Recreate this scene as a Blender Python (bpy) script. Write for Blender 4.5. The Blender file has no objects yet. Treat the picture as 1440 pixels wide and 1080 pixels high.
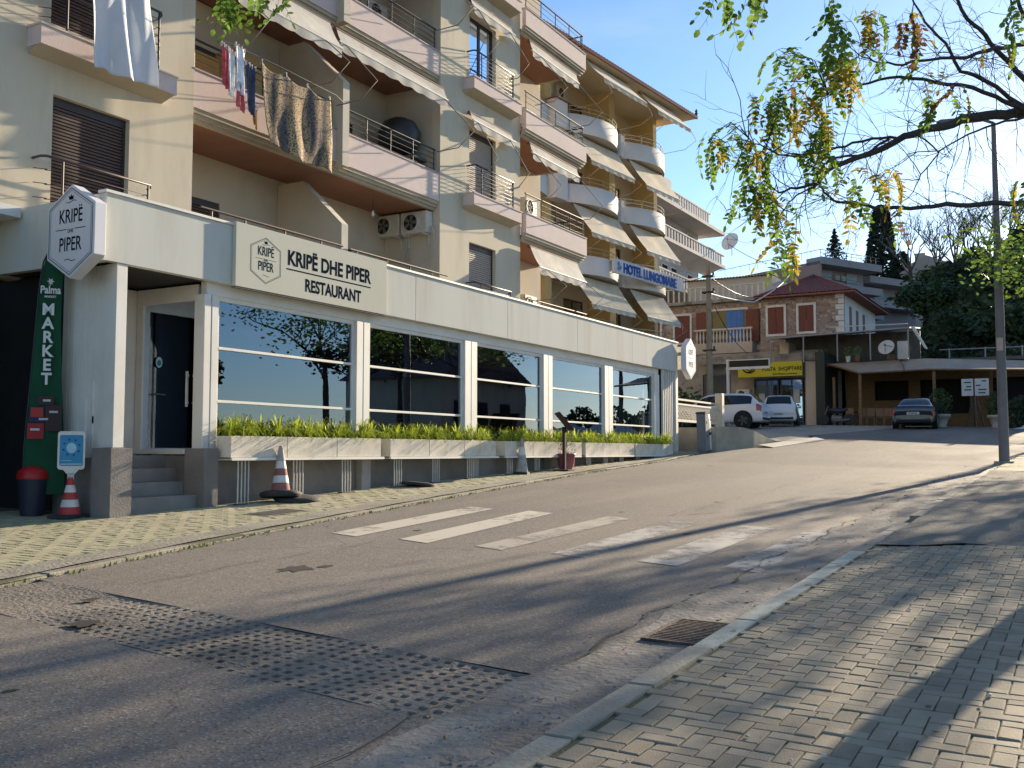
import bpy, math, random
from mathutils import Vector, Matrix
R=math.radians
rnd=random.Random(7)
sc=bpy.context.scene
col=sc.collection
# ------------------------------------------------------------------ camera, sky, sun, exposure
F=1430.; PITCH=math.atan(96/F); TH=R(29.5); EYE=1.5
cam=bpy.data.cameras.new('camera'); co=bpy.data.objects.new('camera',cam); col.objects.link(co); sc.camera=co
cam.sensor_width=36; cam.lens=36*F/1440; cam.clip_start=.05; cam.clip_end=6000
co.location=(0,0,EYE); co.rotation_euler=(R(90)+PITCH,0,TH-R(90))
SUN_AZ=-7.6; SUN_EL=14.5
w=bpy.data.worlds.new('World'); sc.world=w; w.use_nodes=True
_s=w.node_tree.nodes.new('ShaderNodeTexSky'); _s.sky_type='NISHITA'; _s.sun_disc=False
_s.sun_elevation=R(SUN_EL); _s.sun_rotation=R(90-SUN_AZ); _s.air_density=1.0; _s.dust_density=.25; _s.ozone_density=4.0; _s.altitude=0
_n=w.node_tree.nodes; _l=w.node_tree.links
_tc=_n.new('ShaderNodeTexCoord'); _mp=_n.new('ShaderNodeMapping'); _mp.inputs['Scale'].default_value=(1.2,1.6,6); _l.new(_tc.outputs['Generated'],_mp.inputs[0])
_nz=_n.new('ShaderNodeTexNoise'); _nz.inputs['Scale'].default_value=1.6; _nz.inputs['Detail'].default_value=7; _nz.inputs['Roughness'].default_value=.55; _l.new(_mp.outputs[0],_nz.inputs[0])
_mr=_n.new('ShaderNodeMapRange'); _mr.inputs[1].default_value=.48; _mr.inputs[2].default_value=.78; _mr.inputs[4].default_value=.32; _l.new(_nz.outputs[0],_mr.inputs[0])
_mx=_n.new('ShaderNodeMix'); _mx.data_type='RGBA'; _mx.inputs[7].default_value=(4.3,4.5,4.7,1); _l.new(_mr.outputs[0],_mx.inputs[0]); _l.new(_s.outputs[0],_mx.inputs[6]); _l.new(_mx.outputs[2],_n['Background'].inputs[0])
w.node_tree.nodes['Background'].inputs[1].default_value=.09
sl=bpy.data.lights.new('sun','SUN'); sl.energy=5.0; sl.angle=R(.5); sl.color=(1,.83,.60)
so=bpy.data.objects.new('sun',sl); col.objects.link(so)
sd=Vector((math.cos(R(SUN_EL))*math.cos(R(SUN_AZ)),math.cos(R(SUN_EL))*math.sin(R(SUN_AZ)),math.sin(R(SUN_EL))))
so.rotation_euler=(-sd).to_track_quat('-Z','Y').to_euler(); so.location=(0,0,40)
vs=sc.view_settings; vs.view_transform='Standard'; vs.look='None'; vs.gamma=1; vs.exposure=1.32
sc.cycles.use_denoising=True; sc.cycles.max_bounces=6; sc.cycles.transparent_max_bounces=16
# ------------------------------------------------------------------ measuring helpers
def ray(px,py):
    r=px-720; u=540-py
    f=F*math.cos(PITCH)-u*math.sin(PITCH); z=F*math.sin(PITCH)+u*math.cos(PITCH)
    return Vector((f*math.cos(TH)+r*math.sin(TH), f*math.sin(TH)-r*math.cos(TH), z))/F
def onY(px,py,Y):
    d=ray(px,py); return Vector((0,0,EYE))+d*(Y/d.y)
def onX(px,py,X):
    d=ray(px,py); return Vector((0,0,EYE))+d*(X/d.x)
def atd(px,py,D):
    return Vector((0,0,EYE))+ray(px,py)*D
def gz(x,y):
    z=.037*x+.023*min(y,30)
    if x>28: z+=.028*min(x-28,22)-(.037*max(0,x-55))
    return z
# ------------------------------------------------------------------ materials
MC={}
def M(name,c,c2=None,scale=4.,rough=.8,bump=0.,bscale=40.,metal=0.,detail=5.,spec=.4,dist=.3,fac=1.,stain=None,sscale=.6,samt=.5,stretch=None,rand=0.,trans=0.,coord='Object',bdist=.02):
    if name in MC: return MC[name]
    m=bpy.data.materials.new(name); m.use_nodes=True; nt=m.node_tree; N=nt.nodes; L=nt.links
    b=N['Principled BSDF']; b.inputs['Roughness'].default_value=rough; b.inputs['Metallic'].default_value=metal
    b.inputs['Specular IOR Level'].default_value=spec
    if c2 is None: c2=tuple(v*.88 for v in c)
    tc=N.new('ShaderNodeTexCoord'); src=tc.outputs[coord]
    if stretch:
        mp=N.new('ShaderNodeMapping'); mp.inputs['Scale'].default_value=stretch; L.new(src,mp.inputs[0]); srcs=mp.outputs[0]
    else: srcs=src
    n=N.new('ShaderNodeTexNoise'); n.inputs['Scale'].default_value=scale; n.inputs['Detail'].default_value=detail; n.inputs['Distortion'].default_value=dist
    L.new(srcs,n.inputs[0])
    mr=N.new('ShaderNodeMapRange'); mr.inputs[1].default_value=.35; mr.inputs[2].default_value=.65; mr.inputs[4].default_value=fac; L.new(n.outputs[0],mr.inputs[0])
    mx=N.new('ShaderNodeMix'); mx.data_type='RGBA'; mx.inputs[6].default_value=(*c,1); mx.inputs[7].default_value=(*c2,1); L.new(mr.outputs[0],mx.inputs[0])
    out=mx.outputs[2]
    if stain:
        n2=N.new('ShaderNodeTexNoise'); n2.inputs['Scale'].default_value=sscale; n2.inputs['Detail'].default_value=8; n2.inputs['Roughness'].default_value=.65; L.new(srcs,n2.inputs[0])
        r2=N.new('ShaderNodeMapRange'); r2.inputs[1].default_value=.48; r2.inputs[2].default_value=.68; r2.inputs[4].default_value=samt; L.new(n2.outputs[0],r2.inputs[0])
        m2=N.new('ShaderNodeMix'); m2.data_type='RGBA'; m2.inputs[7].default_value=(*stain,1); L.new(out,m2.inputs[6]); L.new(r2.outputs[0],m2.inputs[0]); out=m2.outputs[2]
    if rand:
        g=N.new('ShaderNodeNewGeometry'); oi=N.new('ShaderNodeObjectInfo'); ad=N.new('ShaderNodeMath'); ad.operation='ADD'
        L.new(g.outputs['Random Per Island'],ad.inputs[0]); L.new(oi.outputs['Random'],ad.inputs[1])
        fr=N.new('ShaderNodeMath'); fr.operation='FRACT'; L.new(ad.outputs[0],fr.inputs[0])
        r3=N.new('ShaderNodeMapRange'); r3.inputs[3].default_value=1-rand; r3.inputs[4].default_value=1+rand; L.new(fr.outputs[0],r3.inputs[0])
        hs=N.new('ShaderNodeHueSaturation'); L.new(r3.outputs[0],hs.inputs['Value']); L.new(out,hs.inputs['Color']); out=hs.outputs[0]
    L.new(out,b.inputs['Base Color'])
    if bump:
        nb=N.new('ShaderNodeTexNoise'); nb.inputs['Scale'].default_value=bscale; nb.inputs['Detail'].default_value=6; L.new(srcs,nb.inputs[0])
        bp=N.new('ShaderNodeBump'); bp.inputs['Strength'].default_value=bump; bp.inputs['Distance'].default_value=bdist; L.new(nb.outputs[0],bp.inputs['Height']); L.new(bp.outputs[0],b.inputs['Normal'])
    if trans:
        t=N.new('ShaderNodeBsdfTranslucent'); L.new(out,t.inputs[0]); ms=N.new('ShaderNodeMixShader'); ms.inputs[0].default_value=trans
        L.new(b.outputs[0],ms.inputs[1]); L.new(t.outputs[0],ms.inputs[2]); L.new(ms.outputs[0],N['Material Output'].inputs[0])
    MC[name]=m; return m
def glass(name,tint=(.5,.55,.55),refl=.28,rough=.003):
    if name in MC: return MC[name]
    m=bpy.data.materials.new(name); m.use_nodes=True; nt=m.node_tree; N=nt.nodes; L=nt.links; N.remove(N['Principled BSDF'])
    tr=N.new('ShaderNodeBsdfTransparent'); tr.inputs[0].default_value=(*tint,1)
    gl=N.new('ShaderNodeBsdfGlossy'); gl.inputs['Roughness'].default_value=rough; gl.inputs[0].default_value=(.66,.80,1,1)
    lw=N.new('ShaderNodeFresnel'); lw.inputs[0].default_value=1.6
    a=N.new('ShaderNodeMath'); a.operation='ADD'; a.use_clamp=True; a.inputs[1].default_value=refl; L.new(lw.outputs[0],a.inputs[0])
    nz=N.new('ShaderNodeTexNoise'); nz.inputs['Scale'].default_value=.9; tc=N.new('ShaderNodeTexCoord'); L.new(tc.outputs['Object'],nz.inputs[0])
    bp=N.new('ShaderNodeBump'); bp.inputs['Strength'].default_value=.04; bp.inputs['Distance'].default_value=.02; L.new(nz.outputs[0],bp.inputs['Height']); L.new(bp.outputs[0],gl.inputs['Normal'])
    ms=N.new('ShaderNodeMixShader'); L.new(a.outputs[0],ms.inputs[0]); L.new(tr.outputs[0],ms.inputs[1]); L.new(gl.outputs[0],ms.inputs[2]); L.new(ms.outputs[0],N['Material Output'].inputs[0])
    MC[name]=m; return m
def stone_wall_mat():
    m=bpy.data.materials.new('rubble_stone'); m.use_nodes=True; nt=m.node_tree; N=nt.nodes; L=nt.links; b=N['Principled BSDF']; b.inputs['Roughness'].default_value=.9
    tc=N.new('ShaderNodeTexCoord'); mp=N.new('ShaderNodeMapping'); mp.inputs['Scale'].default_value=(4.4,4.4,7.0); L.new(tc.outputs['Object'],mp.inputs[0])
    nz=N.new('ShaderNodeTexNoise'); nz.inputs['Scale'].default_value=1.6; L.new(mp.outputs[0],nz.inputs[0])
    va=N.new('ShaderNodeMixRGB'); va.blend_type='ADD'; va.inputs[0].default_value=.5; L.new(mp.outputs[0],va.inputs[1]); L.new(nz.outputs['Color'],va.inputs[2])
    v=N.new('ShaderNodeTexVoronoi'); v.inputs['Scale'].default_value=1; L.new(va.outputs[0],v.inputs[0])
    v2=N.new('ShaderNodeTexVoronoi'); v2.feature='DISTANCE_TO_EDGE'; v2.inputs['Scale'].default_value=1; L.new(va.outputs[0],v2.inputs[0])
    sx=N.new('ShaderNodeSeparateColor'); L.new(v.outputs['Color'],sx.inputs[0])
    cr=N.new('ShaderNodeValToRGB'); e=cr.color_ramp.elements; e[0].color=(.16,.11,.085,1); e[1].color=(.46,.36,.29,1); k=cr.color_ramp.elements.new(.5); k.color=(.3,.2,.145,1); k=cr.color_ramp.elements.new(.75); k.color=(.27,.22,.2,1); L.new(sx.outputs[0],cr.inputs[0])
    ml=N.new('ShaderNodeMapRange'); ml.inputs[2].default_value=.09; L.new(v2.outputs['Distance'],ml.inputs[0])
    mx=N.new('ShaderNodeMix'); mx.data_type='RGBA'; mx.inputs[6].default_value=(.42,.37,.31,1); L.new(ml.outputs[0],mx.inputs[0]); L.new(cr.outputs[0],mx.inputs[7]); L.new(mx.outputs[2],b.inputs['Base Color'])
    bp=N.new('ShaderNodeBump'); bp.inputs['Distance'].default_value=.05; bp.inputs['Strength'].default_value=.6; L.new(ml.outputs[0],bp.inputs['Height']); L.new(bp.outputs[0],b.inputs['Normal'])
    return m
def asphalt_mat(name='asphalt',base=(.215,.187,.157),dark=(.175,.152,.13),worn=(.265,.232,.195)):
    m=bpy.data.materials.new(name); m.use_nodes=True; nt=m.node_tree; N=nt.nodes; L=nt.links; b=N['Principled BSDF']; b.inputs['Specular IOR Level'].default_value=.15
    tc=N.new('ShaderNodeTexCoord')
    def noise(s,det=6,stretch=None,rough=.6):
        n=N.new('ShaderNodeTexNoise'); n.inputs['Scale'].default_value=s; n.inputs['Detail'].default_value=det; n.inputs['Roughness'].default_value=rough
        if stretch:
            mp=N.new('ShaderNodeMapping'); mp.inputs['Scale'].default_value=stretch; L.new(tc.outputs['Object'],mp.inputs[0]); L.new(mp.outputs[0],n.inputs[0])
        else: L.new(tc.outputs['Object'],n.inputs[0])
        return n.outputs[0]
    def mr(x,a,c,lo=0.,hi=1.):
        r=N.new('ShaderNodeMapRange'); r.inputs[1].default_value=a; r.inputs[2].default_value=c; r.inputs[3].default_value=lo; r.inputs[4].default_value=hi; L.new(x,r.inputs[0]); return r.outputs[0]
    def mix(f,c1,c2):
        x=N.new('ShaderNodeMix'); x.data_type='RGBA'; L.new(f,x.inputs[0])
        for i,c in ((6,c1),(7,c2)):
            if isinstance(c,tuple): x.inputs[i].default_value=(*c,1)
            else: L.new(c,x.inputs[i])
        return x.outputs[2]
    c=mix(mr(noise(.35,5,(.25,1,1)),.38,.64),base,dark)
    c=mix(mr(noise(.8,9,(.12,1.2,1)),.5,.7,0,.7),c,worn)
    v=N.new('ShaderNodeTexVoronoi'); v.inputs['Scale'].default_value=70; L.new(tc.outputs['Object'],v.inputs[0])
    sp=N.new('ShaderNodeSeparateColor'); L.new(v.outputs['Color'],sp.inputs[0])
    c=mix(mr(sp.outputs[0],.8,.95,0,.5),c,(.38,.36,.33))
    c=mix(mr(sp.outputs[1],.75,.95,0,.6),c,(.06,.057,.055))
    c=mix(mr(noise(3.1,9,None,.75),.66,.76,0,.55),c,(.07,.06,.05))
    # thin cracks
    v2=N.new('ShaderNodeTexVoronoi'); v2.feature='DISTANCE_TO_EDGE'; v2.inputs['Scale'].default_value=.33
    nn=N.new('ShaderNodeTexNoise'); nn.inputs['Scale'].default_value=1.4; nn.inputs['Detail'].default_value=8; L.new(tc.outputs['Object'],nn.inputs[0])
    ad=N.new('ShaderNodeMixRGB'); ad.blend_type='ADD'; ad.inputs[0].default_value=.9; L.new(tc.outputs['Object'],ad.inputs[1]); L.new(nn.outputs['Color'],ad.inputs[2]); L.new(ad.outputs[0],v2.inputs[0])
    ck=mr(v2.outputs['Distance'],.0,.006,1,0)
    gate=mr(noise(.22,2),.5,.58)
    mu=N.new('ShaderNodeMath'); mu.operation='MULTIPLY'; L.new(ck,mu.inputs[0]); L.new(gate,mu.inputs[1])
    c=mix(mu.outputs[0],c,(.05,.045,.04)); L.new(c,b.inputs['Base Color'])
    L.new(mr(noise(.5,4),.4,.6,.8,.95),b.inputs['Roughness'])
    bp=N.new('ShaderNodeBump'); bp.inputs['Strength'].default_value=.35; bp.inputs['Distance'].default_value=.004; L.new(v.outputs['Distance'],bp.inputs['Height'])
    b2=N.new('ShaderNodeBump'); b2.inputs['Strength'].default_value=.22; b2.inputs['Distance'].default_value=.02; L.new(noise(6,6),b2.inputs['Height']); L.new(bp.outputs[0],b2.inputs['Normal']); L.new(b2.outputs[0],b.inputs['Normal'])
    MC[name]=m; return m
def paint_mat(name,lo,hi,road):
    pc={'paint_good':(.50,.455,.375),'paint_worn':(.36,.325,.27),'paint_faded':(.37,.35,.32)}[name]
    m=bpy.data.materials.new(name); m.use_nodes=True; nt=m.node_tree; N=nt.nodes; L=nt.links; b=N['Principled BSDF']; b.inputs['Roughness'].default_value=.75
    tc=N.new('ShaderNodeTexCoord'); n=N.new('ShaderNodeTexNoise'); n.inputs['Scale'].default_value=5; n.inputs['Detail'].default_value=12; n.inputs['Roughness'].default_value=.78; L.new(tc.outputs['Object'],n.inputs[0])
    n2=N.new('ShaderNodeTexNoise'); n2.inputs['Scale'].default_value=1.1; n2.inputs['Detail'].default_value=5; L.new(tc.outputs['Object'],n2.inputs[0])
    ad=N.new('ShaderNodeMath'); ad.operation='ADD'; L.new(n.outputs[0],ad.inputs[0]); L.new(n2.outputs[0],ad.inputs[1])
    r=N.new('ShaderNodeMapRange'); r.inputs[1].default_value=lo; r.inputs[2].default_value=hi; L.new(ad.outputs[0],r.inputs[0])
    tr=N.new('ShaderNodeBsdfTransparent'); ms=N.new('ShaderNodeMixShader'); b.inputs['Base Color'].default_value=(*pc,1)
    L.new(r.outputs[0],ms.inputs[0]); L.new(b.outputs[0],ms.inputs[1]); L.new(tr.outputs[0],ms.inputs[2]); L.new(ms.outputs[0],N['Material Output'].inputs[0])
    return m
beige=M('beige_render',(.62,.55,.42),(.58,.51,.39),1.2,.9,.10,60,stain=(.40,.34,.26),samt=.5,sscale=.9,stretch=(1.3,1,.3))
beige_in=M('beige_recess',(.58,.51,.40),(.54,.475,.37),1.2,.9,.15,60,stain=(.3,.26,.2),samt=.3)
sand=M('sand_render',(.58,.50,.40),(.54,.46,.36),1.2,.9,.2,60)
pink=M('pink_render',(.68,.56,.52),(.64,.52,.48),1.5,.9,.2,60,stain=(.5,.4,.36),samt=.2)
mould=M('moulding_beige',(.47,.41,.30),(.42,.36,.26),2,.85,.15,50)
soffit=M('brown_soffit',(.30,.15,.095),(.26,.13,.08),2,.85)
brown=M('brown_metal',(.075,.045,.038),None,5,.5,spec=.5)
black=M('black_metal',(.02,.022,.03),None,5,.4,spec=.5)
steel=M('grey_tube',(.22,.21,.19),(.15,.14,.13),20,.7,metal=.1)
galv=M('white_tube',(.62,.6,.55),(.5,.48,.44),8,.5)
white=M('white_paint',(.76,.735,.68),(.72,.695,.63),2,.55,stain=(.5,.46,.4),samt=.3,sscale=1.5)
cream=M('cream_panel',(.63,.625,.57),(.60,.595,.54),1.2,.9,spec=.1,stain=(.46,.43,.34),samt=.45,sscale=1.1,stretch=(1.6,1,.22))
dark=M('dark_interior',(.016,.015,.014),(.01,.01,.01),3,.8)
fabric=M('awning_cloth',(.76,.73,.66),(.64,.6,.53),3,.9,.1,30,trans=.3,stain=(.42,.38,.32),samt=.4,sscale=2)
concrete=M('concrete',(.36,.33,.29),(.30,.275,.24),2.5,.9,.4,30,stain=(.18,.165,.14),samt=.5,sscale=1.2)
plinth=M('grey_plinth',(.235,.215,.20),(.2,.18,.165),2.5,.9,.3,40,stain=(.13,.115,.1),samt=.45,sscale=1.3)
win=glass('pavilion_glass',(.62,.65,.64),.12)
blueglass=glass('window_glass',(.25,.3,.35),.45)
fabric_white=M('white_cloth',(.78,.8,.84),(.74,.76,.8),4,.9,.2,20,trans=.3)
def mat2(n,c,**k): return M(n,c,None,k.pop('scale',5),k.pop('rough',.6),**k)
# ------------------------------------------------------------------ mesh builder
ORG={}
class MB:
    def __init__(s): s.v=[]; s.f=[]; s.sm=[]; s.T=None
    def _p(s,p):
        p=Vector(p); return s.T@p if s.T is not None else p
    def add(s,vs,fs,smooth=False):
        o=len(s.v); s.v+= [s._p(p) for p in vs]; s.f+=[tuple(o+i for i in f) for f in fs]; s.sm+=[smooth]*len(fs); return s
    def box(s,x0,x1,y0,y1,z0,z1):
        if x0>x1: x0,x1=x1,x0
        if y0>y1: y0,y1=y1,y0
        if z0>z1: z0,z1=z1,z0
        return s.add([(x0,y0,z0),(x1,y0,z0),(x1,y1,z0),(x0,y1,z0),(x0,y0,z1),(x1,y0,z1),(x1,y1,z1),(x0,y1,z1)],[(0,3,2,1),(4,5,6,7),(0,1,5,4),(1,2,6,5),(2,3,7,6),(3,0,4,7)])
    def tube(s,pts,r,n=6,cap=True,smooth=True):
        pts=[Vector(p) for p in pts]; rs=r if isinstance(r,(list,tuple)) else [r]*len(pts); V=[]; Fc=[]
        up=None
        for i,p in enumerate(pts):
            a=pts[max(0,i-1)]; b=pts[min(len(pts)-1,i+1)]; t=(b-a)
            if t.length<1e-6: t=Vector((0,0,1))
            t.normalize()
            if up is None: up=Vector((0,0,1)) if abs(t.z)<.9 else Vector((1,0,0))
            q=t.cross(up)
            if q.length<1e-4: q=t.cross(Vector((0,1,0)))
            q.normalize(); u=q.cross(t); up=u
            for k in range(n):
                an=2*math.pi*k/n; V.append(p+(q*math.cos(an)+u*math.sin(an))*rs[i])
        for i in range(len(pts)-1):
            for k in range(n):
                a=i*n+k; b=i*n+(k+1)%n; Fc.append((a,b,b+n,a+n))
        s.add(V,Fc,smooth)
        if cap: s.add(V[:n],[tuple(range(n-1,-1,-1))]); s.add(V[-n:],[tuple(range(n))])
        return s
    def lathe(s,prof,c=(0,0,0),n=14,M4=None,smooth=True):
        V=[];Fc=[]
        c=Vector(c)
        for (r,z) in prof:
            for k in range(n):
                a=2*math.pi*k/n; p=Vector((r*math.cos(a),r*math.sin(a),z))
                if M4 is not None: p=M4@p
                V.append(c+p)
        for i in range(len(prof)-1):
            for k in range(n):
                a=i*n+k;b=i*n+(k+1)%n; Fc.append((a,b,b+n,a+n))
        s.add(V,Fc,smooth)
        if prof[0][0]>1e-4: s.add(V[:n],[tuple(range(n-1,-1,-1))])
        if prof[-1][0]>1e-4: s.add(V[-n:],[tuple(range(n))])
        return s
    def prism(s,poly,fn,d0,d1):
        n=len(poly); V=[fn(a,b,d0) for a,b in poly]+[fn(a,b,d1) for a,b in poly]
        return s.add(V,[tuple(range(n)),tuple(range(2*n-1,n-1,-1))]+[(i,i+n,(i+1)%n+n,(i+1)%n) for i in range(n)])
    def grid(s,us,vs_,fn,smooth=True):
        nu,nv=len(us),len(vs_); V=[fn(u,v) for v in vs_ for u in us]
        return s.add(V,[(j*nu+i,j*nu+i+1,(j+1)*nu+i+1,(j+1)*nu+i) for j in range(nv-1) for i in range(nu-1)],smooth)
    def build(s,name,mat,parent=None,bevel=0,fixn=True,**props):
        me=bpy.data.meshes.new(name); off=ORG.get(parent.name,Vector((0,0,0))) if parent is not None else Vector((0,0,0))
        me.from_pydata([tuple(p-off) for p in s.v],[],s.f)
        me.polygons.foreach_set('use_smooth',s.sm)
        if fixn and len(s.f)<20000:
            import bmesh
            bm=bmesh.new(); bm.from_mesh(me); bmesh.ops.recalc_face_normals(bm,faces=bm.faces); bm.to_mesh(me); bm.free()
        if mat is not None: me.materials.append(mat)
        o=bpy.data.objects.new(name,me); col.objects.link(o)
        if parent is not None: o.parent=parent
        ORG[o.name]=off
        if bevel:
            bv=o.modifiers.new('bevel','BEVEL'); bv.width=bevel; bv.segments=1; bv.limit_method='ANGLE'
        for k,v in props.items(): o[k]=v
        return o
def wallgrid(mb,us,vs_,solid,d0,d1,fn):
    us=sorted(set(us)); vs_=sorted(set(vs_)); nu=len(us)-1; nv=len(vs_)-1
    S=[[solid((us[i]+us[i+1])/2,(vs_[j]+vs_[j+1])/2) for j in range(nv)] for i in range(nu)]
    g=lambda i,j: 0<=i<nu and 0<=j<nv and S[i][j]
    for i in range(nu):
        for j in range(nv):
            if not S[i][j]: continue
            a,b,c,d=us[i],us[i+1],vs_[j],vs_[j+1]
            for dd in (d0,d1): mb.add([fn(a,c,dd),fn(b,c,dd),fn(b,d,dd),fn(a,d,dd)],[(0,1,2,3)])
            if not g(i-1,j): mb.add([fn(a,c,d0),fn(a,c,d1),fn(a,d,d1),fn(a,d,d0)],[(0,1,2,3)])
            if not g(i+1,j): mb.add([fn(b,c,d0),fn(b,c,d1),fn(b,d,d1),fn(b,d,d0)],[(0,1,2,3)])
            if not g(i,j-1): mb.add([fn(a,c,d0),fn(a,c,d1),fn(b,c,d1),fn(b,c,d0)],[(0,1,2,3)])
            if not g(i,j+1): mb.add([fn(a,d,d0),fn(a,d,d1),fn(b,d,d1),fn(b,d,d0)],[(0,1,2,3)])
    return mb
def wall(x0,x1,z0,z1,y0,y1,ops=(),fn=None,mb=None):
    mb=mb or MB(); fn=fn or (lambda u,v,d:(u,d,v))
    us=[x0,x1]+[o[0] for o in ops]+[o[1] for o in ops]; vv=[z0,z1]+[o[2] for o in ops]+[o[3] for o in ops]
    us=[u for u in us if x0<=u<=x1]; vv=[v for v in vv if z0<=v<=z1]
    return wallgrid(mb,us,vv,lambda u,v: not any(o[0]<u<o[1] and o[2]<v<o[3] for o in ops),y0,y1,fn)
XW=lambda u,v,d:(d,u,v)      # for walls that face along X: u is y
def tag(o,label=None,cat=None,group=None,kind=None):
    if label: o['label']=label
    if cat: o['category']=cat
    if group: o['group']=group
    if kind: o['kind']=kind
    return o
def thing(name,label,cat,loc=(0,0,0),group=None,rz=0):
    o=bpy.data.objects.new(name,None); o.empty_display_size=.2; col.objects.link(o); o.location=loc; o.rotation_euler=(0,0,rz)
    ORG[o.name]=Vector(loc) if rz==0 and loc is not None else Vector((0,0,0))
    return tag(o,label,cat,group)
def local(name,label,cat,group=None):
    o=thing(name,label,cat,(0,0,0),group); return o
KIDS={}
def kids(o): return [c for c in o.children]
def copy_tree(o,parent=None):
    c=o.copy(); col.objects.link(c)
    if parent is not None: c.parent=parent
    for ch in list(o.children):
        if ch.name in INSC: copy_tree(ch,c)
    return c
class _All:
    def __contains__(s,x): return True
INSC=_All()
def put(proto,used,loc,rz=0,label=None,group=None,scale=None):
    """first call moves the prototype itself, later ones copy it"""
    o=proto if not used.get(proto.name) else copy_tree(proto)
    used[proto.name]=True
    o.location=loc; o.rotation_euler=(0,0,rz)
    if scale: o.scale=scale
    if label: o['label']=label
    if group: o['group']=group
    return o
USED={}
def text(body,loc,size,mat,parent,rot=(R(90),0,0),extrude=.006,bold=0.,sx=1.,align='LEFT',name='lettering',space=1.,shear=0):
    if extrude<.01: extrude=.0004
    c=bpy.data.curves.new(name,'FONT'); c.body=body; c.size=size; c.extrude=extrude; c.offset=bold; c.align_x=align; c.space_character=space; c.shear=shear
    c.materials.append(mat); o=bpy.data.objects.new(name,c); col.objects.link(o)
    off=ORG.get(parent.name,Vector((0,0,0))) if parent is not None else Vector()
    o.parent=parent; o.location=Vector(loc)-off; o.rotation_euler=rot; o.scale=(sx,1,1); ORG[o.name]=Vector(loc)
    return o
FACEX=(R(90),0,R(-90))
# ------------------------------------------------------------------ ground, sea, roads and pavements
def struct(o): o['kind']='structure'; return o
soil=M('bare_soil',(.16,.13,.09),(.11,.10,.06),.8,.95,.5,8)
def frange(a,b,n): return [a+(b-a)*i/n for i in range(n+1)]
def gzc(x,y): return gz(max(-30,min(x,120)),max(-25,min(y,60)))
mb=MB()
mb.grid([-3000,-600,-120]+frange(-30,100,52)+[150,400,900,3000],[-3000,-600,-120]+frange(-40,60,40)+[150,400,900,3000],lambda x,y:(x,y,gzc(x,y)-.16-(.0 if -40<y<62 and -31<x<101 else .4)))
struct(mb.build('ground',soil))
mb=MB(); mb.box(-2500,2500,-2500,-75,-14,-2.9); 
struct(mb.build('sea',M('sea_water',(.02,.06,.09),(.03,.08,.11),.05,.12,.3,.4)))
PTS=[(-20,7.3),(0,7.6),(5.5,8.1),(9.1,8.74),(15,9.55),(21.6,10.27),(29,10.75),(31,10.7),(34.6,9.95),(38.2,9.6),(40.5,9.3),(44,10.5),(48,13)]
def lerp(P,x):
    if x<=P[0][0]: return P[0][1]
    for (a,b),(c,d) in zip(P,P[1:]):
        if x<=c: return b+(d-b)*(x-a)/(c-a)
    return P[-1][1]
yk=lambda x: lerp(PTS,x)
NP=[(-20,2.12),(30,2.05),(34,1.7),(37,1.0),(40,-.8),(43,-4),(46,-10),(60,-30)]
yn=lambda x: lerp(NP,x)
XLo=lambda y: 4.28+(y-2.43)*.112
XUp=lambda y: 5.35+(y-2.55)*.095
YB=yk(5.4)-.02
def rz_(x,y):
    return gz(x,y)-.075*(1-.55*max(0,min(1,(y-4)/4)))*(1-min(1,max(0,(x-40)/4)))
asph=asphalt_mat()
mb=MB()
def roadR(u,v):
    yb=2.1+v*(YB-2.1); x0=XUp(yb); x=x0+(u**1.3)*(58-x0); y=yn(x)+v*(max(yk(x),13*min(1,max(0,(x-42)/4)))-yn(x)); return (x,y,rz_(x,y))
mb.grid(frange(0,1,110),frange(0,1,26),roadR)
def roadL(u,v):
    yb=2.1+v*(YB-2.1); x1=XLo(yb); x=-20+u*(x1+20); y=yn(x)+v*(yk(x)-yn(x)); return (x,y,rz_(x,y))
mb.grid(frange(0,1,40),frange(0,1,26),roadL)
road=struct(mb.build('road',asph,fixn=False))
# worn strip of pierced concrete blocks across the road
strip_m=M('pierced_blocks',(.22,.19,.155),(.165,.143,.12),1.6,.95,.8,25,stain=(.10,.092,.08),samt=.8,sscale=1.1,bdist=.03)
mb=MB(); ny=58; nx=10
for j in range(ny):
    for i in range(nx):
        ya=2.12+(YB-2.12)*j/ny; yb=2.12+(YB-2.12)*(j+1)/ny
        def P(u,v,dz=0):
            y=ya+(yb-ya)*v; x=XLo(y)+(XUp(y)-XLo(y))*(i+u)/nx
            edge=min(1,min((x-XLo(y)),(XUp(y)-x))/.12)
            return (x,y,rz_(x,y)-.002-.008*edge+dz+.006*math.sin(x*5+y*3))
        fill=max(0,min(1,(6.9-(ya))/2.2))*max(.25,min(1,(ya-2.5)/1.0))
        s=.23+.07*rnd.random(); dp=-.035*fill*(0.5+.6*rnd.random())
        if ya>6.9: dp*=.25
        if rnd.random()<.07 or math.sin(ya*2.3+i*.9)*math.sin(ya*1.1-i*.6)>.85: dp*=.15
        a,b=.5-s,.5+s; c=.1
        o=[P(0,0),P(1,0),P(1,1),P(0,1)]
        inn=[(a+c,a),(b-c,a),(b,a+c),(b,b-c),(b-c,b),(a+c,b),(a,b-c),(a,a+c)]
        n=[P(u,v) for u,v in inn]; d=[P(.5+(u-.5)*.8,.5+(v-.5)*.8,dp) for u,v in inn]
        mb.add(o+n+d,[(0,1,5,4),(1,6,5),(1,2,7,6),(2,8,7),(2,3,9,8),(3,10,9),(3,0,11,10),(0,4,11)]+[(4+k,4+(k+1)%8,12+(k+1)%8,12+k) for k in range(8)]+[tuple(range(12,20))])
o=mb.build('pierced_block_strip',strip_m,road,fixn=False); o['kind']='stuff'
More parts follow.
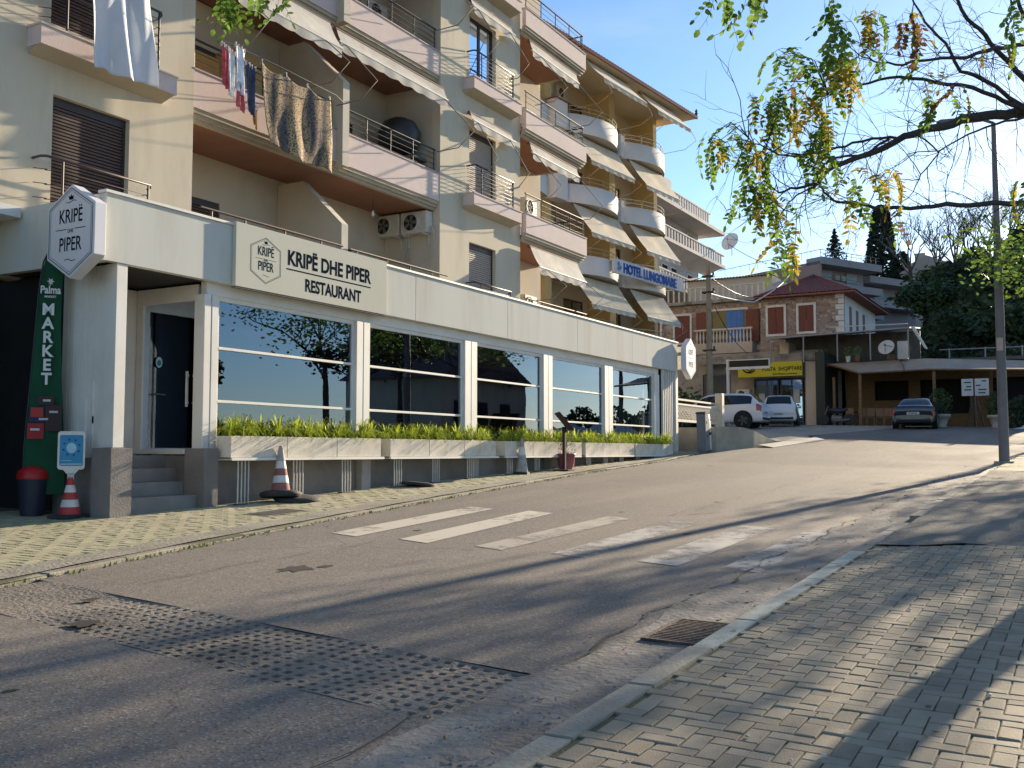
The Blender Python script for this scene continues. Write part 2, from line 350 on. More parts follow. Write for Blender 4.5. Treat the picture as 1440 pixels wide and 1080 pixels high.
# gutter strip with crumbled mortar
mb=MB(); ys=frange(0,1,5)
mb.grid(frange(-6,30,150),ys,lambda x,v:(x,(y:=2.24+v*(.62+.05*math.sin(x*1.7)+.03*math.sin(x*5.1))),rz_(x,y)+.006+.004*math.sin(x*9+v*5)))
mb.build('gutter_strip',M('gutter_mortar',(.27,.245,.21),(.19,.172,.15),2.2,.95,.45,20,stain=(.11,.10,.09),samt=.75,sscale=2.2,bdist=.03),road,fixn=False)
mb=MB()
for k in range(900):
    x=rnd.uniform(2.2,9) if k<600 else rnd.uniform(9,28); y=2.3+abs(rnd.gauss(0,.22)); s=rnd.uniform(.006,.02)
    if k<420: x=rnd.uniform(2.4,5.0); y=2.25+rnd.random()**.7*.5; s=rnd.uniform(.006,.02)
    z=rz_(x,y)+.004; a=rnd.random()*3
    V=[(x+s*math.cos(a+t)*rnd.uniform(.6,1.1),y+s*math.sin(a+t)*rnd.uniform(.6,1.1),z) for t in (0,1.6,3.1,4.6)]
    mb.add(V+[(x+s*.2,y,z+s*.42)],[(0,1,4),(1,2,4),(2,3,4),(3,0,4)])
o=mb.build('gutter_gravel',M('grey_gravel',(.27,.24,.205),(.19,.17,.15),9,.95,rand=.3),road,fixn=False); o['kind']='stuff'
mb=MB(); rr=random.Random(77)
for (yc,x0,x1,w0) in ((2.9,5.6,26,.013),(2.95,2.2,5.2,.006),(5.3,14,24,.006),(7.2,6.2,9.5,.006)):
    n=int((x1-x0)*9); P=[]
    for k in range(n+1):
        x=x0+(x1-x0)*k/n; y=yc+.05*math.sin(x*1.9)+.03*math.sin(x*6.1)+rr.uniform(-.015,.015); wd=w0*rr.uniform(.15,1.2); P.append((x,y,wd))
    V=[];Fc=[]
    for (x,y,wd) in P: V+=[(x,y-wd,rz_(x,y)+.0125),(x,y+wd,rz_(x,y)+.0125)]
    for k in range(n):
        if rr.random()<.86: Fc.append((2*k,2*k+2,2*k+3,2*k+1))
    mb.add(V,Fc)
mb.build('crack_line',M('crack_dark',(.04,.033,.027)),road,fixn=False,kind='stuff')
# dark patches of oil and repairs on the carriageway
spot=M('tar_spot',(.04,.035,.03),None,5,.7)
for (x,y,s) in ((12.2,4.4,.06),(14.1,6.1,.04),(3.6,5.2,.035),(16.5,5.4,.06),(7.55,6.66,.17),(7.8,6.5,.08),(4.9,6.3,.1),(5.5,7.0,.06),(10.6,7.35,.05)):
    mb=MB(); pts=[]
    for k in range(14):
        a=k*math.pi/7; r=s*rnd.uniform(.5,1.2); X=x+r*math.cos(a)*1.5; Y=y+r*math.sin(a); pts.append((X,Y,rz_(X,Y)+.004))
    mb.add(pts,[tuple(range(14))]); mb.build('tar_spot',spot,road,fixn=False)
# crosswalk
pm=[paint_mat('paint_good',1.05,1.3,None),paint_mat('paint_worn',1.0,1.35,None),paint_mat('paint_faded',.94,1.22,None)]
for (ya,yb,k) in ((7.62,8.08,0),(6.6,7.06,0),(5.62,6.02,1),(4.62,5.05,2),(3.6,4.08,2),(2.78,3.18,2)):
    mb=MB(); mb.grid(frange(0,1,12),[0,1],lambda u,v:((x:=9.75+u*3.65+.1*(v-.5)),(y:=ya+(yb-ya)*v+.26*u*(ya>6)),rz_(x,y)+.005)); mb.build('crosswalk_stripe',pm[k],road,fixn=False)
# pavements
mortar=M('paver_joint',(.13,.125,.085),(.085,.10,.045),3,.95,.5,60)
pav=M('paver_grey',(.31,.26,.185),(.25,.21,.15),5,.9,.5,90,rand=.16,stain=(.17,.16,.12),samt=.6,sscale=1.5,bdist=.006)
pavy=M('paver_mossy',(.40,.36,.245),(.34,.31,.19),5,.9,.5,60,rand=.13,stain=(.27,.28,.13),samt=.6,sscale=.8,bdist=.006)
def herring(x0,x1,y0,y1,keep,parent,mat,zf,U=.102,gap=.007,name='brick',nparts=300,bev=.006,key=None):
    B=[]
    for a in range(int(x0/U)-1,int(x1/U)+2):
        for b in range(int(y0/U)-1,int(y1/U)+2):
            r=(a-b)%4
            if r==0: q=(a*U,(a+2)*U,b*U,(b+1)*U)
            elif r==3: q=(a*U,(a+1)*U,b*U,(b+2)*U)
            else: continue
            cx,cy=(q[0]+q[1])/2,(q[2]+q[3])/2
            if not (x0<=cx<=x1 and y0<=cy<=y1) or not keep(cx,cy): continue
            B.append((cx,cy,(q[1]-q[0])/2-gap/2,(q[3]-q[2])/2-gap/2))
    B.sort(key=key or (lambda q:q[0]**2+q[1]**2))
    def shape(m,cx,cy,hx,hy,tx,ty,dz,ang=0):
        T=[]
        for (s,z) in ((1,-.03),(1,-bev*.6),(1-bev/min(hx,hy),0)):
            for (sx_,sy_) in ((-1,-1),(1,-1),(1,1),(-1,1)):
                x=sx_*(hx-(0 if s==1 else bev)); y=sy_*(hy-(0 if s==1 else bev)); xr=x-ang*y; yr=y+ang*x
                T.append((cx+xr,cy+yr,zf(cx+xr,cy+yr)+z+dz+tx*x+ty*y))
        m.add(T,[(8,9,10,11)]+[(k,(k+1)%4,(k+1)%4+4,k+4) for k in range(4)]+[(k+4,(k+1)%4+4,(k+1)%4+8,k+8) for k in range(4)])
    base=[]; sh={}
    big=MB()
    for i,(cx,cy,hx,hy) in enumerate(B):
        tx,ty,dz,ang=rnd.uniform(-.02,.02),rnd.uniform(-.02,.02),rnd.uniform(-.004,.003),rnd.uniform(-.015,.015)
        if i<nparts:
            k=(hx>hy,i%6)
            if k not in sh:
                m=MB(); T=zf; 
                def zloc(x,y): return .037*x+.023*y
                zf_,=(zf,); 
                zsave=zf
                m2=MB(); 
                V=[]
                for (s,z) in ((1,-.03),(1,-bev*.6),(0,0)):
                    for (sx_,sy_) in ((-1,-1),(1,-1),(1,1),(-1,1)):
                        x=sx_*(hx-(bev if s==0 else 0)); y=sy_*(hy-(bev if s==0 else 0)); V.append((x-ang*y,y+ang*x,z+zloc(x,y)+tx*x+ty*y))
                m2.add(V,[(8,9,10,11)]+[(q,(q+1)%4,(q+1)%4+4,q+4) for q in range(4)]+[(q+4,(q+1)%4+4,(q+1)%4+8,q+8) for q in range(4)])
                o=m2.build(name,mat,None,fixn=False); sh[k]=o.data; ob=o
            else:
                ob=bpy.data.objects.new(name,sh[k]); col.objects.link(ob)
            ob.parent=parent; ob.location=(cx,cy,zf(cx,cy)+dz)
        else: shape(big,cx,cy,hx,hy,tx,ty,dz,ang)
    if big.f:
        o=big.build('brick_paving',mat,parent,fixn=False); o['kind']='stuff'
inview=lambda x,y,m=.9: (x*math.cos(TH)+y*math.sin(TH))>2.5 and abs(x*math.sin(TH)-y*math.cos(TH))<(x*math.cos(TH)+y*math.sin(TH))*.504+m
mb=MB(); mb.grid(frange(-8,12.6,40),frange(-14,2.1,8),lambda x,y:(x,y,gz(x,y)-.010))
near=struct(mb.build('near_pavement',mortar,fixn=False))
bx=lambda y: 12.25+.35*math.sin(y*1.9+.5)-.25*max(0,y-1.2)
herring(2.6,13,-2.6,2.09,lambda x,y: x<bx(y) and inview(x,y,1.2),near,pav,lambda x,y:gz(x,y))
# raised edge and rough asphalt infill
mb=MB()
def rough(x,y): return gz(x,y)+.012+.012*math.sin(x*1.3+y*2.1)+.01*math.sin(x*3.7-y*4.3)
mb.grid(frange(0,1,90),frange(-14,2.06,40),lambda u,y:((x:=bx(y)-.05+u*(27.2-bx(y)+.05)),y,rough(x,y)+.012*math.exp(-((u*14.8-.15)/.12)**2)))
mb.build('rough_asphalt',M('rough_asphalt',(.21,.195,.165),(.155,.145,.125),3,.97,1.,30,stain=(.30,.27,.21),samt=.5,sscale=1.2,bdist=.03),near,fixn=False)
mb=MB(); mb.grid(frange(27.0,60,50),frange(0,1,14),lambda x,v:((x,(y:=yn(x)-.03-14*v),gz(x,y)-.008)))
mb.build('mossy_pavement',M('mossy_paving',(.30,.28,.17),(.2,.22,.09),3,.95,.6,15),near,fixn=False)
herring(27.2,33,-2,2.0,lambda x,y: y<yn(x)-.05 and y>-1,near,pavy,lambda x,y:gz(x,y),U=.2,nparts=0)
# kerb stones, near side
kerbm=M('kerb_concrete',(.34,.31,.25),(.28,.255,.205),4,.9,.6,40,rand=.12,stain=(.22,.215,.17),samt=.6,sscale=2.5,bdist=.01)
kerbp=M('kerb_faded_paint',(.46,.49,.40),(.38,.37,.31),6,.85,.5,40,stain=(.3,.28,.23),samt=.7,sscale=3,bdist=.01)
kerbf=M('kerb_worn',(.33,.30,.24),(.25,.22,.17),3,.92,.6,30,rand=.08,stain=(.17,.155,.11),samt=.8,sscale=1.6,bdist=.012)
def kerb(x0,x1,yf,w,parent,side,topf,L=1.0):
    x=x0; k=0
    while x<x1:
        l=L*(.97+.06*rnd.random()); g=.012; jx=rnd.uniform(-.008,.008); dz=rnd.uniform(-.008,.006)
        a,b=x+g,x+l-g
        T=[]
        for (X) in (a,b):
            y=yf(X)+jx
            for (dy,z) in ((0,-.12),(0,-.012),(.012*side,0),(w*side,0),(w*side,-.12)):
                T.append((X,y+dy,topf(X,y)+z+dz))
        m=MB(); m.add(T,[(0,1,2,3,4),(9,8,7,6,5)]+[(i,i+5,(i+1)%5+5,(i+1)%5) for i in range(5)])
        if not(12.8<x<15.5 and side<0 and k%2): m.build('kerb_stone',kerbp if (5.9<x<11 and side<0) else (kerbm if side<0 else kerbf),parent)
        x+=l; k+=1
kerb(1.2,34,lambda x:yn(x)+.15,.155,near,-1,lambda x,y:gz(x,y)+.004)
kerb(34,42,lambda x:yn(x)+.15,.155,near,-1,lambda x,y:gz(x,y)+.004,L=.8)
# far pavement under the restaurant
mb=MB(); mb.grid(frange(-12,31.5,80),frange(0,1,8),lambda x,v:(x,(y:=yk(x)+v*(16-yk(x))),gz(x,y)-.010))
far=struct(mb.build('far_pavement',mortar,fixn=False))
herring(3.5,31.4,8,13.6,lambda x,y: y>yk(x)+.55 and (y<11.9 or x<9.3) and inview(x,y,1.) ,far,pavy,lambda x,y:gz(x,y),U=.11,gap=.010,key=lambda q:q[0]**2+q[1]**2)
mb=MB(); mb.grid(frange(-12,31.5,120),frange(0,1,3),lambda x,v:(x,(y:=yk(x)+.15+v*.42),gz(x,y)+.004+.004*math.sin(x*4)))
mb.build('pavement_border',M('border_concrete',(.30,.275,.22),(.23,.21,.165),2.5,.95,.7,25,stain=(.16,.155,.1),samt=.6,sscale=1.3),far,fixn=False)
kerb(-3,31,lambda x:yk(x),.13,far,1,lambda x,y:gz(x,y)-.004+.006*math.sin(x*1.1))
# weeds and dirt along the far kerb
mb=MB()
for k in range(700):
    x=rnd.uniform(5,31); y=yk(x)-abs(rnd.gauss(0,.05)); z=rz_(x,y); h=rnd.uniform(.01,.05); a=rnd.random()*6
    mb.add([(x,y,z),(x+.03*math.cos(a),y+.02*math.sin(a),z),(x+.02*math.cos(a)+.01,y,z+h)],[(0,1,2)])
for k in range(900):
    x=rnd.uniform(2.8,5.6) ; y=rnd.uniform(-.9,1.9); 
    a_=round(x/.102)*.102; z=gz(x,y)-.004; h=rnd.uniform(.004,.014)
    if rnd.random()<.5: x=a_
    else: y=round(y/.102)*.102
    if math.sin(x*3.1+y*4.7)<.25: continue
    mb.add([(x-.006,y,z),(x+.006,y+.004,z),(x+rnd.uniform(-.01,.01),y,z+h)],[(0,1,2)])
tag(mb.build('weeds',M('weed_green',(.12,.17,.04),(.08,.11,.03),9,.8,trans=.3),None,fixn=False),'low moss and weeds growing in the kerb line and paving joints','weeds',kind='stuff')
# courtyard platform with its retaining wall and ramp
def platz(x,y):
    P_=2.3+(x-31)*.018; g=gz(x,y); t=min(1,max(0,(x-33.6)/4.2)); t=t*t*(3-2*t); s=min(1,max(0,1-(y-yk(x)-.2)/3.5)); s=s*s*(3-2*s)
    z=P_*(1-t*s)+g*t*s
    q=min(1,max(0,(x-42)/5)); return z*(1-q)+(gz(x,y)+.004)*q
conc_m=M('courtyard_concrete',(.40,.355,.28),(.33,.295,.235),1.3,.95,.6,20,stain=(.21,.19,.15),samt=.7,sscale=1.1,bdist=.02)
mb=MB(); yb_=lambda x: yk(x)+.12 if x<42 else yk(42)+.12-(x-42)*.3
mb.grid(frange(32.2,58,60),frange(0,1,20),lambda x,v:(x,(y:=yb_(x)+v*(24-yb_(x))),platz(x,y)))
court=struct(mb.build('courtyard',conc_m,fixn=False))
mb=MB(); mb.grid(frange(32.2,42,40),[0,1],lambda x,v:(x,yb_(x)-.003,gz(x,yb_(x))-.15+(platz(x,yb_(x))-gz(x,yb_(x))+.15)*v))
mb.add([(32.2,yb_(32.2),gz(32,11)-.1),(32.2,22,gz(32,11)-.1),(32.2,22,platz(32.2,22)),(32.2,yb_(32.2),platz(32.2,yb_(32.2)))],[(0,1,2,3)])
mb.build('retaining_wall',M('retaining_plaster',(.42,.37,.29),(.36,.32,.25),1.5,.95,.3,30,stain=(.24,.215,.17),samt=.6,sscale=1.5),court,fixn=False)
mb=MB(); x=34.8
mb.add([(34.6,9.35,rz_(34.6,9.35)+.02),(39.8,8.75,rz_(39.8,8.75)+.02),(40.4,9.25,gz(40.4,9.3)+.03),(34.9,9.95,gz(34.9,9.95)+.05),(34.6,9.35,rz_(34.6,9.35)-.02),(39.8,8.75,rz_(39.8,8.75)-.02)],[(0,1,2,3),(0,4,5,1)])
mb.build('kerb_ramp',M('ramp_concrete',(.46,.43,.36),(.4,.37,.31),3,.9,.3,30),court)
# drain grate and manhole
g=thing('drain_grate','rusty barred drain grate sunk in the gutter beside the pavement kerb','drain grate',(6.9,2.45,rz_(6.9,2.45)))
rust=M('rusty_iron',(.10,.075,.06),(.06,.045,.04),8,.75,.4,40,metal=.3)
gx0,gx1,gy0,gy1=6.5,7.25,2.26,2.68; zg=lambda x,y: rz_(x,y)+.008
mb=MB()
for (a,b,c,d) in ((gx0,gx1,gy0,gy0+.035),(gx0,gx1,gy1-.035,gy1),(gx0,gx0+.035,gy0+.036,gy1-.036),(gx1-.035,gx1,gy0+.036,gy1-.036)): mb.add([(x,y,zg(x,y)+dz) for dz in (-.03,.016) for x,y in ((a,c),(b,c),(b,d),(a,d))],[(0,1,2,3),(4,5,6,7)]+[(k,(k+1)%4,(k+1)%4+4,k+4) for k in range(4)])
mb.build('frame',rust,g)
mb=MB(); mb.add([(x,y,zg(x,y)+.002) for x,y in ((gx0,gy0),(gx1,gy0),(gx1,gy1),(gx0,gy1))],[(0,1,2,3)]); mb.build('pit',M('pit_black',(.008,.008,.008)),g)
for k in range(14):
    x=gx0+.06+k*.047; mb=MB(); mb.add([(X,Y,zg(X,Y)+dz) for dz in (0.003,.014) for X,Y in ((x,gy0+.037),(x+.02,gy0+.037),(x+.02,gy1-.037),(x,gy1-.037))],[(4,5,6,7)]+[(q,(q+1)%4,(q+1)%4+4,q+4) for q in range(4)]); mb.build('bar',rust,g)
def plate(nm,lab,cat,x0,x1,y0,y1):
    g=thing(nm,lab,cat,((x0+x1)/2,(y0+y1)/2,gz((x0+x1)/2,(y0+y1)/2)))
    z=lambda x,y:gz(x,y)+.006
    mb=MB(); mb.add([(x,y,z(x,y)) for x,y in ((x0,y0),(x1,y0),(x1,y1),(x0,y1))],[(0,1,2,3)]); mb.build('frame',concrete,g)
    mb=MB(); e=.05; mb.add([(x,y,z(x,y)+.006) for x,y in ((x0+e,y0+e),(x1-e,y0+e),(x1-e,y1-e),(x0+e,y1-e))],[(0,1,2,3)]); mb.build('cover',M('cover_iron',(.11,.10,.09),(.08,.075,.07),20,.7,.6,90,metal=.4),g)
plate('manhole_cover','square iron access cover set in the brick pavement before the restaurant steps','manhole cover',10.6,11.5,9.85,10.35)
# litter: leaves, pebbles
mb=MB(); mb2=MB()
for k in range(150):
    x=rnd.uniform(3,13) if k<110 else rnd.uniform(13,27); y=rnd.uniform(-.6,2.9) if k%3 else rnd.uniform(2.3,3.2)
    z=(gz(x,y)+.003) if y<2.2 else rz_(x,y)+.012
    if x>12.2 and y<2.2: z=rough(x,y)+.004
    a=rnd.random()*6.3; s=rnd.uniform(.012,.03); c,s_=math.cos(a)*s,math.sin(a)*s
    mb.add([(x+c,y+s_,z+rnd.random()*.012),(x-s_*.5,y+c*.5,z+rnd.random()*.015),(x-c,y-s_,z+rnd.random()*.012),(x+s_*.5,y-c*.5,z)],[(0,1,2,3)])
tag(mb.build('fallen_leaves',M('dry_leaf',(.22,.15,.06),(.10,.06,.03),30,.8,rand=.4),None,fixn=False),'dry brown leaves scattered over the near brick pavement and gutter','leaves',kind='stuff')
for k in range(46):
    x=rnd.uniform(3,12); y=rnd.uniform(-.6,1.95); s=rnd.uniform(.006,.016); z=gz(x,y)
    mb2.lathe([(0,0),(s,s*.3),(s*.8,s*.9),(0,s*1.1)],(x,y,z),6)
tag(mb2.build('pebbles',M('pale_pebble',(.5,.48,.42),(.35,.32,.27),30,.8,rand=.3),None),'small pale pebbles lying on the near brick pavement','pebbles',kind='stuff')
# ------------------------------------------------------------------ restaurant pavilion
FL=1.45
rest=thing('restaurant_pavilion','long low glazed restaurant front with cream fascia and white columns below the flats','restaurant',(20,12,.9))
mb=MB()
# fascia: front panels, left return
xs=[9.22,12.9,16.6,20.3,24.0,27.7,31.5]
for i,(a,b) in enumerate(zip(xs,xs[1:])):
    m=MB(); m.box(a+(.0 if i==0 else .004),b-.004,11.6,11.72,4.12,5.06); m.build('fascia_panel',cream,rest,bevel=.004)
m=MB(); m.box(9.22,9.34,11.724,14.0,4.12,5.06); m.build('fascia_panel',cream,rest,bevel=.004)
m=MB(); m.box(31.38,31.5,11.724,15,4.12,5.06); m.build('fascia_panel',cream,rest,bevel=.004)
m=MB(); m.box(9.35,31.37,11.74,14.0,4.62,4.9); m.build('roof',M('flat_roof',(.3,.29,.27)),rest)
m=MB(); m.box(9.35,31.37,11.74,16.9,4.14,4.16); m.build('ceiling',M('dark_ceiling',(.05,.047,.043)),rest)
m=MB(); m.box(9.19,31.52,11.57,11.74,5.062,5.10); m.build('coping',white,rest)
# window head beam
m=MB(); m.box(11.2,30.1,11.73,11.86,3.93,4.135); m.build('window_head',white,rest,bevel=.004)
cols=[(11.13,11.42),(14.86,15.26),(18.62,19.12),(22.28,22.76),(25.95,26.5),(29.7,30.1)]
for a,b in cols:
    m=MB(); mid=(a+b)/2
    m.box(a,mid-.01,11.70,11.92,FL,3.929); m.box(mid+.01,b,11.70,11.92,FL,3.929); m.box(mid-.012,mid+.012,11.73,11.9,FL,3.928)
    o=m.build('column',white,rest,bevel=.006)
for (a,b) in zip([c[1] for c in cols],[c[0] for c in cols[1:]]):
    f=MB(); yy=(11.76,11.82)
    f.box(a,a+.07,*yy,FL,3.929); f.box(b-.07,b,*yy,FL,3.929); f.box(a+.07,b-.07,*yy,FL,FL+.1); f.box(a+.07,b-.07,*yy,3.86,3.929)
    w_=f.build('window',white,rest)
    for z in (2.29,3.12):
        m=MB(); m.box(a+.07,b-.07,11.745,11.825,z-.022,z+.022); m.build('rail',white,w_,bevel=.004)
    for z0,z1 in ((FL+.1,2.268),(2.312,3.098),(3.142,3.86)):
        m=MB(); m.add([(a+.07,11.79,z0),(b-.07,11.79,z0),(b-.07,11.79,z1),(a+.07,11.79,z1)],[(0,1,2,3)]); m.build('pane',win,w_)
# plinth under the windows, corner pillars
m=MB(); 
def base(m,x0,x1,y0,y1,z1): m.add([(x,y,z if z else gz(x,y)-.05) for z in (0,z1) for x,y in ((x0,y0),(x1,y0),(x1,y1),(x0,y1))],[(0,3,2,1),(4,5,6,7)]+[(k,(k+1)%4,(k+1)%4+4,k+4) for k in range(4)])
m=MB(); base(m,11.32,31.2,11.74,11.95,FL-.005); m.build('plinth',plinth,rest)
for x in (15.05,18.9,22.5,26.2):
    m=MB(); base(m,x-.13,x+.13,11.60,11.737,FL-.02); m.build('pier',M('pale_pier',(.38,.36,.34),None,3,.9,stain=(.2,.19,.18)),rest)
m=MB(); base(m,11.02,11.3,11.52,11.95,1.56); m.build('pier',plinth,rest,bevel=.006)
m=MB(); base(m,11.195,11.31,11.951,13.3,1.448); m.build('plinth',plinth,rest)
m=MB(); base(m,9.36,9.72,11.55,11.95,1.56); m.build('pier',plinth,rest,bevel=.006)
m=MB(); base(m,9.40,9.60,11.952,12.8,1.42); m.build('plinth',plinth,rest)
m=MB(); m.box(9.44,9.62,11.62,11.84,1.562,4.118); m.build('column',white,rest,bevel=.005)
# ribbed side panel with two upright slots
m=MB()
for k in range(7): m.box(9.46,9.55,11.845+k*.132,11.845+k*.132+.126,1.422,4.117)
m.box(9.53,9.58,11.845,12.8,1.422,4.117); o=m.build('side_panel',white,rest,bevel=.004)
for (y,a,b) in ((12.05,1.9,2.5),(12.2,1.75,2.25),(12.05,1.5,2.0)):
    m=MB(); m.box(9.452,9.459,y,y+.025,a,b); m.build('light_slot',M('bright_trim',(.85,.84,.8)),rest)
# entrance: steps, glazed door and side glass
st=M('step_stone',(.25,.235,.22),(.21,.2,.185),3,.85,.3,40,stain=(.14,.13,.12),samt=.4)
for k in range(4):
    m=MB(); z1=.86+.198*k; base(m,9.725,11.018,11.66+.30*k,13.4,z1) if k<1 else m.box(9.725,11.19,11.66+.30*k,13.4,z1-.197,z1); m.build('step',st,rest,bevel=.006)
d=MB(); X=11.2
d.box(X,X+.08,11.925,11.95,FL+.02,4.1); d.box(X,X+.08,13.14,13.28,FL+.02,4.1); d.box(X,X+.08,11.951,13.139,3.85,4.1); d.box(X,X+.08,11.951,13.139,FL+.02,FL+.1)
e=d.build('door_frame',white,rest,bevel=.004)
m=MB(); m.add([(X+.04,11.95,FL+.1),(X+.04,13.14,FL+.1),(X+.04,13.14,3.85),(X+.04,11.95,3.85)],[(0,1,2,3)]); m.build('pane',glass('entrance_glass',(.35,.35,.35),.0),e)
m=MB(); m.box(X-.05,X-.02,12.07,12.1,2.2,2.75); m.box(X-.03,X,12.075,12.095,2.25,2.28); m.box(X-.03,X,12.075,12.095,2.67,2.7); m.build('handle',galv,e)
d=MB(); Y=13.3
d.box(9.6,9.68,Y,Y+.07,FL,4.1); d.box(11.0,11.28,Y,Y+.07,FL,4.1); d.box(9.681,10.999,Y,Y+.07,3.8,4.1); d.box(9.681,10.999,Y,Y+.07,FL,FL+.12)
e=d.build('door',white,rest,bevel=.004)
m=MB(); m.add([(9.68,Y+.03,FL+.12),(11.0,Y+.03,FL+.12),(11.0,Y+.03,3.8),(9.68,Y+.03,3.8)],[(0,1,2,3)]); m.build('pane',glass('entrance_glass',(.35,.35,.35),.0),e)
m=MB(); m.tube([(10.7,Y-.05,2.45),(10.95,Y-.05,2.45)],.014); m.tube([(10.93,Y-.05,2.45),(10.93,Y,2.45)],.012); m.build('handle',steel,e)
m=MB(); T=[(10.80+.07*math.cos(a*math.pi/6),Y-.003,2.98+.09*math.sin(a*math.pi/6)) for a in range(12)]; m.add(T,[tuple(range(12))]); m.build('sticker',M('sticker_white',(.75,.8,.78)),e)
m=MB(); T=[(10.80+.045*math.cos(a*math.pi/6),Y-.006,2.97+.05*math.sin(a*math.pi/6)) for a in range(12)]; m.add(T,[tuple(range(12))]); m.build('sticker_mark',M('sticker_teal',(.05,.3,.3)),e)
# interior
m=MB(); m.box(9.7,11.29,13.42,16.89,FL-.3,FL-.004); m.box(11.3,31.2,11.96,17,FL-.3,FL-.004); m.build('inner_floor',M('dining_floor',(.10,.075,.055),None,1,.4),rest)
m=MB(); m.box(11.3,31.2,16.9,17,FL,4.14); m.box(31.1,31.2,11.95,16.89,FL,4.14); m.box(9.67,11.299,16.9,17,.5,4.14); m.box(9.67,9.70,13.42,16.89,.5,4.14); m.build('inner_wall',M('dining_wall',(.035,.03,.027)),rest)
m=MB()
for k in range(60):
    x=26.7+k*.052; m.box(x,x+.03,12.1+.05*math.sin(k*1.3),12.11+.05*math.sin(k*1.3)+.02,FL+.02,4.0)
cur=M('sheer_curtain',(.62,.66,.68),None,2,.9,trans=.4)
m.build('curtain',cur,rest)
m=MB()
for k in range(8):
    x=23.0+k*.05; m.box(x,x+.03,12.4+.04*math.sin(k*1.5),12.42+.04*math.sin(k*1.5),FL+.02,4.0)
m.build('curtain',cur,rest)
# slatted end screen past the last column
for k in range(7):
    m=MB(); m.box(30.25+k*.16,30.29+k*.16,11.63,11.70,gz(30,11.6)-.02,4.117); m.build('screen_bar',white,rest)
m=MB(); m.box(31.3,31.5,11.6,11.8,gz(31,11.6)-.02,4.117); m.build('column',white,rest,bevel=.005)
# tables inside
tw=M('table_wood',(.09,.05,.03)); tc_=M('napkin_white',(.6,.6,.58))
tproto=None
for i,x in enumerate((12.6,14.2,16.3,17.8,20.2,21.6,24.0,25.2)):
    for j,y in enumerate((12.7,14.6)):
        if tproto is None:
            t=local('dining_table','','dining table','dining tables inside the restaurant')
            m=MB(); m.box(-.4,.4,-.4,.4,.71,.75); m.build('tabletop',tw,t)
            m=MB(); m.box(-.03,.03,-.03,.03,0,.709); m.box(-.25,.25,-.25,.25,-.0,.02); m.build('pedestal',black,t)
            m=MB(); m.box(-.41,.41,-.2,.2,.751,.756); m.build('runner',tc_,t)
            tproto=t
        put(tproto,USED,(x+.4*j,y,FL),0,'dark table with white runner, %s row, seen through the %s'%(('front','back')[j],('left half of the first window','right half of the first window','left half of the second window','right half of the second window','left half of the third window','right half of the third window','left half of the fourth window','right half of the fourth window')[i]))
chp=local('dining_chair','','chair','chairs inside the restaurant'); m=MB(); m.box(-.2,.2,-.2,.2,.43,.47); m.build('seat',tw,chp)
m=MB(); m.box(-.2,.2,.17,.2,.5,.9); m.build('backrest',tw,chp)
for a in (-.18,.18):
    for b in (-.18,.18): m=MB(); m.box(a-.015,a+.015,b-.015,b+.015,0,.429); m.build('leg',tw,chp)
for i,x in enumerate((12.6,14.2,16.3,17.8,20.2,21.6,24.0,25.2)):
    put(chp,USED,(x,13.3,FL),0,'dark wooden dining chair seen through the %s'%('left half of the first window','right half of the first window','left half of the second window','right half of the second window','left half of the third window','right half of the third window','left half of the fourth window','right half of the fourth window')[i])
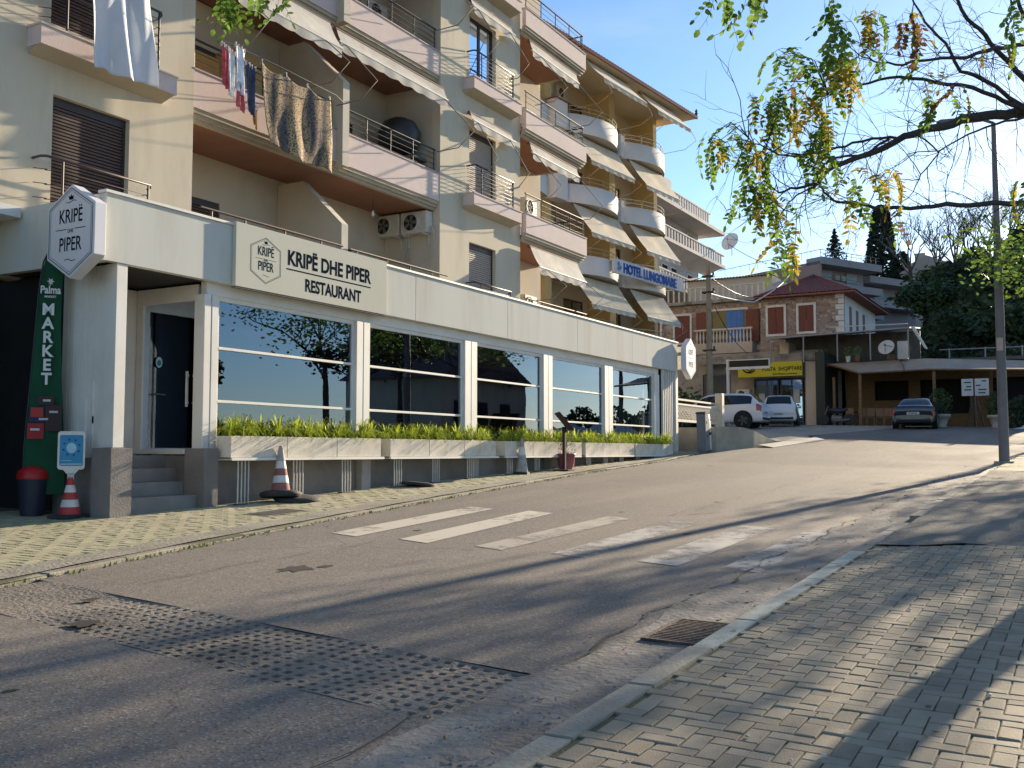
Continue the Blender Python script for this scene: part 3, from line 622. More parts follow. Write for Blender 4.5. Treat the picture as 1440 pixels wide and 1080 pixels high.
# name board
ink=M('sign_ink',(.02,.023,.032),None,4,1.,spec=0.); board_m=M('board_cream',(.58,.57,.475),(.56,.55,.455),1,.9,spec=.1)
nb=thing('name_board','cream restaurant name board with dark lettering and small six-sided crest over the first windows','sign',(13.5,11.55,4.1))
m=MB(); m.box(11.58,15.52,11.52,11.597,4.10,5.12); m.build('board',board_m,nb,bevel=.004)
m=MB(); m.box(11.575,15.525,11.53,11.598,4.075,4.098); m.build('trim',M('trim_dark',(.12,.11,.1)),nb)
text('KRIPË DHE PIPER',(12.76,11.5185,4.63),.345,ink,nb,bold=.011,sx=.88)
m=MB(); m.box(12.74,15.02,11.5180,11.5195,4.54,4.562); m.build('rule',ink,nb)
text('RESTAURANT',(13.2,11.5185,4.24),.295,ink,nb,bold=.009,sx=.84)
def crest(parent,cx,cz,w,h,y,mat_,fx=False,solid=False,tsize=.2):
    """six sided line, two words, rule, sprig; fx=True puts it on a face that looks along -X (cx is then y)"""
    def W(a,b,d=0): return (y-d,cx-a,cz+b) if fx else (cx+a,y-d,cz+b)
    def ring(w,h,t,rt):
        hw,hh=w/2,h/2; c=hh*.55
        o=[(0,hh),(hw,c),(hw,-c),(0,-hh),(-hw,-c),(-hw,c)]; s=[(a*(1-t/hw),b*(1-t/hh)) for a,b in o]
        m=MB(); m.add([W(a,b,.001) for a,b in o+s],[(k,(k+1)%6,(k+1)%6+6,k+6) for k in range(6)]); m.build('crest_outline',mat_,parent)
    ring(w,h,.012*w,0); ring(w*.93,h*.94,.006*w,0)
    rot=FACEX if fx else (R(90),0,0)
    s=w*.30
    def tx(b,z,size,sxx): text(b,W(0,z,.001),size,mat_,parent,rot,extrude=.002,bold=size*.008,sx=sxx,align='CENTER',name='lettering')
    tx('KRIPË',h*.10,s*1.0,.72); tx('PIPER',-h*.22,s*1.0,.72); tx('DHE',-h*.015,s*.28,.8)
    m=MB()
    for a,b in ((-w*.34,-w*.09),(w*.09,w*.34)): m.add([W(a,h*.022,.001),W(b,h*.022,.001),W(b,h*.03,.001),W(a,h*.03,.001)],[(0,1,2,3)])
    for k in range(10):
        for zc in (h*.335,-h*.33):
            a0=-w*.12+w*.24*k/10; a1=a0+w*.024; f=lambda a:zc+h*.012*math.sin(a/w*26)*(1 if zc>0 else -1)
            m.add([W(a0,f(a0),.001),W(a1,f(a1),.001),W(a1,f(a1)+h*.008,.001),W(a0,f(a0)+h*.008,.001)],[(0,1,2,3)])
    for an in (-.8,0,.8):
        c_,s_=math.cos(an),math.sin(an); q=[(0,0),(-.03*w,.03*w),(0,.085*w),(.03*w,.03*w)]
        m.add([W(a*c_+b*s_,h*.36+(-a*s_+b*c_),.001) for a,b in q],[(0,1,2,3)])
    m.build('crest_ornament',mat_,parent,kind='stuff')
crest(nb,12.25,4.60,.70,.76,11.5195,ink)
def hexbox(name,label,cx,cz,w,h,y0,y1,fx,inkm):
    g=thing(name,label,'sign',((y0+y1)/2,cx,cz-h/2) if fx else (cx,(y0+y1)/2,cz-h/2))
    hw,hh=w/2,h/2; c=hh*.55; o=[(0,hh),(hw,c),(hw,-c),(0,-hh),(-hw,-c),(-hw,c)]
    fn=(lambda a,b,d:(d,cx-a,cz+b)) if fx else (lambda a,b,d:(cx+a,d,cz+b))
    m=MB(); m.prism(o,fn,y0,y1); m.build('light_box',M('sign_white',(.70,.69,.72),(.67,.66,.69),1,.4),g,bevel=.01)
    crest(g,cx,cz,w*.93,h*.93,y0-.002,inkm,fx)
    m=MB()
    if fx: m.box(y1,y1+.08,cx-.2,cx+.2,cz+.1,cz+.2)
    else: m.box(cx-.35,cx-.2,y1,y1+.2,cz+.1,cz+.2)
    m.build('bracket',steel,g)
    return g
hexbox('corner_sign','white six-sided light box with dark lettering on the fascia end above the market flag',11.95,4.50,.97,1.30,8.93,9.12,True,ink)
hexbox('end_sign','smaller-looking white six-sided light box with pale grey lettering at the far end of the fascia',31.95,4.57,.95,1.36,11.3,11.48,False,M('grey_ink',(.30,.30,.32)))
m=MB(); m.box(32.1,32.75,11.62,11.85,4.25,5.0); g=tag(m.build('control_box',white),'plain white metal box mounted behind the far six-sided sign','metal box')
# ------------------------------------------------------------------ planters along the windows
leafm=M('lily_leaf',(.50,.54,.05),(.24,.34,.03),14,.5,trans=.45,rand=.4)
soilm=M('plant_soil',(.05,.04,.03))
plm=M('planter_stone',(.74,.67,.56),(.68,.61,.51),4,.9,.35,60,stain=(.34,.31,.26),samt=.4,sscale=3)
def planter_proto():
    g=local('planter_box','','planter','stone planters along the restaurant windows')
    m=MB(); W_,D,H=1.19,.31,.33; t=.03
    m.box(0,W_,0,t,0,H); m.box(0,W_,D-t,D,0,H); m.box(0,t,t+.0005,D-t-.0005,0,H); m.box(W_-t,W_,t+.0005,D-t-.0005,0,H); m.box(t,W_-t,t,D-t,0,.03)
    m.build('box',plm,g,bevel=.005)
    m=MB(); m.box(t+.001,W_-t-.001,t+.001,D-t-.001,.1,H-.04); m.build('soil',soilm,g)
    return g
def lily_proto(i):
    r=random.Random(50+i); m=MB()
    for c in range(7):
        cx=.1+c*.165+r.uniform(-.04,.04); cy=.155+r.uniform(-.05,.05)
        gsz=r.uniform(.72,1.12)
        for k in range(int(60*gsz)):
            a=r.uniform(0,6.283); L=r.uniform(.30,.58)*gsz; out=r.uniform(.2,.9); wd=r.uniform(.007,.012)
            dx,dy=math.cos(a),math.sin(a); px_,py_=-dy*wd,dx*wd; P_=[]
            for s in range(5):
                u=s/4; rr=L*out*u; z=.27+L*(1.15*u-(.55+.75*out)*u*u)*(1.65 if out<.5 else 1.25)
                w2=(1-u**2)*1.0+.05; x=cx+dx*rr+r.uniform(-.004,.004); y=cy+dy*rr
                P_+= [(x-px_*w2,y-py_*w2,z),(x+px_*w2,y+py_*w2,z)]
            m.add(P_,[(2*s,2*s+1,2*s+3,2*s+2) for s in range(4)],True)
    return m
pp=planter_proto(); lily=[lily_proto(i).build('spider_plants',leafm,None,fixn=False) for i in range(4)]
n_=0; k_=0
where=['below the first window, by the entrance steps','below the first window, middle of its three','below the first window, next to the gap','below the second window, first after the gap','below the second window, middle of its three','below the second window, last before the gap','below the third window, first after the gap','below the third window, second along','below the third window, third along','behind the menu stand','below the fourth window, left of its middle','below the fourth window, third along','below the last window, first after the gap','below the last window, middle','below the last window, end of the row']
x=11.36; px_list=[]
for gi,(gx,cnt) in enumerate(((11.36,3),(15.42,3),(19.72,3),(23.9,3),(27.25,3))):
    cnt_w=[1.26,1.30,1.32,1.08,1.02][gi]
    for k in range(cnt): px_list.append((gx+k*cnt_w*1.0,cnt_w/1.2))
for i,(x,s) in enumerate(px_list):
    z=1.42
    put(pp,USED,(x,11.33,z),0,'pale stone planter box '+where[i],scale=(s,1,1))
    l=lily[i%4]
    if i>=4: l=l.copy(); col.objects.link(l)
    l.location=(x,11.33,z); l.scale=(s,1,1.0)
    tag(l,'yellow-green spider plants spilling from the planter '+where[i],'plants','spider plants in the window planters')
# shelf with clusters of thin posts
sh=thing('planter_shelf','long white steel shelf on clusters of thin posts carrying the window planters','shelf',(20,11.45,1.3))
for (a,b) in ((11.36,15.2),(15.4,19.4),(19.7,23.6),(23.85,27.1),(27.22,30.4)):
    m=MB(); m.box(a,b,11.30,11.34,1.375,1.418); m.box(a,b,11.60,11.64,1.375,1.418); m.box(a,b,11.341,11.599,1.39,1.400); m.build('shelf_rail',white,sh)
for i in range(15):
    x=px_list[i][0]+.25
    for k in range(4):
        z0=gz(x,11.45)-.01
        if z0>1.3: continue
        xx=x+k*.075; m=MB(); m.tube([(xx,11.42,z0),(xx,11.42,1.374)],.013,6); m.build('post',galv,sh)
    z0=gz(x,11.45)
    if z0<1.3: m=MB(); m.box(x-.05,x+.3,11.37,11.47,z0-.02,z0+.012); m.build('foot_plate',rust,sh)
# ------------------------------------------------------------------ apartment building above the restaurant
apt=thing('apartment_building','beige block of flats with pink balcony fronts and brown roller shutters behind the restaurant','apartment building',(18,15,2))
WY=14.0; TOP=20.6; XB=29.3
opsA=[(10.08,11.55,4.9,7.13),(10.0,11.5,8.25,10.25),(10.0,11.5,11.35,13.3),(10.0,11.5,14.4,16.4)]
m=wall(2.0,12.95,.2,TOP,WY,WY+.25,opsA+[(2.4,12.4,.15,4.1)]); m.build('wall',beige,apt)
m=wall(WY+.25,15.7,4.0,TOP,12.70,12.95,(),XW); m.build('wall',beige_in,apt)
opsB=[(22.45,23.83,5.0,7.03),(22.45,23.83,8.25,10.08),(22.45,23.83,11.35,13.2),(22.45,23.83,14.4,16.3)]
m=wall(21.06,25.22,4.0,TOP,WY,WY+.25,opsB); m.build('wall',beige,apt)
m=wall(WY+.25,15.7,4.0,TOP,21.06,21.31,(),XW); m.build('wall',beige_in,apt)
m=wall(WY+.25,15.5,4.0,TOP,24.97,25.22,(),XW); m.build('wall',beige_in,apt)
# recess back walls with shutter openings
lv=[(4.6,7.5),(7.75,10.6),(10.8,13.65),(13.85,16.7)]
opsR=[]
for z0,z1 in lv:
    opsR+=[(13.3,15.3,z0,z0+2.1),(18.6,19.7,z0+.3,z0+1.9)]
m=wall(12.95,21.06,4.0,TOP,15.7,15.9,opsR); m.build('wall',beige_in,apt)
opsC=[(26.0,27.2,z0,z0+2.1) for z0,z1 in lv]
m=wall(25.22,XB,4.0,17.3,15.5,15.7,opsC); m.build('wall',sand,apt)
m=wall(15.7,20,4.0,17.3,XB-.25,XB,(),XW); m.build('wall',sand,apt)
shut=M('brown_shutter',(.095,.058,.05),(.08,.05,.042),20,.6); shutl=M('beige_shutter',(.42,.36,.32),(.38,.33,.29),20,.6); frame_dark=M('dark_frame',(.045,.035,.035),None,5,.5)
def shutter(x0,x1,z0,z1,y,mat_,parent=apt,fn=None,pitch=.055,name='shutter'):
    """roller shutter: one ribbed sheet in a frame"""
    fn=fn or (lambda u,v,d:(u,d,v))
    f=MB(); t=.05
    for a,b,c,d in ((x0,x0+t,z0,z1),(x1-t,x1,z0,z1),(x0+t,x1-t,z1-.14,z1)): 
        m=[fn(a,c,y-.02),fn(b,c,y-.02),fn(b,d,y-.02),fn(a,d,y-.02),fn(a,c,y+.04),fn(b,c,y+.04),fn(b,d,y+.04),fn(a,d,y+.04)]
        f.add(m,[(0,1,2,3),(4,5,6,7),(0,1,5,4),(1,2,6,5),(2,3,7,6),(3,0,4,7)])
    o=f.build('window',frame_dark,parent)
    s=MB(); n=max(2,int((z1-.14-z0)/pitch)); V=[];Fc=[]
    for k in range(n+1):
        z=z0+(z1-.14-z0)*k/n
        for dz,dy in ((0,.03),(.012,0),(pitch*.8,-.004)):
            V+=[fn(x0+t,min(z+dz,z1-.14),y+dy),fn(x1-t,min(z+dz,z1-.14),y+dy)]
    for k in range(len(V)//2-1): Fc.append((2*k,2*k+1,2*k+3,2*k+2))
    s.add(V,Fc); s.build('shutter',mat_,o)
    return o
def glazed(x0,x1,z0,z1,y,parent=apt,fn=None,n=2,mat_=None,gl=None):
    fn=fn or (lambda u,v,d:(u,d,v)); f=MB(); t=.07; mat_=mat_ or frame_dark
    parts=[(x0,x0+t,z0,z1),(x1-t,x1,z0,z1),(x0+t,x1-t,z1-t,z1),(x0+t,x1-t,z0,z0+t)]+[((x0+(x1-x0)*k/n)-.04,(x0+(x1-x0)*k/n)+.04,z0+t,z1-t) for k in range(1,n)]
    for a,b,c,d in parts:
        f.add([fn(a,c,y-.03),fn(b,c,y-.03),fn(b,d,y-.03),fn(a,d,y-.03),fn(a,c,y+.03),fn(b,c,y+.03),fn(b,d,y+.03),fn(a,d,y+.03)],[(0,1,2,3),(4,5,6,7),(0,1,5,4),(1,2,6,5),(2,3,7,6),(3,0,4,7)])
    o=f.build('window',mat_,parent)
    for k in range(n):
        a=x0+(x1-x0)*k/n+(.04 if k else t); b=x0+(x1-x0)*(k+1)/n-(.04 if k<n-1 else t)
        m=MB(); m.add([fn(a,z0+t,y),fn(b,z0+t,y),fn(b,z1-t,y),fn(a,z1-t,y)],[(0,1,2,3)]); m.build('pane',gl or blueglass,o)
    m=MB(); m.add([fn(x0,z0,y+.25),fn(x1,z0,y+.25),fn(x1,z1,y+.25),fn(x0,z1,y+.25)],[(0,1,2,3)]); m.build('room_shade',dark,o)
    return o
def railing(parent,x0,x1,y,z0,z1,n=4,nb=4,mat_=brown,hr=.024,ends=True,fn=None):
    fn=fn or (lambda u,v,d:Vector((u,d,v)))
    m=MB(); m.tube([fn(x0,z1,y),fn(x1,z1,y)],hr,8); m.build('handrail',mat_,parent)
    for k in range(n):
        x=x0+.05+(x1-x0-.1)*k/(n-1); m=MB(); m.tube([fn(x,z0,y),fn(x,z1,y)],.015,6); m.build('post',mat_,parent)
    for k in range(nb):
        z=z0+(z1-z0)*(k+.6)/(nb+.4); m=MB(); m.tube([fn(x0,z,y),fn(x1,z,y)],.009,5); m.build('bar',mat_,parent)
# windows
shutter(10.08,11.55,4.9,7.13,14.12,shut); shutter(10.0,11.5,8.25,10.25,14.12,shut); shutter(10,11.5,11.35,13.3,14.12,shut); shutter(10,11.5,14.4,16.4,14.12,shut)
shutter(22.45,23.83,5.0,7.03,14.12,shutl); shutter(22.45,23.83,8.25,10.08,14.12,shutl); glazed(22.45,23.83,11.35,13.2,14.15); shutter(22.45,23.83,14.4,16.3,14.12,shutl)
for i,(z0,z1) in enumerate(lv):
    if i==0: shutter(13.3,15.3,z0,z0+2.1,15.75,shut); shutter(18.6,19.7,z0+.3,z0+1.9,15.75,shut)
    else: glazed(13.3,15.3,z0,z0+2.1,15.76); glazed(18.6,19.7,z0+.3,z0+1.9,15.76)
for i,(z0,z1) in enumerate(lv): shutter(26.0,27.2,z0,z0+2.1,15.56,shut)
# recess balconies, levels 2 to 4
def balcony(x0,x1,yf,yb,zb,zt,openR=False):
    """parapet front with stepped moulding and painted soffit; zb underside, zt parapet top"""
    P=MB(); P.box(x0,x1,yf,yf+.12,zb+.22,zt)
    if openR: P.box(x1-.12,x1,yf+.121,yb,zb+.22,zt)
    b=P.build('balcony',pink,apt)
    m=MB(); m.box(x0,x1,yf-.02,yf+.16,zt,zt+.03); 
    if openR: m.box(x1-.14,x1+.02,yf+.161,yb,zt,zt+.03)
    m.build('coping',M('coping_rose',(.45,.36,.36)),b)
    for k,(d,z0,z1) in enumerate(((.03,zb+.14,zb+.219),(.075,zb+.065,zb+.139),(.13,zb,zb+.064))):
        m=MB(); m.box(x0,x1-(d if openR else 0),yf+d,yf+d+.1,z0,z1)
        if openR: m.box(x1-d-.1,x1-d,yf+d+.101,yb,z0,z1)
        m.build('moulding',mould,b)
    m=MB(); m.box(x0,x1-.24*openR,yf+.24,yb,zb+.02,zb+.2); m.build('slab',soffit,b)
    return b
for (zb,zt) in ((7.58,8.50),(10.80,11.62),(13.95,14.70)):
    b=balcony(12.955,21.055,14.01,15.7,zb,zt)
    railing(b,17.25,21.0,14.12,zt+.03,zt+.62,5,4,black)
    railing(b,13.0,16.95,14.12,zt+.03,zt+.62,5,4,black)
# level one terrace floor, rail and sloping party wall
m=MB(); m.box(12.96,21.05,14.0,15.69,4.55,4.6); m.build('terrace_floor',concrete,apt)
tr=MB(); tr.tube([(12.98,13.8,5.92),(17.0,13.8,5.92)],.026,8); tr=tr.build('terrace_railing',brown,apt)
m=MB(); m.tube([(17.25,13.8,5.9),(21.1,13.8,5.9)],.026,8); m.build('handrail',brown,tr)
for x in (13.25,14.1,15.2,16.3,17.5,18.6,19.5,20.4): m=MB(); m.tube([(x,13.8,4.9),(x,13.8,5.9)],.018); m.build('post',brown,tr)
for z in (5.3,5.5,5.7):
    m=MB(); m.tube([(12.98,13.8,z),(16.98,13.8,z)],.009); m.tube([(17.26,13.8,z),(21.05,13.8,z)],.009); m.build('bar',brown,tr)
def party(zlo,zcap,zf):
    m=MB(); m.prism([(13.86,zlo),(15.69,zlo),(15.69,zcap),(15.0,zcap),(13.86,zf)],lambda u,v,d:(d,u,v),17.02,17.2); m.build('party_wall',beige_in,apt)
    m=MB(); m.prism([(13.83,zlo),(13.857,zlo),(13.857,zf),(14.99,zcap-.002),(14.96,zcap+.0),(13.83,zf+.02)],lambda u,v,d:(d,u,v),17.0,17.22); m.build('party_cap',M('cap_pale',(.55,.5,.42)),apt)
party(4.6,7.49,6.4); party(7.7,10.66,9.55); party(10.9,13.78,12.6)
# corner balconies on the far side
for (zb,zt) in ((7.55,8.33),(10.6,11.34),(13.65,14.38)):
    b=balcony(25.22,29.27,13.8,15.5,zb,zt,True)
    railing(b,25.3,29.2,13.88,zt+.03,zt+.62,5,3,black)
    railing(b,13.9,15.4,29.2,zt+.03,zt+.62,3,3,black,fn=lambda u,v,d:Vector((d,u,v)))
b=MB().box(25.22,29.27,13.85,15.49,4.5,4.9).build('terrace_floor',concrete,apt)
t2=MB(); t2.tube([(25.2,13.85,5.9),(29.3,13.85,5.9)],.024,8); t2=t2.build('terrace_railing',brown,apt)
for k in range(5): m=MB(); m.tube([(25.3+k*.98,13.85,4.9),(25.3+k*.98,13.85,5.9)],.015); m.build('post',brown,t2)
for z in (5.5,5.7): m=MB(); m.tube([(25.2,13.85,z),(29.3,13.85,z)],.009); m.build('bar',brown,t2)
# french balconies with bowed rails
def juliet(x0,x1,zs,zt,slab=True,n=7,lo=None):
    j=MB()
    if slab: j.box(x0-.15,x1+.25,13.66,13.999,zs,zs+.30); j.box(x0-.17,x1+.27,13.64,13.999,zs+.301,zs+.33)
    else: j.box(x0,x1,13.98,13.999,zs+.2,zs+.22)
    j=j.build('french_balcony',pink,apt)
    if slab:
        m=MB(); m.prism([(13.68,zs-.001),(13.999,zs-.10),(13.999,zs-.001)],lambda u,v,d:(d,u,v),x0-.13,x1+.22); m.build('moulding',mould,j)
    y=13.74; zb=zs+(.36 if slab else .3)
    m=MB(); m.tube([(x0,13.99,zt-.01),(x0,13.8,zt-.005),(x0+.06,y,zt),(x1-.06,y,zt),(x1,13.8,zt-.01),(x1-.02,13.86,zt-.06)],.022,8); m.build('handrail',brown if not slab else black,j)
    for k in range(n):
        z=zb+(zt-zb)*(k+.3)/n; m=MB(); m.tube([(x0+.02,13.99,z),(x0+.12,y+.05,z-.03),(x0+.05,y+.02,z-.06),(x0+.25,y,z-.03),(x1-.15,y,z-.03),(x1-.02,y+.06,z-.05),(x1-.07,y+.08,z),(x1-.02,13.99,z+.02)],.007,5); m.build('bar',brown if not slab else black,j)
    for x in (x0+.35,x1-.1): m=MB(); m.tube([(x,y,zb-.03),(x,y,zt)],.018,6); m.build('post',brown if not slab else black,j)
juliet(22.3,24.45,11.02,12.10); juliet(22.3,24.45,7.92,9.02); juliet(22.3,24.3,4.6,5.92,False)
juliet(9.75,11.85,4.6,6.03,False,5); juliet(9.75,12.0,7.72,9.1); juliet(9.75,12.0,10.8,12.1)
juliet(22.3,24.45,14.0,15.1)
# coping strip and low parapet left of the corner
m=MB(); m.box(2,9.18,13.4,13.998,4.9,5.06); m.build('ledge',white,apt)
m=MB(); m.box(2,12,14.0,20,TOP,TOP+.2); m.box(12.001,25.22,14.0,20,TOP,TOP+.2); m.build('roof',concrete,apt)
m=wall(18,27,4.1,TOP,20,20.2); m.build('wall',beige,apt)
# ------------------------------------------------------------------ market opening under the flats
mk=thing('market_front','dark open shop front behind the green market flag','shop',(7.5,14.5,.5))
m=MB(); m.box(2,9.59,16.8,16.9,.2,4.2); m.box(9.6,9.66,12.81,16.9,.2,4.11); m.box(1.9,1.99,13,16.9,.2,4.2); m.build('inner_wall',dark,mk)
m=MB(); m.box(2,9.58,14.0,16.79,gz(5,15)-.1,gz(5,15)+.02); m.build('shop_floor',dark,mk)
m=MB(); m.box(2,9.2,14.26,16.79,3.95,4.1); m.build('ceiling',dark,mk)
for z in (2.05,2.75):
    m=MB(); m.box(6.4,9.3,13.95,13.99,z,z+.035); m.build('rail',galv,mk)
for k in range(3):
    m=MB(); m.box(6.4,9.2,14.8,15.2,.9+k*.6,.94+k*.6); m.build('shelf',black,mk)
m=MB()
for k in range(30):
    x=6.5+k*.09; m.box(x,x+.06,14.85,14.95,.945+(k%3)*.6,.945+(k%3)*.6+.2)
m.build('goods',M('faded_goods',(.06,.03,.03),(.02,.04,.05),14),mk,kind='stuff')
# ------------------------------------------------------------------ awnings with drop arms
def awning(name_label,x0,x1,y,z,out,drop,arms,group='awnings on the flats',fabricm=fabric,yp=None,rot=None,scallop=True,armz=None,elbow=1.0,tubem=None,zr=None):
    """roller at (y,z); cloth runs out toward the street and down; arms hang to the rail below"""
    tubem=tubem or steel
    g=thing('awning',name_label,'awning',tuple(rot@Vector(((x0+x1)/2,y,z))) if rot is not None else ((x0+x1)/2,y,z),group)
    T=rot
    def mk_(): 
        m=MB(); m.T=T; return m
    m=mk_(); m.tube([(x0,y,z),(x1,y,z)],.05,8); m.build('roller',M('roller_brown',(.16,.09,.075)),g)
    yf,zf=y-out,z-drop; n=int((x1-x0)/.09)
    m=mk_(); us=frange(x0+.03,x1-.03,max(4,n))
    rr=random.Random(int(x0*100)); ph=rr.random()*6
    m.grid(us,frange(0,1,6),lambda u,v:(u,y-.03+(yf-y)*v,z+.03+(zf-z)*v-.05*math.sin(v*math.pi)*(1+.35*math.sin(u*3.1+ph)))); m.build('cloth',fabricm,g,fixn=False)
    m=mk_(); m.tube([(x0,yf-.02,zf),(x1,yf-.02,zf)],.028,8); m.build('front_bar',white,g)
    m=mk_(); V=[];Fc=[]
    for k,u in enumerate(us):
        ww=.012*math.sin(k*.8)
        V+=[(u,yf-.035,zf-.01),(u,yf-.035+ww,zf-.17-.04*abs(math.sin(k*.55)))]
    for k in range(len(us)-1): Fc.append((2*k,2*k+1,2*k+3,2*k+2))
    m.add(V,Fc,True)
    if scallop: m.build('valance',fabricm,g,fixn=False)
    for xa in arms:
        zz=zr if zr is not None else z-1.9
        m=mk_(); m.tube([(xa,yf-.02,zf),(xa,y-elbow,zz+.40),(xa,y-elbow*.55,zz+.06),(xa,y+.08 if yp is None else yp,zz+.05)],.013,6); m.build('arm',tubem,g)
    return g
awning('dirty white awning half lowered above the spotted blanket',13.3,16.35,13.70,10.55,.35,.62,(13.5,15.8),zr=8.95)
awning('rolled-up white awning with scalloped edge, right half of the balcony beside the spotted blanket',16.5,20.7,13.68,10.5,.12,.30,(16.7,20.55),zr=8.85)
awning('rolled-up awning above the topmost wide balcony over the blanket',13.2,20.6,13.68,13.62,.12,.3,(13.5,16.9,20.5),zr=11.9)
awning('small folded awning under the upper french balcony',22.25,24.5,13.9,10.42,.12,.22,(22.5,24.2),elbow=.75,zr=8.75,yp=13.76)
awning('small awning above the glazed french window at the top of the beige wall',22.25,24.5,13.9,13.5,.12,.22,(22.5,24.2),elbow=.75,zr=11.85,yp=13.76)
awning('furled awning with scalloped edge under the highest pink corner balcony',25.45,28.6,13.85,13.5,.10,.3,(26.0,28.45),zr=11.7)
awning('furled awning with scalloped edge under the middle pink corner balcony',25.45,28.6,13.85,10.45,.10,.28,(25.6,28.45),zr=8.7)
awning('part-lowered pale awning under the lowest pink corner balcony, just above the fascia',25.45,28.6,13.85,7.42,.32,.62,(25.9,28.45),zr=5.85)
# ------------------------------------------------------------------ air conditioners
acm=M('ac_casing',(.62,.60,.54),(.56,.54,.48),6,.6,stain=(.4,.37,.3),samt=.4,sscale=3)
def ac_proto():
    g=local('air_conditioner','','air conditioner','air conditioner units on the walls')
    m=MB(); m.box(-.4,.4,-.28,0,0,.55); m.build('casing',acm,g,bevel=.02)
    m=MB(); m.lathe([(.235,0),(.235,.02),(.205,.02),(.205,.002)],(-.09,-.281,.275),20,Matrix.Rotation(R(90),4,'X')); m.build('fan_ring',acm,g)
    m=MB(); m.lathe([(0,.004),(.205,.004)],(-.09,-.281,.275),20,Matrix.Rotation(R(90),4,'X')); m.build('fan_opening',M('fan_dark',(.03,.03,.03)),g)
    m=MB()
    for k in range(5):
        a=k*1.2566; c,s=math.cos(a),math.sin(a); q=[(.03,-.02),(.19,-.05),(.19,.06),(.03,.03)]
        m.add([(-.09+x*c-z*s,-.292,.275+x*s+z*c) for x,z in q],[(0,1,2,3)])
    m.build('fan_blades',M('fan_grey',(.16,.16,.15)),g)
    for x in (-.3,.3):
        m=MB(); m.box(x-.02,x+.02,-.3,0.01,-.05,-.002); m.box(x-.02,x+.02,-.03,.01,-.3,-.051); m.build('bracket',galv,g)
    m=MB(); m.tube([(.4,-.12,.15),(.47,-.12,.12),(.48,-.06,-.05),(.44,0,-.2),(.44,.0,-.6)],.02,6); m.build('pipe',M('pipe_white',(.6,.58,.52)),g)
    return g
acp=ac_proto()
RL=R(-90)
put(acp,USED,(21.04,15.45,7.0),RL,'off-white air conditioner low in the recess, farther from the street of the pair')
put(acp,USED,(21.04,14.6,7.0),RL,'off-white air conditioner low in the recess, nearer the street of the pair')
put(acp,USED,(28.1,15.48,11.9),0,'air conditioner on the wall above the upper pink corner balcony')
put(acp,USED,(28.1,15.48,9.0),0,'air conditioner on the wall behind the middle pink corner balcony')
put(acp,USED,(28.1,15.48,5.9),0,'air conditioner on brackets beside the terrace rail under the part-lowered awning')
put(acp,USED,(20.3,15.68,12.4),0,'air conditioner in the shaded upper recess')
m=MB(); m.tube([(21.03,14.95,7.0),(21.03,14.95,4.7)],.03,6); tag(m.build('drain_pipe',M('pipe_cream',(.45,.41,.33))),'cream drain pipe running down the recess wall below the paired air conditioners','pipe')
# ------------------------------------------------------------------ washing, balcony clutter
def leopard():
    m_=bpy.data.materials.new('spotted_blanket'); m_.use_nodes=True; nt=m_.node_tree; N=nt.nodes; L=nt.links; b=N['Principled BSDF']; b.inputs['Roughness'].default_value=.95
    tc=N.new('ShaderNodeTexCoord'); w_=N.new('ShaderNodeTexNoise'); w_.inputs['Scale'].default_value=2.2; w_.inputs['Detail'].default_value=1
    mp=N.new('ShaderNodeMapping'); mp.inputs['Scale'].default_value=(2.4,.2,.25); L.new(tc.outputs['UV'],mp.inputs[0]); L.new(tc.outputs['Object'],mp.inputs[0]); L.new(mp.outputs[0],w_.inputs[0])
    cr=N.new('ShaderNodeValToRGB'); e=cr.color_ramp.elements; e[0].position=.38; e[0].color=(.10,.09,.095,1); e[1].position=.62; e[1].color=(.42,.31,.18,1); k=cr.color_ramp.elements.new(.47); k.color=(.22,.165,.125,1); k=cr.color_ramp.elements.new(.55); k.color=(.32,.22,.12,1); L.new(w_.outputs[0],cr.inputs[0])
    v=N.new('ShaderNodeTexVoronoi'); v.inputs['Scale'].default_value=25; L.new(tc.outputs['Object'],v.inputs[0])
    r=N.new('ShaderNodeMapRange'); r.inputs[1].default_value=.36; r.inputs[2].default_value=.42; L.new(v.outputs['Distance'],r.inputs[0])
    r2=N.new('ShaderNodeMapRange'); r2.inputs[1].default_value=.12; r2.inputs[2].default_value=.16; r2.inputs[3].default_value=1; r2.inputs[4].default_value=0; L.new(v.outputs['Distance'],r2.inputs[0])
    mm=N.new('ShaderNodeMath'); mm.operation='MAXIMUM'; L.new(r.outputs[0],mm.inputs[0]); L.new(r2.outputs[0],mm.inputs[1])
    mx=N.new('ShaderNodeMix'); mx.data_type='RGBA'; mx.inputs[6].default_value=(.03,.024,.024,1); L.new(mm.outputs[0],mx.inputs[0]); L.new(cr.outputs[0],mx.inputs[7]); L.new(mx.outputs[2],b.inputs['Base Color'])
    return m_
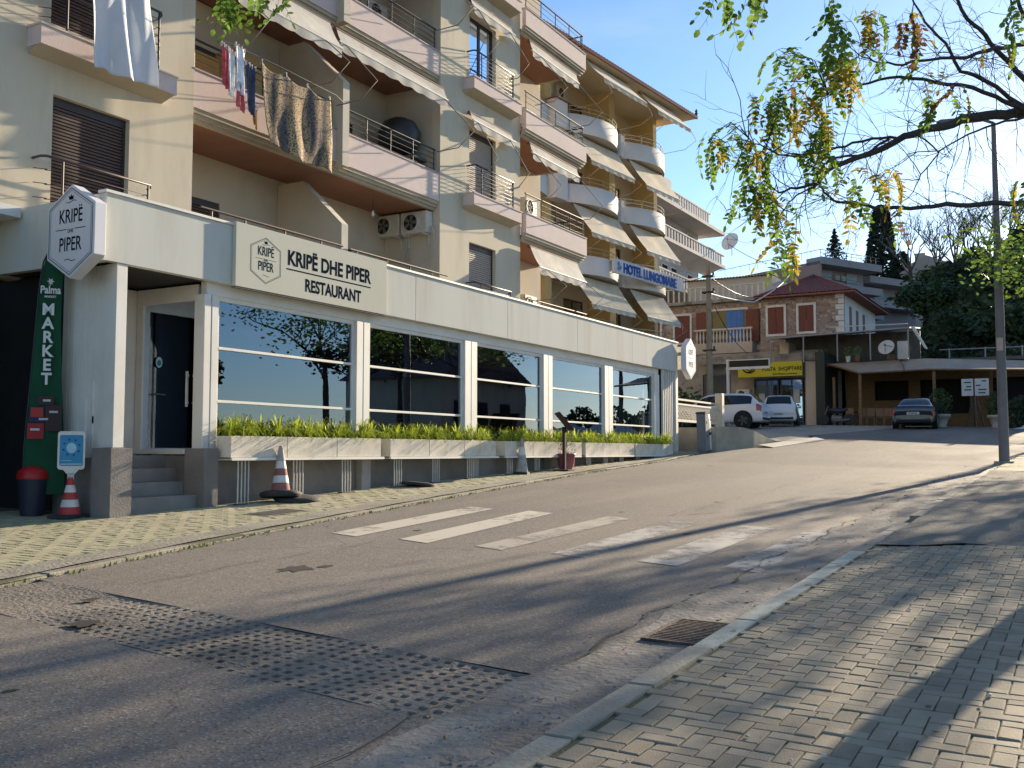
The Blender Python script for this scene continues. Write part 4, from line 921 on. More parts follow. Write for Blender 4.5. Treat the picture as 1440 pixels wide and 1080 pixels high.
def cloth(name,label,cat,c4,mat_,folds,depth,group=None,nu=60,nv=50,sag=0,seed=1,thick=.006,edge=0.):
    """hanging cloth between four corners (top left, top right, bottom right, bottom left)"""
    A,B,C,D=[Vector(c) for c in c4]; rr=random.Random(seed); ph=[rr.uniform(0,6.28) for _ in range(6)]
    org=(A+B)/2
    def P(u,v):
        p=A.lerp(B,u).lerp(D.lerp(C,u),v)
        f=math.sin(u*folds*6.28+ph[0]+1.6*math.sin(v*2+ph[1]))*.6+.4*math.sin(u*folds*11+ph[2]+v*3)
        f+=.5*math.sin((u*.7+v)*6+ph[3])*v
        p=p+Vector((0,-depth*f*(.25+.75*v),0)); p.z-=sag*(abs(math.sin(u*3*math.pi))**.8)*(1-v)**2
        p.z+=edge*math.sin(u*9+ph[4])*v
        return p
    m=MB(); m.grid(frange(0,1,nu),frange(0,1,nv),P)
    g=thing(name,label,cat,tuple(org),group); o=m.build('fabric',mat_,g,fixn=False); 
    so_=o.modifiers.new('thickness','SOLIDIFY'); so_.thickness=thick
    m=MB()
    for u in (.02,.35,.66,.98): p=P(u,0); m=MB(); m.box(p.x-.01,p.x+.01,p.y-.02,p.y+.02,p.z-.05,p.z+.04); m.build('clothes_peg',M('peg',(.6,.55,.5)),g)
    return g
Yb=13.35
cloth('blanket','brown and grey spotted blanket hung out over the pink balcony front','blanket',[(13.95,Yb,8.90),(16.0,Yb,8.80),(16.1,Yb,7.22),(14.25,Yb,7.32)],leopard(),2.1,.065,sag=.13,edge=.04,seed=4)
Ys=13.25
cloth('bed_sheet','white bed sheet hanging down the wall from the top left window','bed sheet',[(10.0,Ys,9.75),(11.2,Ys,9.75),(11.42,Ys,7.50),(10.25,Ys,7.48)],fabric_white,2,.10,edge=.03,seed=9)
lm=[('washed_shirt','red and white top on the line left of the spotted blanket',(.45,.06,.07),13.05,13.2,8.9,8.05),
    ('washed_shirt','pale grey sock-like garment hung lowest beside the wall edge',(.6,.6,.6),13.18,13.36,8.85,7.95),
    ('washed_shirt','crumpled lilac-white cloth bunched on the line',(.66,.66,.76),13.38,13.62,9.0,8.05),
    ('washed_trousers','dark blue trousers hanging just beside the blanket edge',(.035,.04,.08),13.66,13.9,8.75,7.75),
    ('washed_shirt','small red patterned garment below the lilac cloth',(.4,.08,.09),13.42,13.6,8.3,7.75),
    ('washed_shirt','orange-brown garment hanging behind the blanket edge',(.4,.17,.05),13.84,13.96,8.0,7.55)]
for i,(n,l,c,a,b,zt,zb) in enumerate(lm):
    g=cloth(n,l,'garment',[(a,13.42,zt),(b,13.42,zt-.05),(b+.03,13.42,zb),(a+.04,13.42,zb+.1)],M('wash_%d'%i,c,tuple(min(1,v*1.5+.03) for v in c),9,.95),1.5,.04,'washing beside the blanket',nu=16,nv=20,seed=20+i)
m=MB(); m.tube([(12.98,13.5,9.0),(14.5,13.38,8.95),(16.2,13.36,8.9),(16.95,13.7,8.98)],.008,5); tag(m.build('clothes_line',steel),'thin clothes line strung along the balcony front above the washing','clothes line')
m=MB(); m.box(14.9,16.4,14.9,15.5,7.72,9.75); o=thing('wardrobe','yellow-brown wardrobe standing on the shaded balcony behind the blanket','wardrobe',(15.65,15.2,7.72)); m.build('body',M('wardrobe_wood',(.42,.30,.12),(.36,.25,.1),3,.7),o)
m=MB(); m.box(15.64,15.66,14.892,14.899,7.8,9.7); m.build('door_gap',dark,o)
m=MB(); m.lathe([(0,0),(.35,.05),(.52,.3),(.55,.6),(.42,.85),(.15,.98),(0,1)],(20.55,14.9,8.95),12); o=tag(m.build('wrapped_unit',M('bin_bag',(.035,.04,.042),None,8,.35,.5,14)),'bulky thing wrapped in dark plastic on the recess side wall','wrapped unit')
m=MB(); m.box(20.5,21.05,14.4,15.4,8.85,8.93); m.build('bracket',steel,o)
m=MB(); m.box(12.98,13.8,14.25,14.65,7.8,9.0); tag(m.build('storage_crate',M('crate_orange',(.42,.22,.05))),'orange-brown crate on the balcony behind the washing','crate')
for i,(x,z) in enumerate(((13.35,7.25),(19.1,7.2))):
    g=thing('pendant_bulb','bare bulb on a short cord under the brown soffit, '+('near the wide dark shutter' if i==0 else 'past the sloping party wall'),'lamp',(x,14.6,z)); m=MB(); m.tube([(x,14.6,7.51),(x,14.6,z)],.008,5); m.build('cord',black,g)
    m=MB(); m.lathe([(0,-.12),(.035,-.1),(.04,-.06),(.02,0),(.02,.02)],(x,14.6,z),8); m.build('bulb',M('bulb_white',(.7,.7,.65),None,5,.3),g)
# ------------------------------------------------------------------ things standing on the far pavement
red=M('cone_red',(.5,.045,.05),(.42,.05,.05),6,.6); cw=M('cone_white',(.7,.68,.64),(.6,.58,.54),8,.6); cgrey=M('cone_grey',(.44,.42,.38),(.33,.31,.28),9,.8,stain=(.2,.19,.17)); rub=M('black_rubber',(.03,.03,.032),(.05,.048,.045),8,.8,.3,40)
def cone(label,x,y,H,bands,tilt=(0,0),bottom='rect',r0=.15,dirty=False):
    z=gz(x,y); g=local('traffic_cone',label,'traffic cone')
    m=MB()
    if bottom=='rect': m.add([(a*s,b*s,zz) for zz,s in ((0,1),(.035,1),(.05,.85)) for a,b in ((-.24,-.17),(.24,-.17),(.24,.17),(-.24,.17))],[(0,3,2,1),(8,9,10,11)]+[(k+q*4,(k+1)%4+q*4,(k+1)%4+4+q*4,k+4+q*4) for q in (0,1) for k in range(4)])
    else: m.lathe([(.30,0),(.33,.03),(.33,.07),(.27,.10),(.16,.11)],(0,0,0),16)
    m.build('base',rub,g)
    z0=.05 if bottom=='rect' else .11; hh=(H-z0)/len(bands)
    for i,b in enumerate(bands):
        ra=r0+(.035-r0)*i/len(bands); rb=r0+(.035-r0)*(i+1)/len(bands)
        m=MB(); m.lathe([(ra,z0+hh*i),(rb,z0+hh*(i+1)-.0005)],(0,0,0),18); m.build('band',{'r':red,'w':cw,'g':cgrey,'f':M('cone_faded_red',(.33,.13,.11),(.26,.12,.10),6,.85)}[b],g)
    m=MB(); m.lathe([(.036,H),(.03,H+.02),(0,H+.02)],(0,0,0),12); m.build('tip',cgrey,g)
    g.location=(x,y,z); g.rotation_euler=(tilt[0],tilt[1],.3)
    return g
cone('faded red and white traffic cone leaning on a black rubber ring beside the planter posts',12.35,11.22,.80,'fwfwgg',(R(-3),R(5)),'ring',.15)
m=MB(); z=gz(12.45,11.2); m.lathe([(.36,0),(.38,.02),(.36,.06),(.2,.07)],(0,0,0),14); o=tag(m.build('rubber_base',rub),'loose black rubber cone base on the ground under the faded striped cone','rubber base'); o.location=(12.55,11.05,z+.01); o.rotation_euler=(R(4),R(-3),0)
USED[o.name]=True
bpy.data.objects['traffic_cone'].location.z+=.07
cone('dirty grey traffic cone standing by the planters, farther up the street',20.35,11.25,.80,'ggwg',(0,R(-2)),'rect',.14)
m=MB(); m.lathe([(.34,0),(.36,.02),(.33,.055),(.14,.07),(.12,.03)],(0,0,0),14); o=tag(m.build('rubber_base',rub),'empty black cone base lying on the pavement under the second window','rubber base'); o.location=(16.15,11.2,gz(16.15,11.2)+.01); o.rotation_euler=(R(3),R(5),0)
cn=cone('red and white cone carrying a blue notice board beside the shop entrance',9.12,12.05,.54,'rwrwr',(0,0),'rect',.145)
nbp=M('notice_blue',(.03,.22,.42),(.04,.28,.46),3,.5)
NX,NY=9.12,12.05; nz=gz(9.12,12.05)
g=thing('notice_board','blue notice board with white rim plugged into the striped cone','notice board',(NX,NY,nz+.62))
def rrect(w,h,r,n=5): 
    P=[]
    for cx,cy,a0 in ((w/2-r,h/2-r,0),(-w/2+r,h/2-r,90),(-w/2+r,-h/2+r,180),(w/2-r,-h/2+r,270)):
        for k in range(n+1): a=R(a0+90*k/n); P.append((cx+r*math.cos(a),cy+r*math.sin(a)))
    return P
RM=Matrix.Translation((NX,NY,nz))@Matrix.Rotation(R(-38),4,'Z')
def bm(): m=MB(); m.T=RM; return m
fw=lambda a,b,d:(a*.86,d,b*.84+.91)
m=bm(); m.prism(rrect(.40,.62,.05),fw,-.015,.015); m.build('rim',cw,g)
m=bm(); m.prism([(-.11,.0),(.11,.0),(.04,-.08),(-.04,-.08)],lambda a,b,d:(a,d,b+.66),-.012,.012); m.prism([(-.04,0),(.04,0),(.04,-.12),(-.04,-.12)],lambda a,b,d:(a,d,b+.60),-.012,.012); m.build('stem',cw,g)
m=bm(); m.prism(rrect(.34,.50,.03),fw,-.019,-.0155); m.build('notice',nbp,g)
lb=M('notice_pale',(.35,.6,.7)); nw=M('notice_dark',(.02,.08,.16))
m=bm(); m.prism([(.075*math.cos(a*.524),.085*math.sin(a*.524)+.04) for a in range(12)],fw,-.0215,-.0195); m.build('emblem',lb,g)
m=bm()
for k in range(8):
    a=k*.785+.3; m.prism([(.12*math.cos(a)+.018*math.cos(q*1.05),.13*math.sin(a)+.05+.018*math.sin(q*1.05)) for q in range(6)],fw,-.0215,-.0195)
m.build('print_mark',nw,g,kind='stuff')
m=bm(); m.box(-.13,.13,-.0215,-.0195,.72,.73); m.box(-.13,.0,-.0215,-.0195,.77,.775); m.build('print_line',cw,g,kind='stuff')
# litter bin
BX,BY=9.05,12.75; bz=gz(BX,BY)
g=thing('litter_bin','dark litter bin with a red domed lid behind the notice board','bin',(BX,BY,bz))
m=MB(); m.lathe([(.15,0),(.19,.4),(.20,.50)],(BX,BY,bz),18); m.build('body',M('bin_dark',(.025,.03,.05),None,4,.5),g)
m=MB(); m.lathe([(.215,.50),(.22,.53),(.2,.61),(.13,.67),(.0,.69)],(BX,BY,bz),18); m.build('lid',M('bin_red',(.45,.02,.02),None,4,.35),g)
# feather flag
green=M('flag_green',(.012,.10,.045),(.01,.08,.035),2,.8,trans=.25); fz=gz(8.9,12.6)
g=thing('feather_flag','green feather flag with white MARKET lettering leaning beside the entrance panel','flag',(9.12,12.62,fz))
RMF=Matrix.Translation((9.12,12.62,fz))@Matrix.Rotation(R(-42),4,'Z')
L_=[(.30,-.26,.27),(1.0,-.25,.25),(2.0,-.19,.19),(2.7,-.15,.16),(3.2,-.12,.165),(3.5,-.08,.18),(3.7,-.03,.20),(3.82,.05,.22),(3.90,.2,.23)]
m=MB(); m.T=RMF
def fl(u,v):
    for (z0,a0,b0),(z1,a1,b1) in zip(L_,L_[1:]):
        if z0<=v<=z1+1e-6: t=(v-z0)/(z1-z0); a=a0+(a1-a0)*t; b=b0+(b1-b0)*t; return (a+(b-a)*u,.035*math.sin(u*5+v*2.3)*u*(1-u)*3,v)
    return (0,0,v)
m.grid(frange(0,1,10),frange(.30,3.9,50),fl); m.build('cloth',green,g,fixn=False)
m=MB(); m.T=RMF; m.tube([(-.22,-.0,0),(-.27,-.0,.3),(-.26,-.0,1.0),(-.20,-.0,2.0),(-.16,-.0,2.7),(-.13,-.0,3.2),(-.085,-.0,3.55),(.04,-.0,3.84),(.2,-.0,3.92)],.012,6); m.build('pole',black,g)
mk2=M('flag_white',(.72,.74,.72))
def ft(body,a,z,size,sx=1.0,nm='lettering',mt=mk2,dy=-.045):
    p=RMF@Vector((a,dy,z)); return text(body,p,size,mt,g,(R(90),0,R(-42)),extrude=.001,bold=size*.03,sx=sx,align='CENTER',name=nm)
for i,ch in enumerate('MARKET'): ft(ch,.0,2.80-i*.195,.225,.95)
ft('Palma',.02,3.10,.15,.75); ft('MARKET',.02,3.04,.04,1)
m=MB(); m.T=RMF; 
for k in range(6):
    a=k*1.05; q=[(0,0),(.03,.02),(.09,0),(.03,-.02)]; m.add([(.02+.6*(x*math.cos(a)-y*math.sin(a)),-.045,3.27+.6*(x*math.sin(a)+y*math.cos(a))) for x,y in q],[(0,1,2,3)])
m.add([(.015,-.045,3.21),(.025,-.045,3.21),(.025,-.045,3.27),(.015,-.045,3.27)],[(0,1,2,3)])
m.build('palm_mark',mk2,g)
# poster patches on the flag foot
def patch(a0,a1,z0,z1,c,nm='poster_patch',dy=-.05):
    a0*=.65; a1*=.65; z0=z0*.72+.85; z1=z1*.72+.85
    m=MB(); m.T=RMF; m.add([(a0,dy,z0),(a1,dy,z0),(a1,dy,z1),(a0,dy,z1)],[(0,1,2,3)]); return m.build(nm,M('patch_%d_%d'%(int(a0*100),int(z0*100)),c,None,5,.6),g)
patch(-.16,.16,.96,1.12,(.05,.02,.025)); patch(.0,.33,.45,.95,(.045,.018,.022)); patch(-.34,-.02,.30,.60,(.35,.02,.03)); patch(-.3,-.02,.62,.92,(.02,.02,.09)); patch(-.28,-.04,.72,.9,(.45,.04,.03),dy=-.054)
patch(-.05,.1,1.02,1.06,(.6,.6,.58),'patch_print',-.055); patch(.08,.25,.8,.84,(.5,.5,.48),'patch_print',-.055); patch(-.28,-.1,.46,.5,(.6,.6,.58),'patch_print',-.055); patch(-.12,.06,.66,.70,(.5,.5,.48),'patch_print',-.055)
# menu stand and flowerpot
MX,MY=21.9,10.95; mz=gz(MX,MY)
g=thing('menu_stand','dark menu stand with a tilted board in front of the planters','menu stand',(MX,MY,mz))
m=MB(); m.box(MX-.035,MX+.035,MY-.035,MY+.035,mz,mz+1.05); m.build('post',M('stand_dark',(.05,.025,.025)),g)
m=MB(); m.box(MX-.2,MX+.2,MY-.2,MY+.2,mz,mz+.03); m.build('foot',M('stand_dark',(.05,.025,.025)),g)
TM=Matrix.Translation((MX,MY,mz+1.18))@Matrix.Rotation(R(35),4,'Z')@Matrix.Rotation(R(50),4,'X')
m=MB(); m.T=TM; m.box(-.36,.36,-.27,.27,-.02,.02); m.build('board',M('stand_dark',(.05,.025,.025)),g)
m=MB(); m.T=TM; m.box(-.32,.32,-.23,.23,.021,.024); m.build('menu_page',M('menu_paper',(.42,.33,.28)),g)
PX,PY=22.5,11.2; pz=gz(PX,PY)
g=thing('flower_pot','small pink flower pot with a leafy plant behind the menu stand','potted plant',(PX,PY,pz))
m=MB(); m.lathe([(.15,0),(.2,.1),(.22,.34),(.24,.34),(.24,.38),(.2,.38),(.2,.3)],(PX,PY,pz),16); m.build('pot',M('pot_pink',(.36,.12,.15),None,5,.5),g)
m=MB()
for k in range(120):
    a=rnd.uniform(0,6.28); r=rnd.uniform(0,.25); z=pz+.35+rnd.random()*.4; x=PX+r*math.cos(a); y=PY+r*math.sin(a); s=.035
    m.add([(x-s,y,z),(x,y-s*.6,z+s),(x+s,y,z+.01),(x,y+s*.6,z-s*.4)],[(0,1,2,3)])
m.build('leaves',M('pot_leaf',(.14,.24,.05),(.07,.13,.03),20,.6,trans=.3),g)
# ------------------------------------------------------------------ hotel with curved balconies
HA=R(-5.77); RH=Matrix.Translation((36.12,19.75,0))@Matrix.Rotation(HA,4,'Z')
hot=thing('hotel_building','ochre hotel with curved white balconies and red tiled roof beyond the pink balconies','hotel',tuple(RH@Vector((5,2,2.5))))
ochre=M('ochre_render',(.60,.44,.20),(.56,.41,.19),1.2,.9,.2,60); creamw=M('hotel_cream',(.62,.52,.36),(.58,.48,.33),1.2,.9); hw=M('balcony_white',(.66,.64,.62),(.61,.59,.57),1.5,.8,stain=(.48,.45,.42),samt=.35,stretch=(1,1,.5)); tile=M('roof_tile_red',(.24,.085,.07),(.16,.06,.05),6,.8,rand=.15); rustrail=M('ochre_rail',(.42,.34,.23),None,6,.8)
def hm(): m=MB(); m.T=RH; return m
HL=[3.05,6.1,9.18,12.25,15.35]; EV=18.5
hwall=lambda u,v,d:(u,d,v)
ops=[]
for z in HL: ops+=[(-1.2,.2,z+.2,z+2.4),(3.2,4.0,z+1.2,z+2.2),(5.0,6.8,z+.2,z+2.45),(8.8,10.4,z+.2,z+2.45)]
m=hm(); wall(-6,12.2,1.5,EV,1.4,1.65,ops,mb=m); m.build('wall',creamw,hot)
m=hm(); wall(1.65,9,1.5,EV,12.0,12.2,(),XW,mb=m); m.build('wall',ochre,hot)
for z in HL:
    for (a,b) in ((-1.2,.2),(5.0,6.8),(8.8,10.4)):
        fnh=lambda u,v,d:RH@Vector((u,d,v))
        glazed(a,b,z+.2,z+2.45,1.5,hot,fnh,2,M('hotel_frame',(.10,.045,.035),None,5,.5))
for (u,w_) in ((1.6,.5),(7.1,.55),(11.6,.35)):
    m=hm(); m.box(u,u+w_,.15,1.399,1.6,EV); m.build('pier',ochre,hot)
def bulge(u0,u1,amp,base,n=16):
    return [(u0+(u1-u0)*k/n, -(base+amp*math.sin(math.pi*k/n)**.75)) for k in range(n+1)]
for li,z in enumerate(HL[1:]):
    for bi,(u0,u1,amp,base_) in enumerate(((-4.5,1.55,.55,.05),(2.5,7.15,.95,.15),(7.45,11.95,.95,.10))):
        pr=bulge(u0,u1,amp,base_); ph=.82
        m=hm(); inner=[(u,v+.13) for u,v in pr]
        V=[(u,v,z) for u,v in pr]+[(u,v,z+ph) for u,v in pr]+[(u,v,z+ph) for u,v in inner]+[(u,v,z+.15) for u,v in inner]; n=len(pr); Fc=[]
        for q in range(3):
            for k in range(n-1): Fc.append((q*n+k,q*n+k+1,(q+1)*n+k+1,(q+1)*n+k))
        m.add(V,Fc,True)
        m.add([(pr[0][0],pr[0][1],z),(pr[0][0],pr[0][1],z+ph),(pr[0][0],1.3,z+ph),(pr[0][0],1.3,z)],[(0,1,2,3)]); m.add([(pr[-1][0],pr[-1][1],z),(pr[-1][0],pr[-1][1],z+ph),(pr[-1][0],1.3,z+ph),(pr[-1][0],1.3,z)],[(0,1,2,3)])
        b=m.build('balcony',hw,hot,fixn=False)
        m=hm(); m.add([(u,v+.01,z+.03) for u,v in pr]+[(pr[-1][0],1.38,z+.03),(pr[0][0],1.38,z+.03)],[tuple(range(n+2))]); m.build('slab',M('slab_cream',(.52,.47,.40)),b)
        for dz in (.18,.36):
            m=hm(); m.tube([(u,v+.06,z+ph+dz) for u,v in pr],.018,5); m.build('rail',rustrail if bi!=2 else M('rail_pale',(.6,.56,.5)),b)
        for k in range(1,n,3):
            m=hm(); m.tube([(pr[k][0],pr[k][1]+.06,z+ph),(pr[k][0],pr[k][1]+.06,z+ph+.36)],.015,5); m.build('post',rustrail,b)
    for (u,w_) in ((1.56,.92),(7.16,.28)):
        m=hm(); m.box(u,u+w_,-.45,.1,z-.02,z+1.15 if w_>.5 else z+1.0); 
        p=m.build('balcony_pier',hw,hot)
        if w_>.5: m=hm(); m.box(u-.06,u+w_+.06,-.5,.1,z+1.151,z+1.2); m.build('pier_cap',tile,p)
# roof: fascia, soffit, rounded tiles
m=hm(); m.prism([(-1.55,EV),(3,EV),(3,EV+.2),(-1.55,EV+.12)],lambda a,b,d:(d,a,b),-6,13.1); m.build('eaves',creamw,hot)
m=hm(); m.box(-6,13.12,-1.62,-1.551,EV-.02,EV+.14); m.build('eaves_board',M('eaves_red',(.20,.05,.045)),hot)
def rf(x,y): # x along u, y from eave up
    return (x,-1.6+y*5.2,EV+.13+y*2.2+.045*abs(math.sin(x*math.pi/.24)))
m=hm(); m.grid(frange(-6,13.15,480),[0,.02]+frange(.06,1,18),lambda u,v:rf(u*(1) if u<13.15-v*5 else 13.15-v*5,v)); roof=m.build('roof',tile,hot,fixn=False)
m=hm()
m.grid(frange(0,1,60),frange(0,1,8),lambda u,v:(13.2-v*5*(1),-1.6+5.2*v+(5.2*2*(1-v))*u,EV+.13+2.2*v)); m.build('hip_slope',tile,roof,fixn=False)
for (u,y,z) in ((13.1,-1.55,EV+.2),):
    m=hm(); m.lathe([(.06,0),(.09,.08),(.05,.14),(.08,.2),(0,.34)],(u,y,z),8); m.build('finial',M('finial_dark',(.08,.07,.07)),roof)
# hotel awnings and sign
lab=iter(['top hotel awning, left, half out under the tiled eaves','top hotel awning, right, reaching past the end of the building','long beige hotel awning under the upper left curved balcony','long beige hotel awning under the upper right curved balcony','long beige hotel awning under the second left curved balcony','long beige hotel awning under the second right curved balcony','long beige hotel awning under the blue lettered sign, left','long beige hotel awning under the blue lettered sign, right'])
hf=M('awning_beige',(.80,.72,.57),(.74,.66,.52),3,.9,.1,30,trans=.3,stain=(.4,.36,.28),samt=.3,sscale=1.5)
for i,z in enumerate((EV-.05,HL[4]-.02,HL[3]-.02,HL[2]-.02)):
    for (a,b,y) in ((2.7,6.6,-.5),(7.7,11.2,-.5)):
        awning(next(lab),a,b,y if i else -1.1,z-.05,.95 if i else 1.0,1.35 if i else 1.05,(a+.15,b-.1),'beige awnings on the hotel',hf,rot=RH,elbow=1.35,zr=z-2.15,yp=-.6,tubem=rustrail)
for i,z in enumerate((EV-.4,HL[4]-.3,HL[3]-.3)):
    for (u,s_) in ((3.4,'left of its pair'),(4.5,'right of its pair')):
        g=put(acp,USED,tuple(RH@Vector((u,1.38,z-.5))),HA,'air conditioner under the hotel %s awnings, %s'%(('top','upper','middle')[i],s_),'air conditioners on the hotel wall')
hs=thing('hotel_sign','white hotel sign with raised blue capitals along the curved balconies','sign',tuple(RH@Vector((8.4,-1.35,9.5))))
m=hm(); m.box(4.9,11.85,-1.32,-1.2,9.42,10.08); m.build('board',hw,hs,bevel=.01)
blue=M('sign_blue',(.02,.09,.38),None,3,.85,spec=.1)
def ht(body,u,z,size,sx,mt=blue): 
    return text(body,RH@Vector((u,-1.33,z)),size,mt,hs,(R(90),0,HA),extrude=.02,bold=size*.035,sx=sx)
ht('HOTEL LUNGOMARE',5.72,9.53,.60,.93)
m=hm(); 
for (cx,cz,r,q) in ((5.3,9.86,.13,5),(5.3,9.66,.16,3),(5.48,9.72,.10,5)):
    m.prism([(cx+r*(1 if k%2 else .5)*math.cos(k*math.pi/q+.3),cz+r*(1 if k%2 else .5)*math.sin(k*math.pi/q+.3)) for k in range(2*q)],lambda a,b,d:(a,d,b),-1.345,-1.325)
m.build('emblem',M('emblem_blue',(.10,.25,.5)),hs)
# ------------------------------------------------------------------ right end: gate, barrier, courtyard
g=thing('lattice_gate','cream lattice gate panel with square end post on top of the retaining wall','gate',(34.5,11.9,2.35))
gm=M('gate_cream',(.60,.55,.44),(.55,.5,.4),4,.6)
zt=2.4
m=MB(); m.box(31.9,36.5,11.87,11.93,zt+.68,zt+.74); m.box(31.9,36.5,11.87,11.93,zt+.84,zt+.90); m.box(31.9,36.5,11.87,11.93,zt+.12,zt+.2); m.build('frame',gm,g)
for k in range(32):
    u0=31.9+k*.145
    for s in (1,-1):
        a=(u0,zt+.2 if s>0 else zt+.68); b=(u0+.48,zt+.68 if s>0 else zt+.2)
        if b[0]>36.5: t=(36.5-a[0])/.48; b=(36.5,a[1]+(b[1]-a[1])*t)
        d=.018*s; y=11.9-d; m=MB(); w_=.019
        m.add([(a[0]-w_,y,a[1]),(a[0]+w_,y,a[1]),(b[0]+w_,y,b[1]),(b[0]-w_,y,b[1]),(a[0]-w_,y+.012,a[1]),(a[0]+w_,y+.012,a[1]),(b[0]+w_,y+.012,b[1]),(b[0]-w_,y+.012,b[1])],[(0,1,2,3),(7,6,5,4),(0,1,5,4),(1,2,6,5),(2,3,7,6),(3,0,4,7)]); m.build('lattice_slat',gm,g)
m=MB(); m.box(36.55,36.82,11.75,12.02,zt-.3,zt+1.28); m.build('post',gm,g,bevel=.01)
bxx,byy=31.85,10.85; bz=gz(bxx,byy)
g=thing('barrier_unit','leaning grey barrier cabinet with a white folded arm beside the far end of the restaurant','barrier',(bxx,byy,bz))
TB=Matrix.Translation((bxx,byy,bz))@Matrix.Rotation(R(-5),4,'Y')
m=MB(); m.T=TB; m.box(-.22,.16,-.15,.15,0,1.22); m.build('cabinet',M('barrier_grey',(.20,.21,.23)),g,bevel=.01)
m=MB(); m.T=TB; m.box(-.23,.17,-.16,.16,1.221,1.28); m.build('cap',black,g)
m=MB(); m.T=TB; m.box(.18,.36,-.14,.06,.02,.95); m.build('arm',white,g,bevel=.01)
m=MB(); m.T=TB; m.lathe([(.0,-.1),(.13,-.1),(.13,.1),(0,.1)],(.22,-.02,1.05),12,Matrix.Rotation(R(90),4,'X')); m.build('pivot',galv,g)
m=MB(); m.T=TB; 
for z in (.9,.45): m.box(-.12,-.04,-.156,-.151,z,z+.08)
m.box(.1,.24,-.2,-.15,.52,.6); m.build('lock',black,g)
# opening gantry sign
g=thing('gantry_sign','white metal goalpost frame with a long black panel behind the white car','sign frame',(54,16,2.6))
m=MB(); m.tube([(54,17.0,2.55),(54,17.0,6.55)],.09,8); m.build('post',white,g)
m=MB(); m.box(53.94,54.06,14.75,17.1,5.98,6.12); m.box(53.94,54.06,14.75,17.1,6.47,6.52); m.box(53.94,54.06,14.7,14.749,5.98,6.52); m.build('frame',white,g)
m=MB(); m.box(53.96,54.04,14.76,16.9,6.121,6.469); m.build('panel',M('panel_black',(.03,.028,.026)),g)
# ------------------------------------------------------------------ post office
plast=M('old_plaster',(.36,.32,.27),(.29,.26,.22),1.2,.95,.3,20,stain=(.15,.13,.11),samt=.7,sscale=.8); 
po=thing('post_office','low plastered post office with yellow sign below the stone houses','post office',(59,15.5,2.75))
m=wall(12.9,22.5,2.5,7.3,58.3,58.55,((13.9,16.8,2.75,5.75),(18.2,19.9,2.75,6.1)),XW); m.build('wall',plast,po)
m=MB(); m.box(57.3,60,12.9,19.6,6.62,7.05); m.build('canopy_slab',M('stained_slab',(.33,.30,.26),(.2,.18,.16),1.5,.95,stain=(.08,.075,.065),samt=.9,sscale=1.5),po)
m=MB(); m.box(57.5,58.29,12.95,13.65,2.6,6.61); m.build('pillar',sand,po,bevel=.01)
fx=lambda u,v,d:(d,u,v)
def glz(x,y0,y1,z0,z1,parent,mt,n=2): return glazed(y0,y1,z0,z1,x,parent,fx,n,mt)
glz(58.4,15.4,16.75,3.6,5.7,po,M('frame_grey',(.12,.12,.13)),2); glz(58.4,14.0,15.3,2.8,5.7,po,M('frame_grey',(.12,.12,.13)),2)
for (y,z,w_,h) in ((16.2,4.2,.35,.7),(15.75,4.1,.3,.6),(14.2,4.3,.35,.8),(14.7,4.4,.2,.3)):
    m=MB(); m.box(58.34,58.36,y,y+w_,z,z+h); m.build('notice',M('notice_paper',(.5,.5,.48)),po)
m=MB(); m.box(58.36,58.39,18.25,19.85,2.75,6.05)
for k in range(20): m.box(58.34,58.359,18.25,19.85,2.8+k*.16,2.9+k*.16)
m.build('roller_door',M('garage_grey',(.09,.095,.10)),po,kind='stuff')
sg=thing('post_sign','yellow sign with dark posta shqiptare lettering over the post office window','sign',(57.25,15.6,5.85))
m=MB(); m.box(57.15,57.28,13.75,17.4,5.78,6.60); m.build('board',M('sign_yellow',(.58,.50,.02),(.54,.46,.02),2,.5),sg)
text('POSTA  SHQIPTARE',(57.14,16.0,6.10),.30,ink,sg,FACEX,bold=.006,sx=.85,extrude=.004)
text('Zyra Postare Lungomare',(57.14,15.4,5.86),.16,ink,sg,FACEX,bold=.003,sx=.85,extrude=.004)
m=MB(); V=[]
for k in range(15):
    a=R(150+k*14); V.append((57.135,16.75-.30*math.cos(a)*1.15,6.27+.22*math.sin(a)))
m.tube(V,[.02+.03*math.sin(k/14*3.14) for k in range(15)],6); m.tube([(57.135,17.0,6.28),(57.135,16.7,6.12),(57.135,16.35,6.36)],.03,6); m.build('horn_mark',ink,sg)
put(acp,USED,(58.28,17.4,4.6),RL,'air conditioner beside the post office window','air conditioners on houses')
# lamp fitting box at the corner of the canopy
# ------------------------------------------------------------------ stone houses
stone=stone_wall_mat(); shr=M('shutter_red',(.16,.045,.03),(.13,.038,.026),12,.6)
def house_window(parent,X,y0,y1,z0,z1,leaf=True):
    f=MB(); t=.13
    for a,b,c,d in ((y0-t,y0,z0-t,z1+t),(y1,y1+t,z0-t,z1+t),(y0,y1,z1,z1+t),(y0,y1,z0-t,z0)): f.box(X-.09,X-.001,a,b,c,d)
    o=f.build('window',M('surround_white',(.66,.64,.6)),parent)
    if leaf:
        for k in (0,1):
            a=y0+(y1-y0)*k/2+.01; b=y0+(y1-y0)*(k+1)/2-.01; m=MB(); n=5
            for q in range(n): m.box(X-.05-(.008 if q%2 else 0),X-.002,a+(b-a)*q/n,a+(b-a)*(q+1)/n-.004,z0,z1)
            m.build('shutter',shr,o)
    else:
        m=MB(); m.box(X+.001,X+.02,y0,y1,z0,z1); m.build('pane',glass('dim_glass',(.3,.3,.3),.0),o)
    return o
h1=thing('stone_house','stone-faced house with red tiled hip roof and two closed red shutters','house',(64,14.5,2.7))
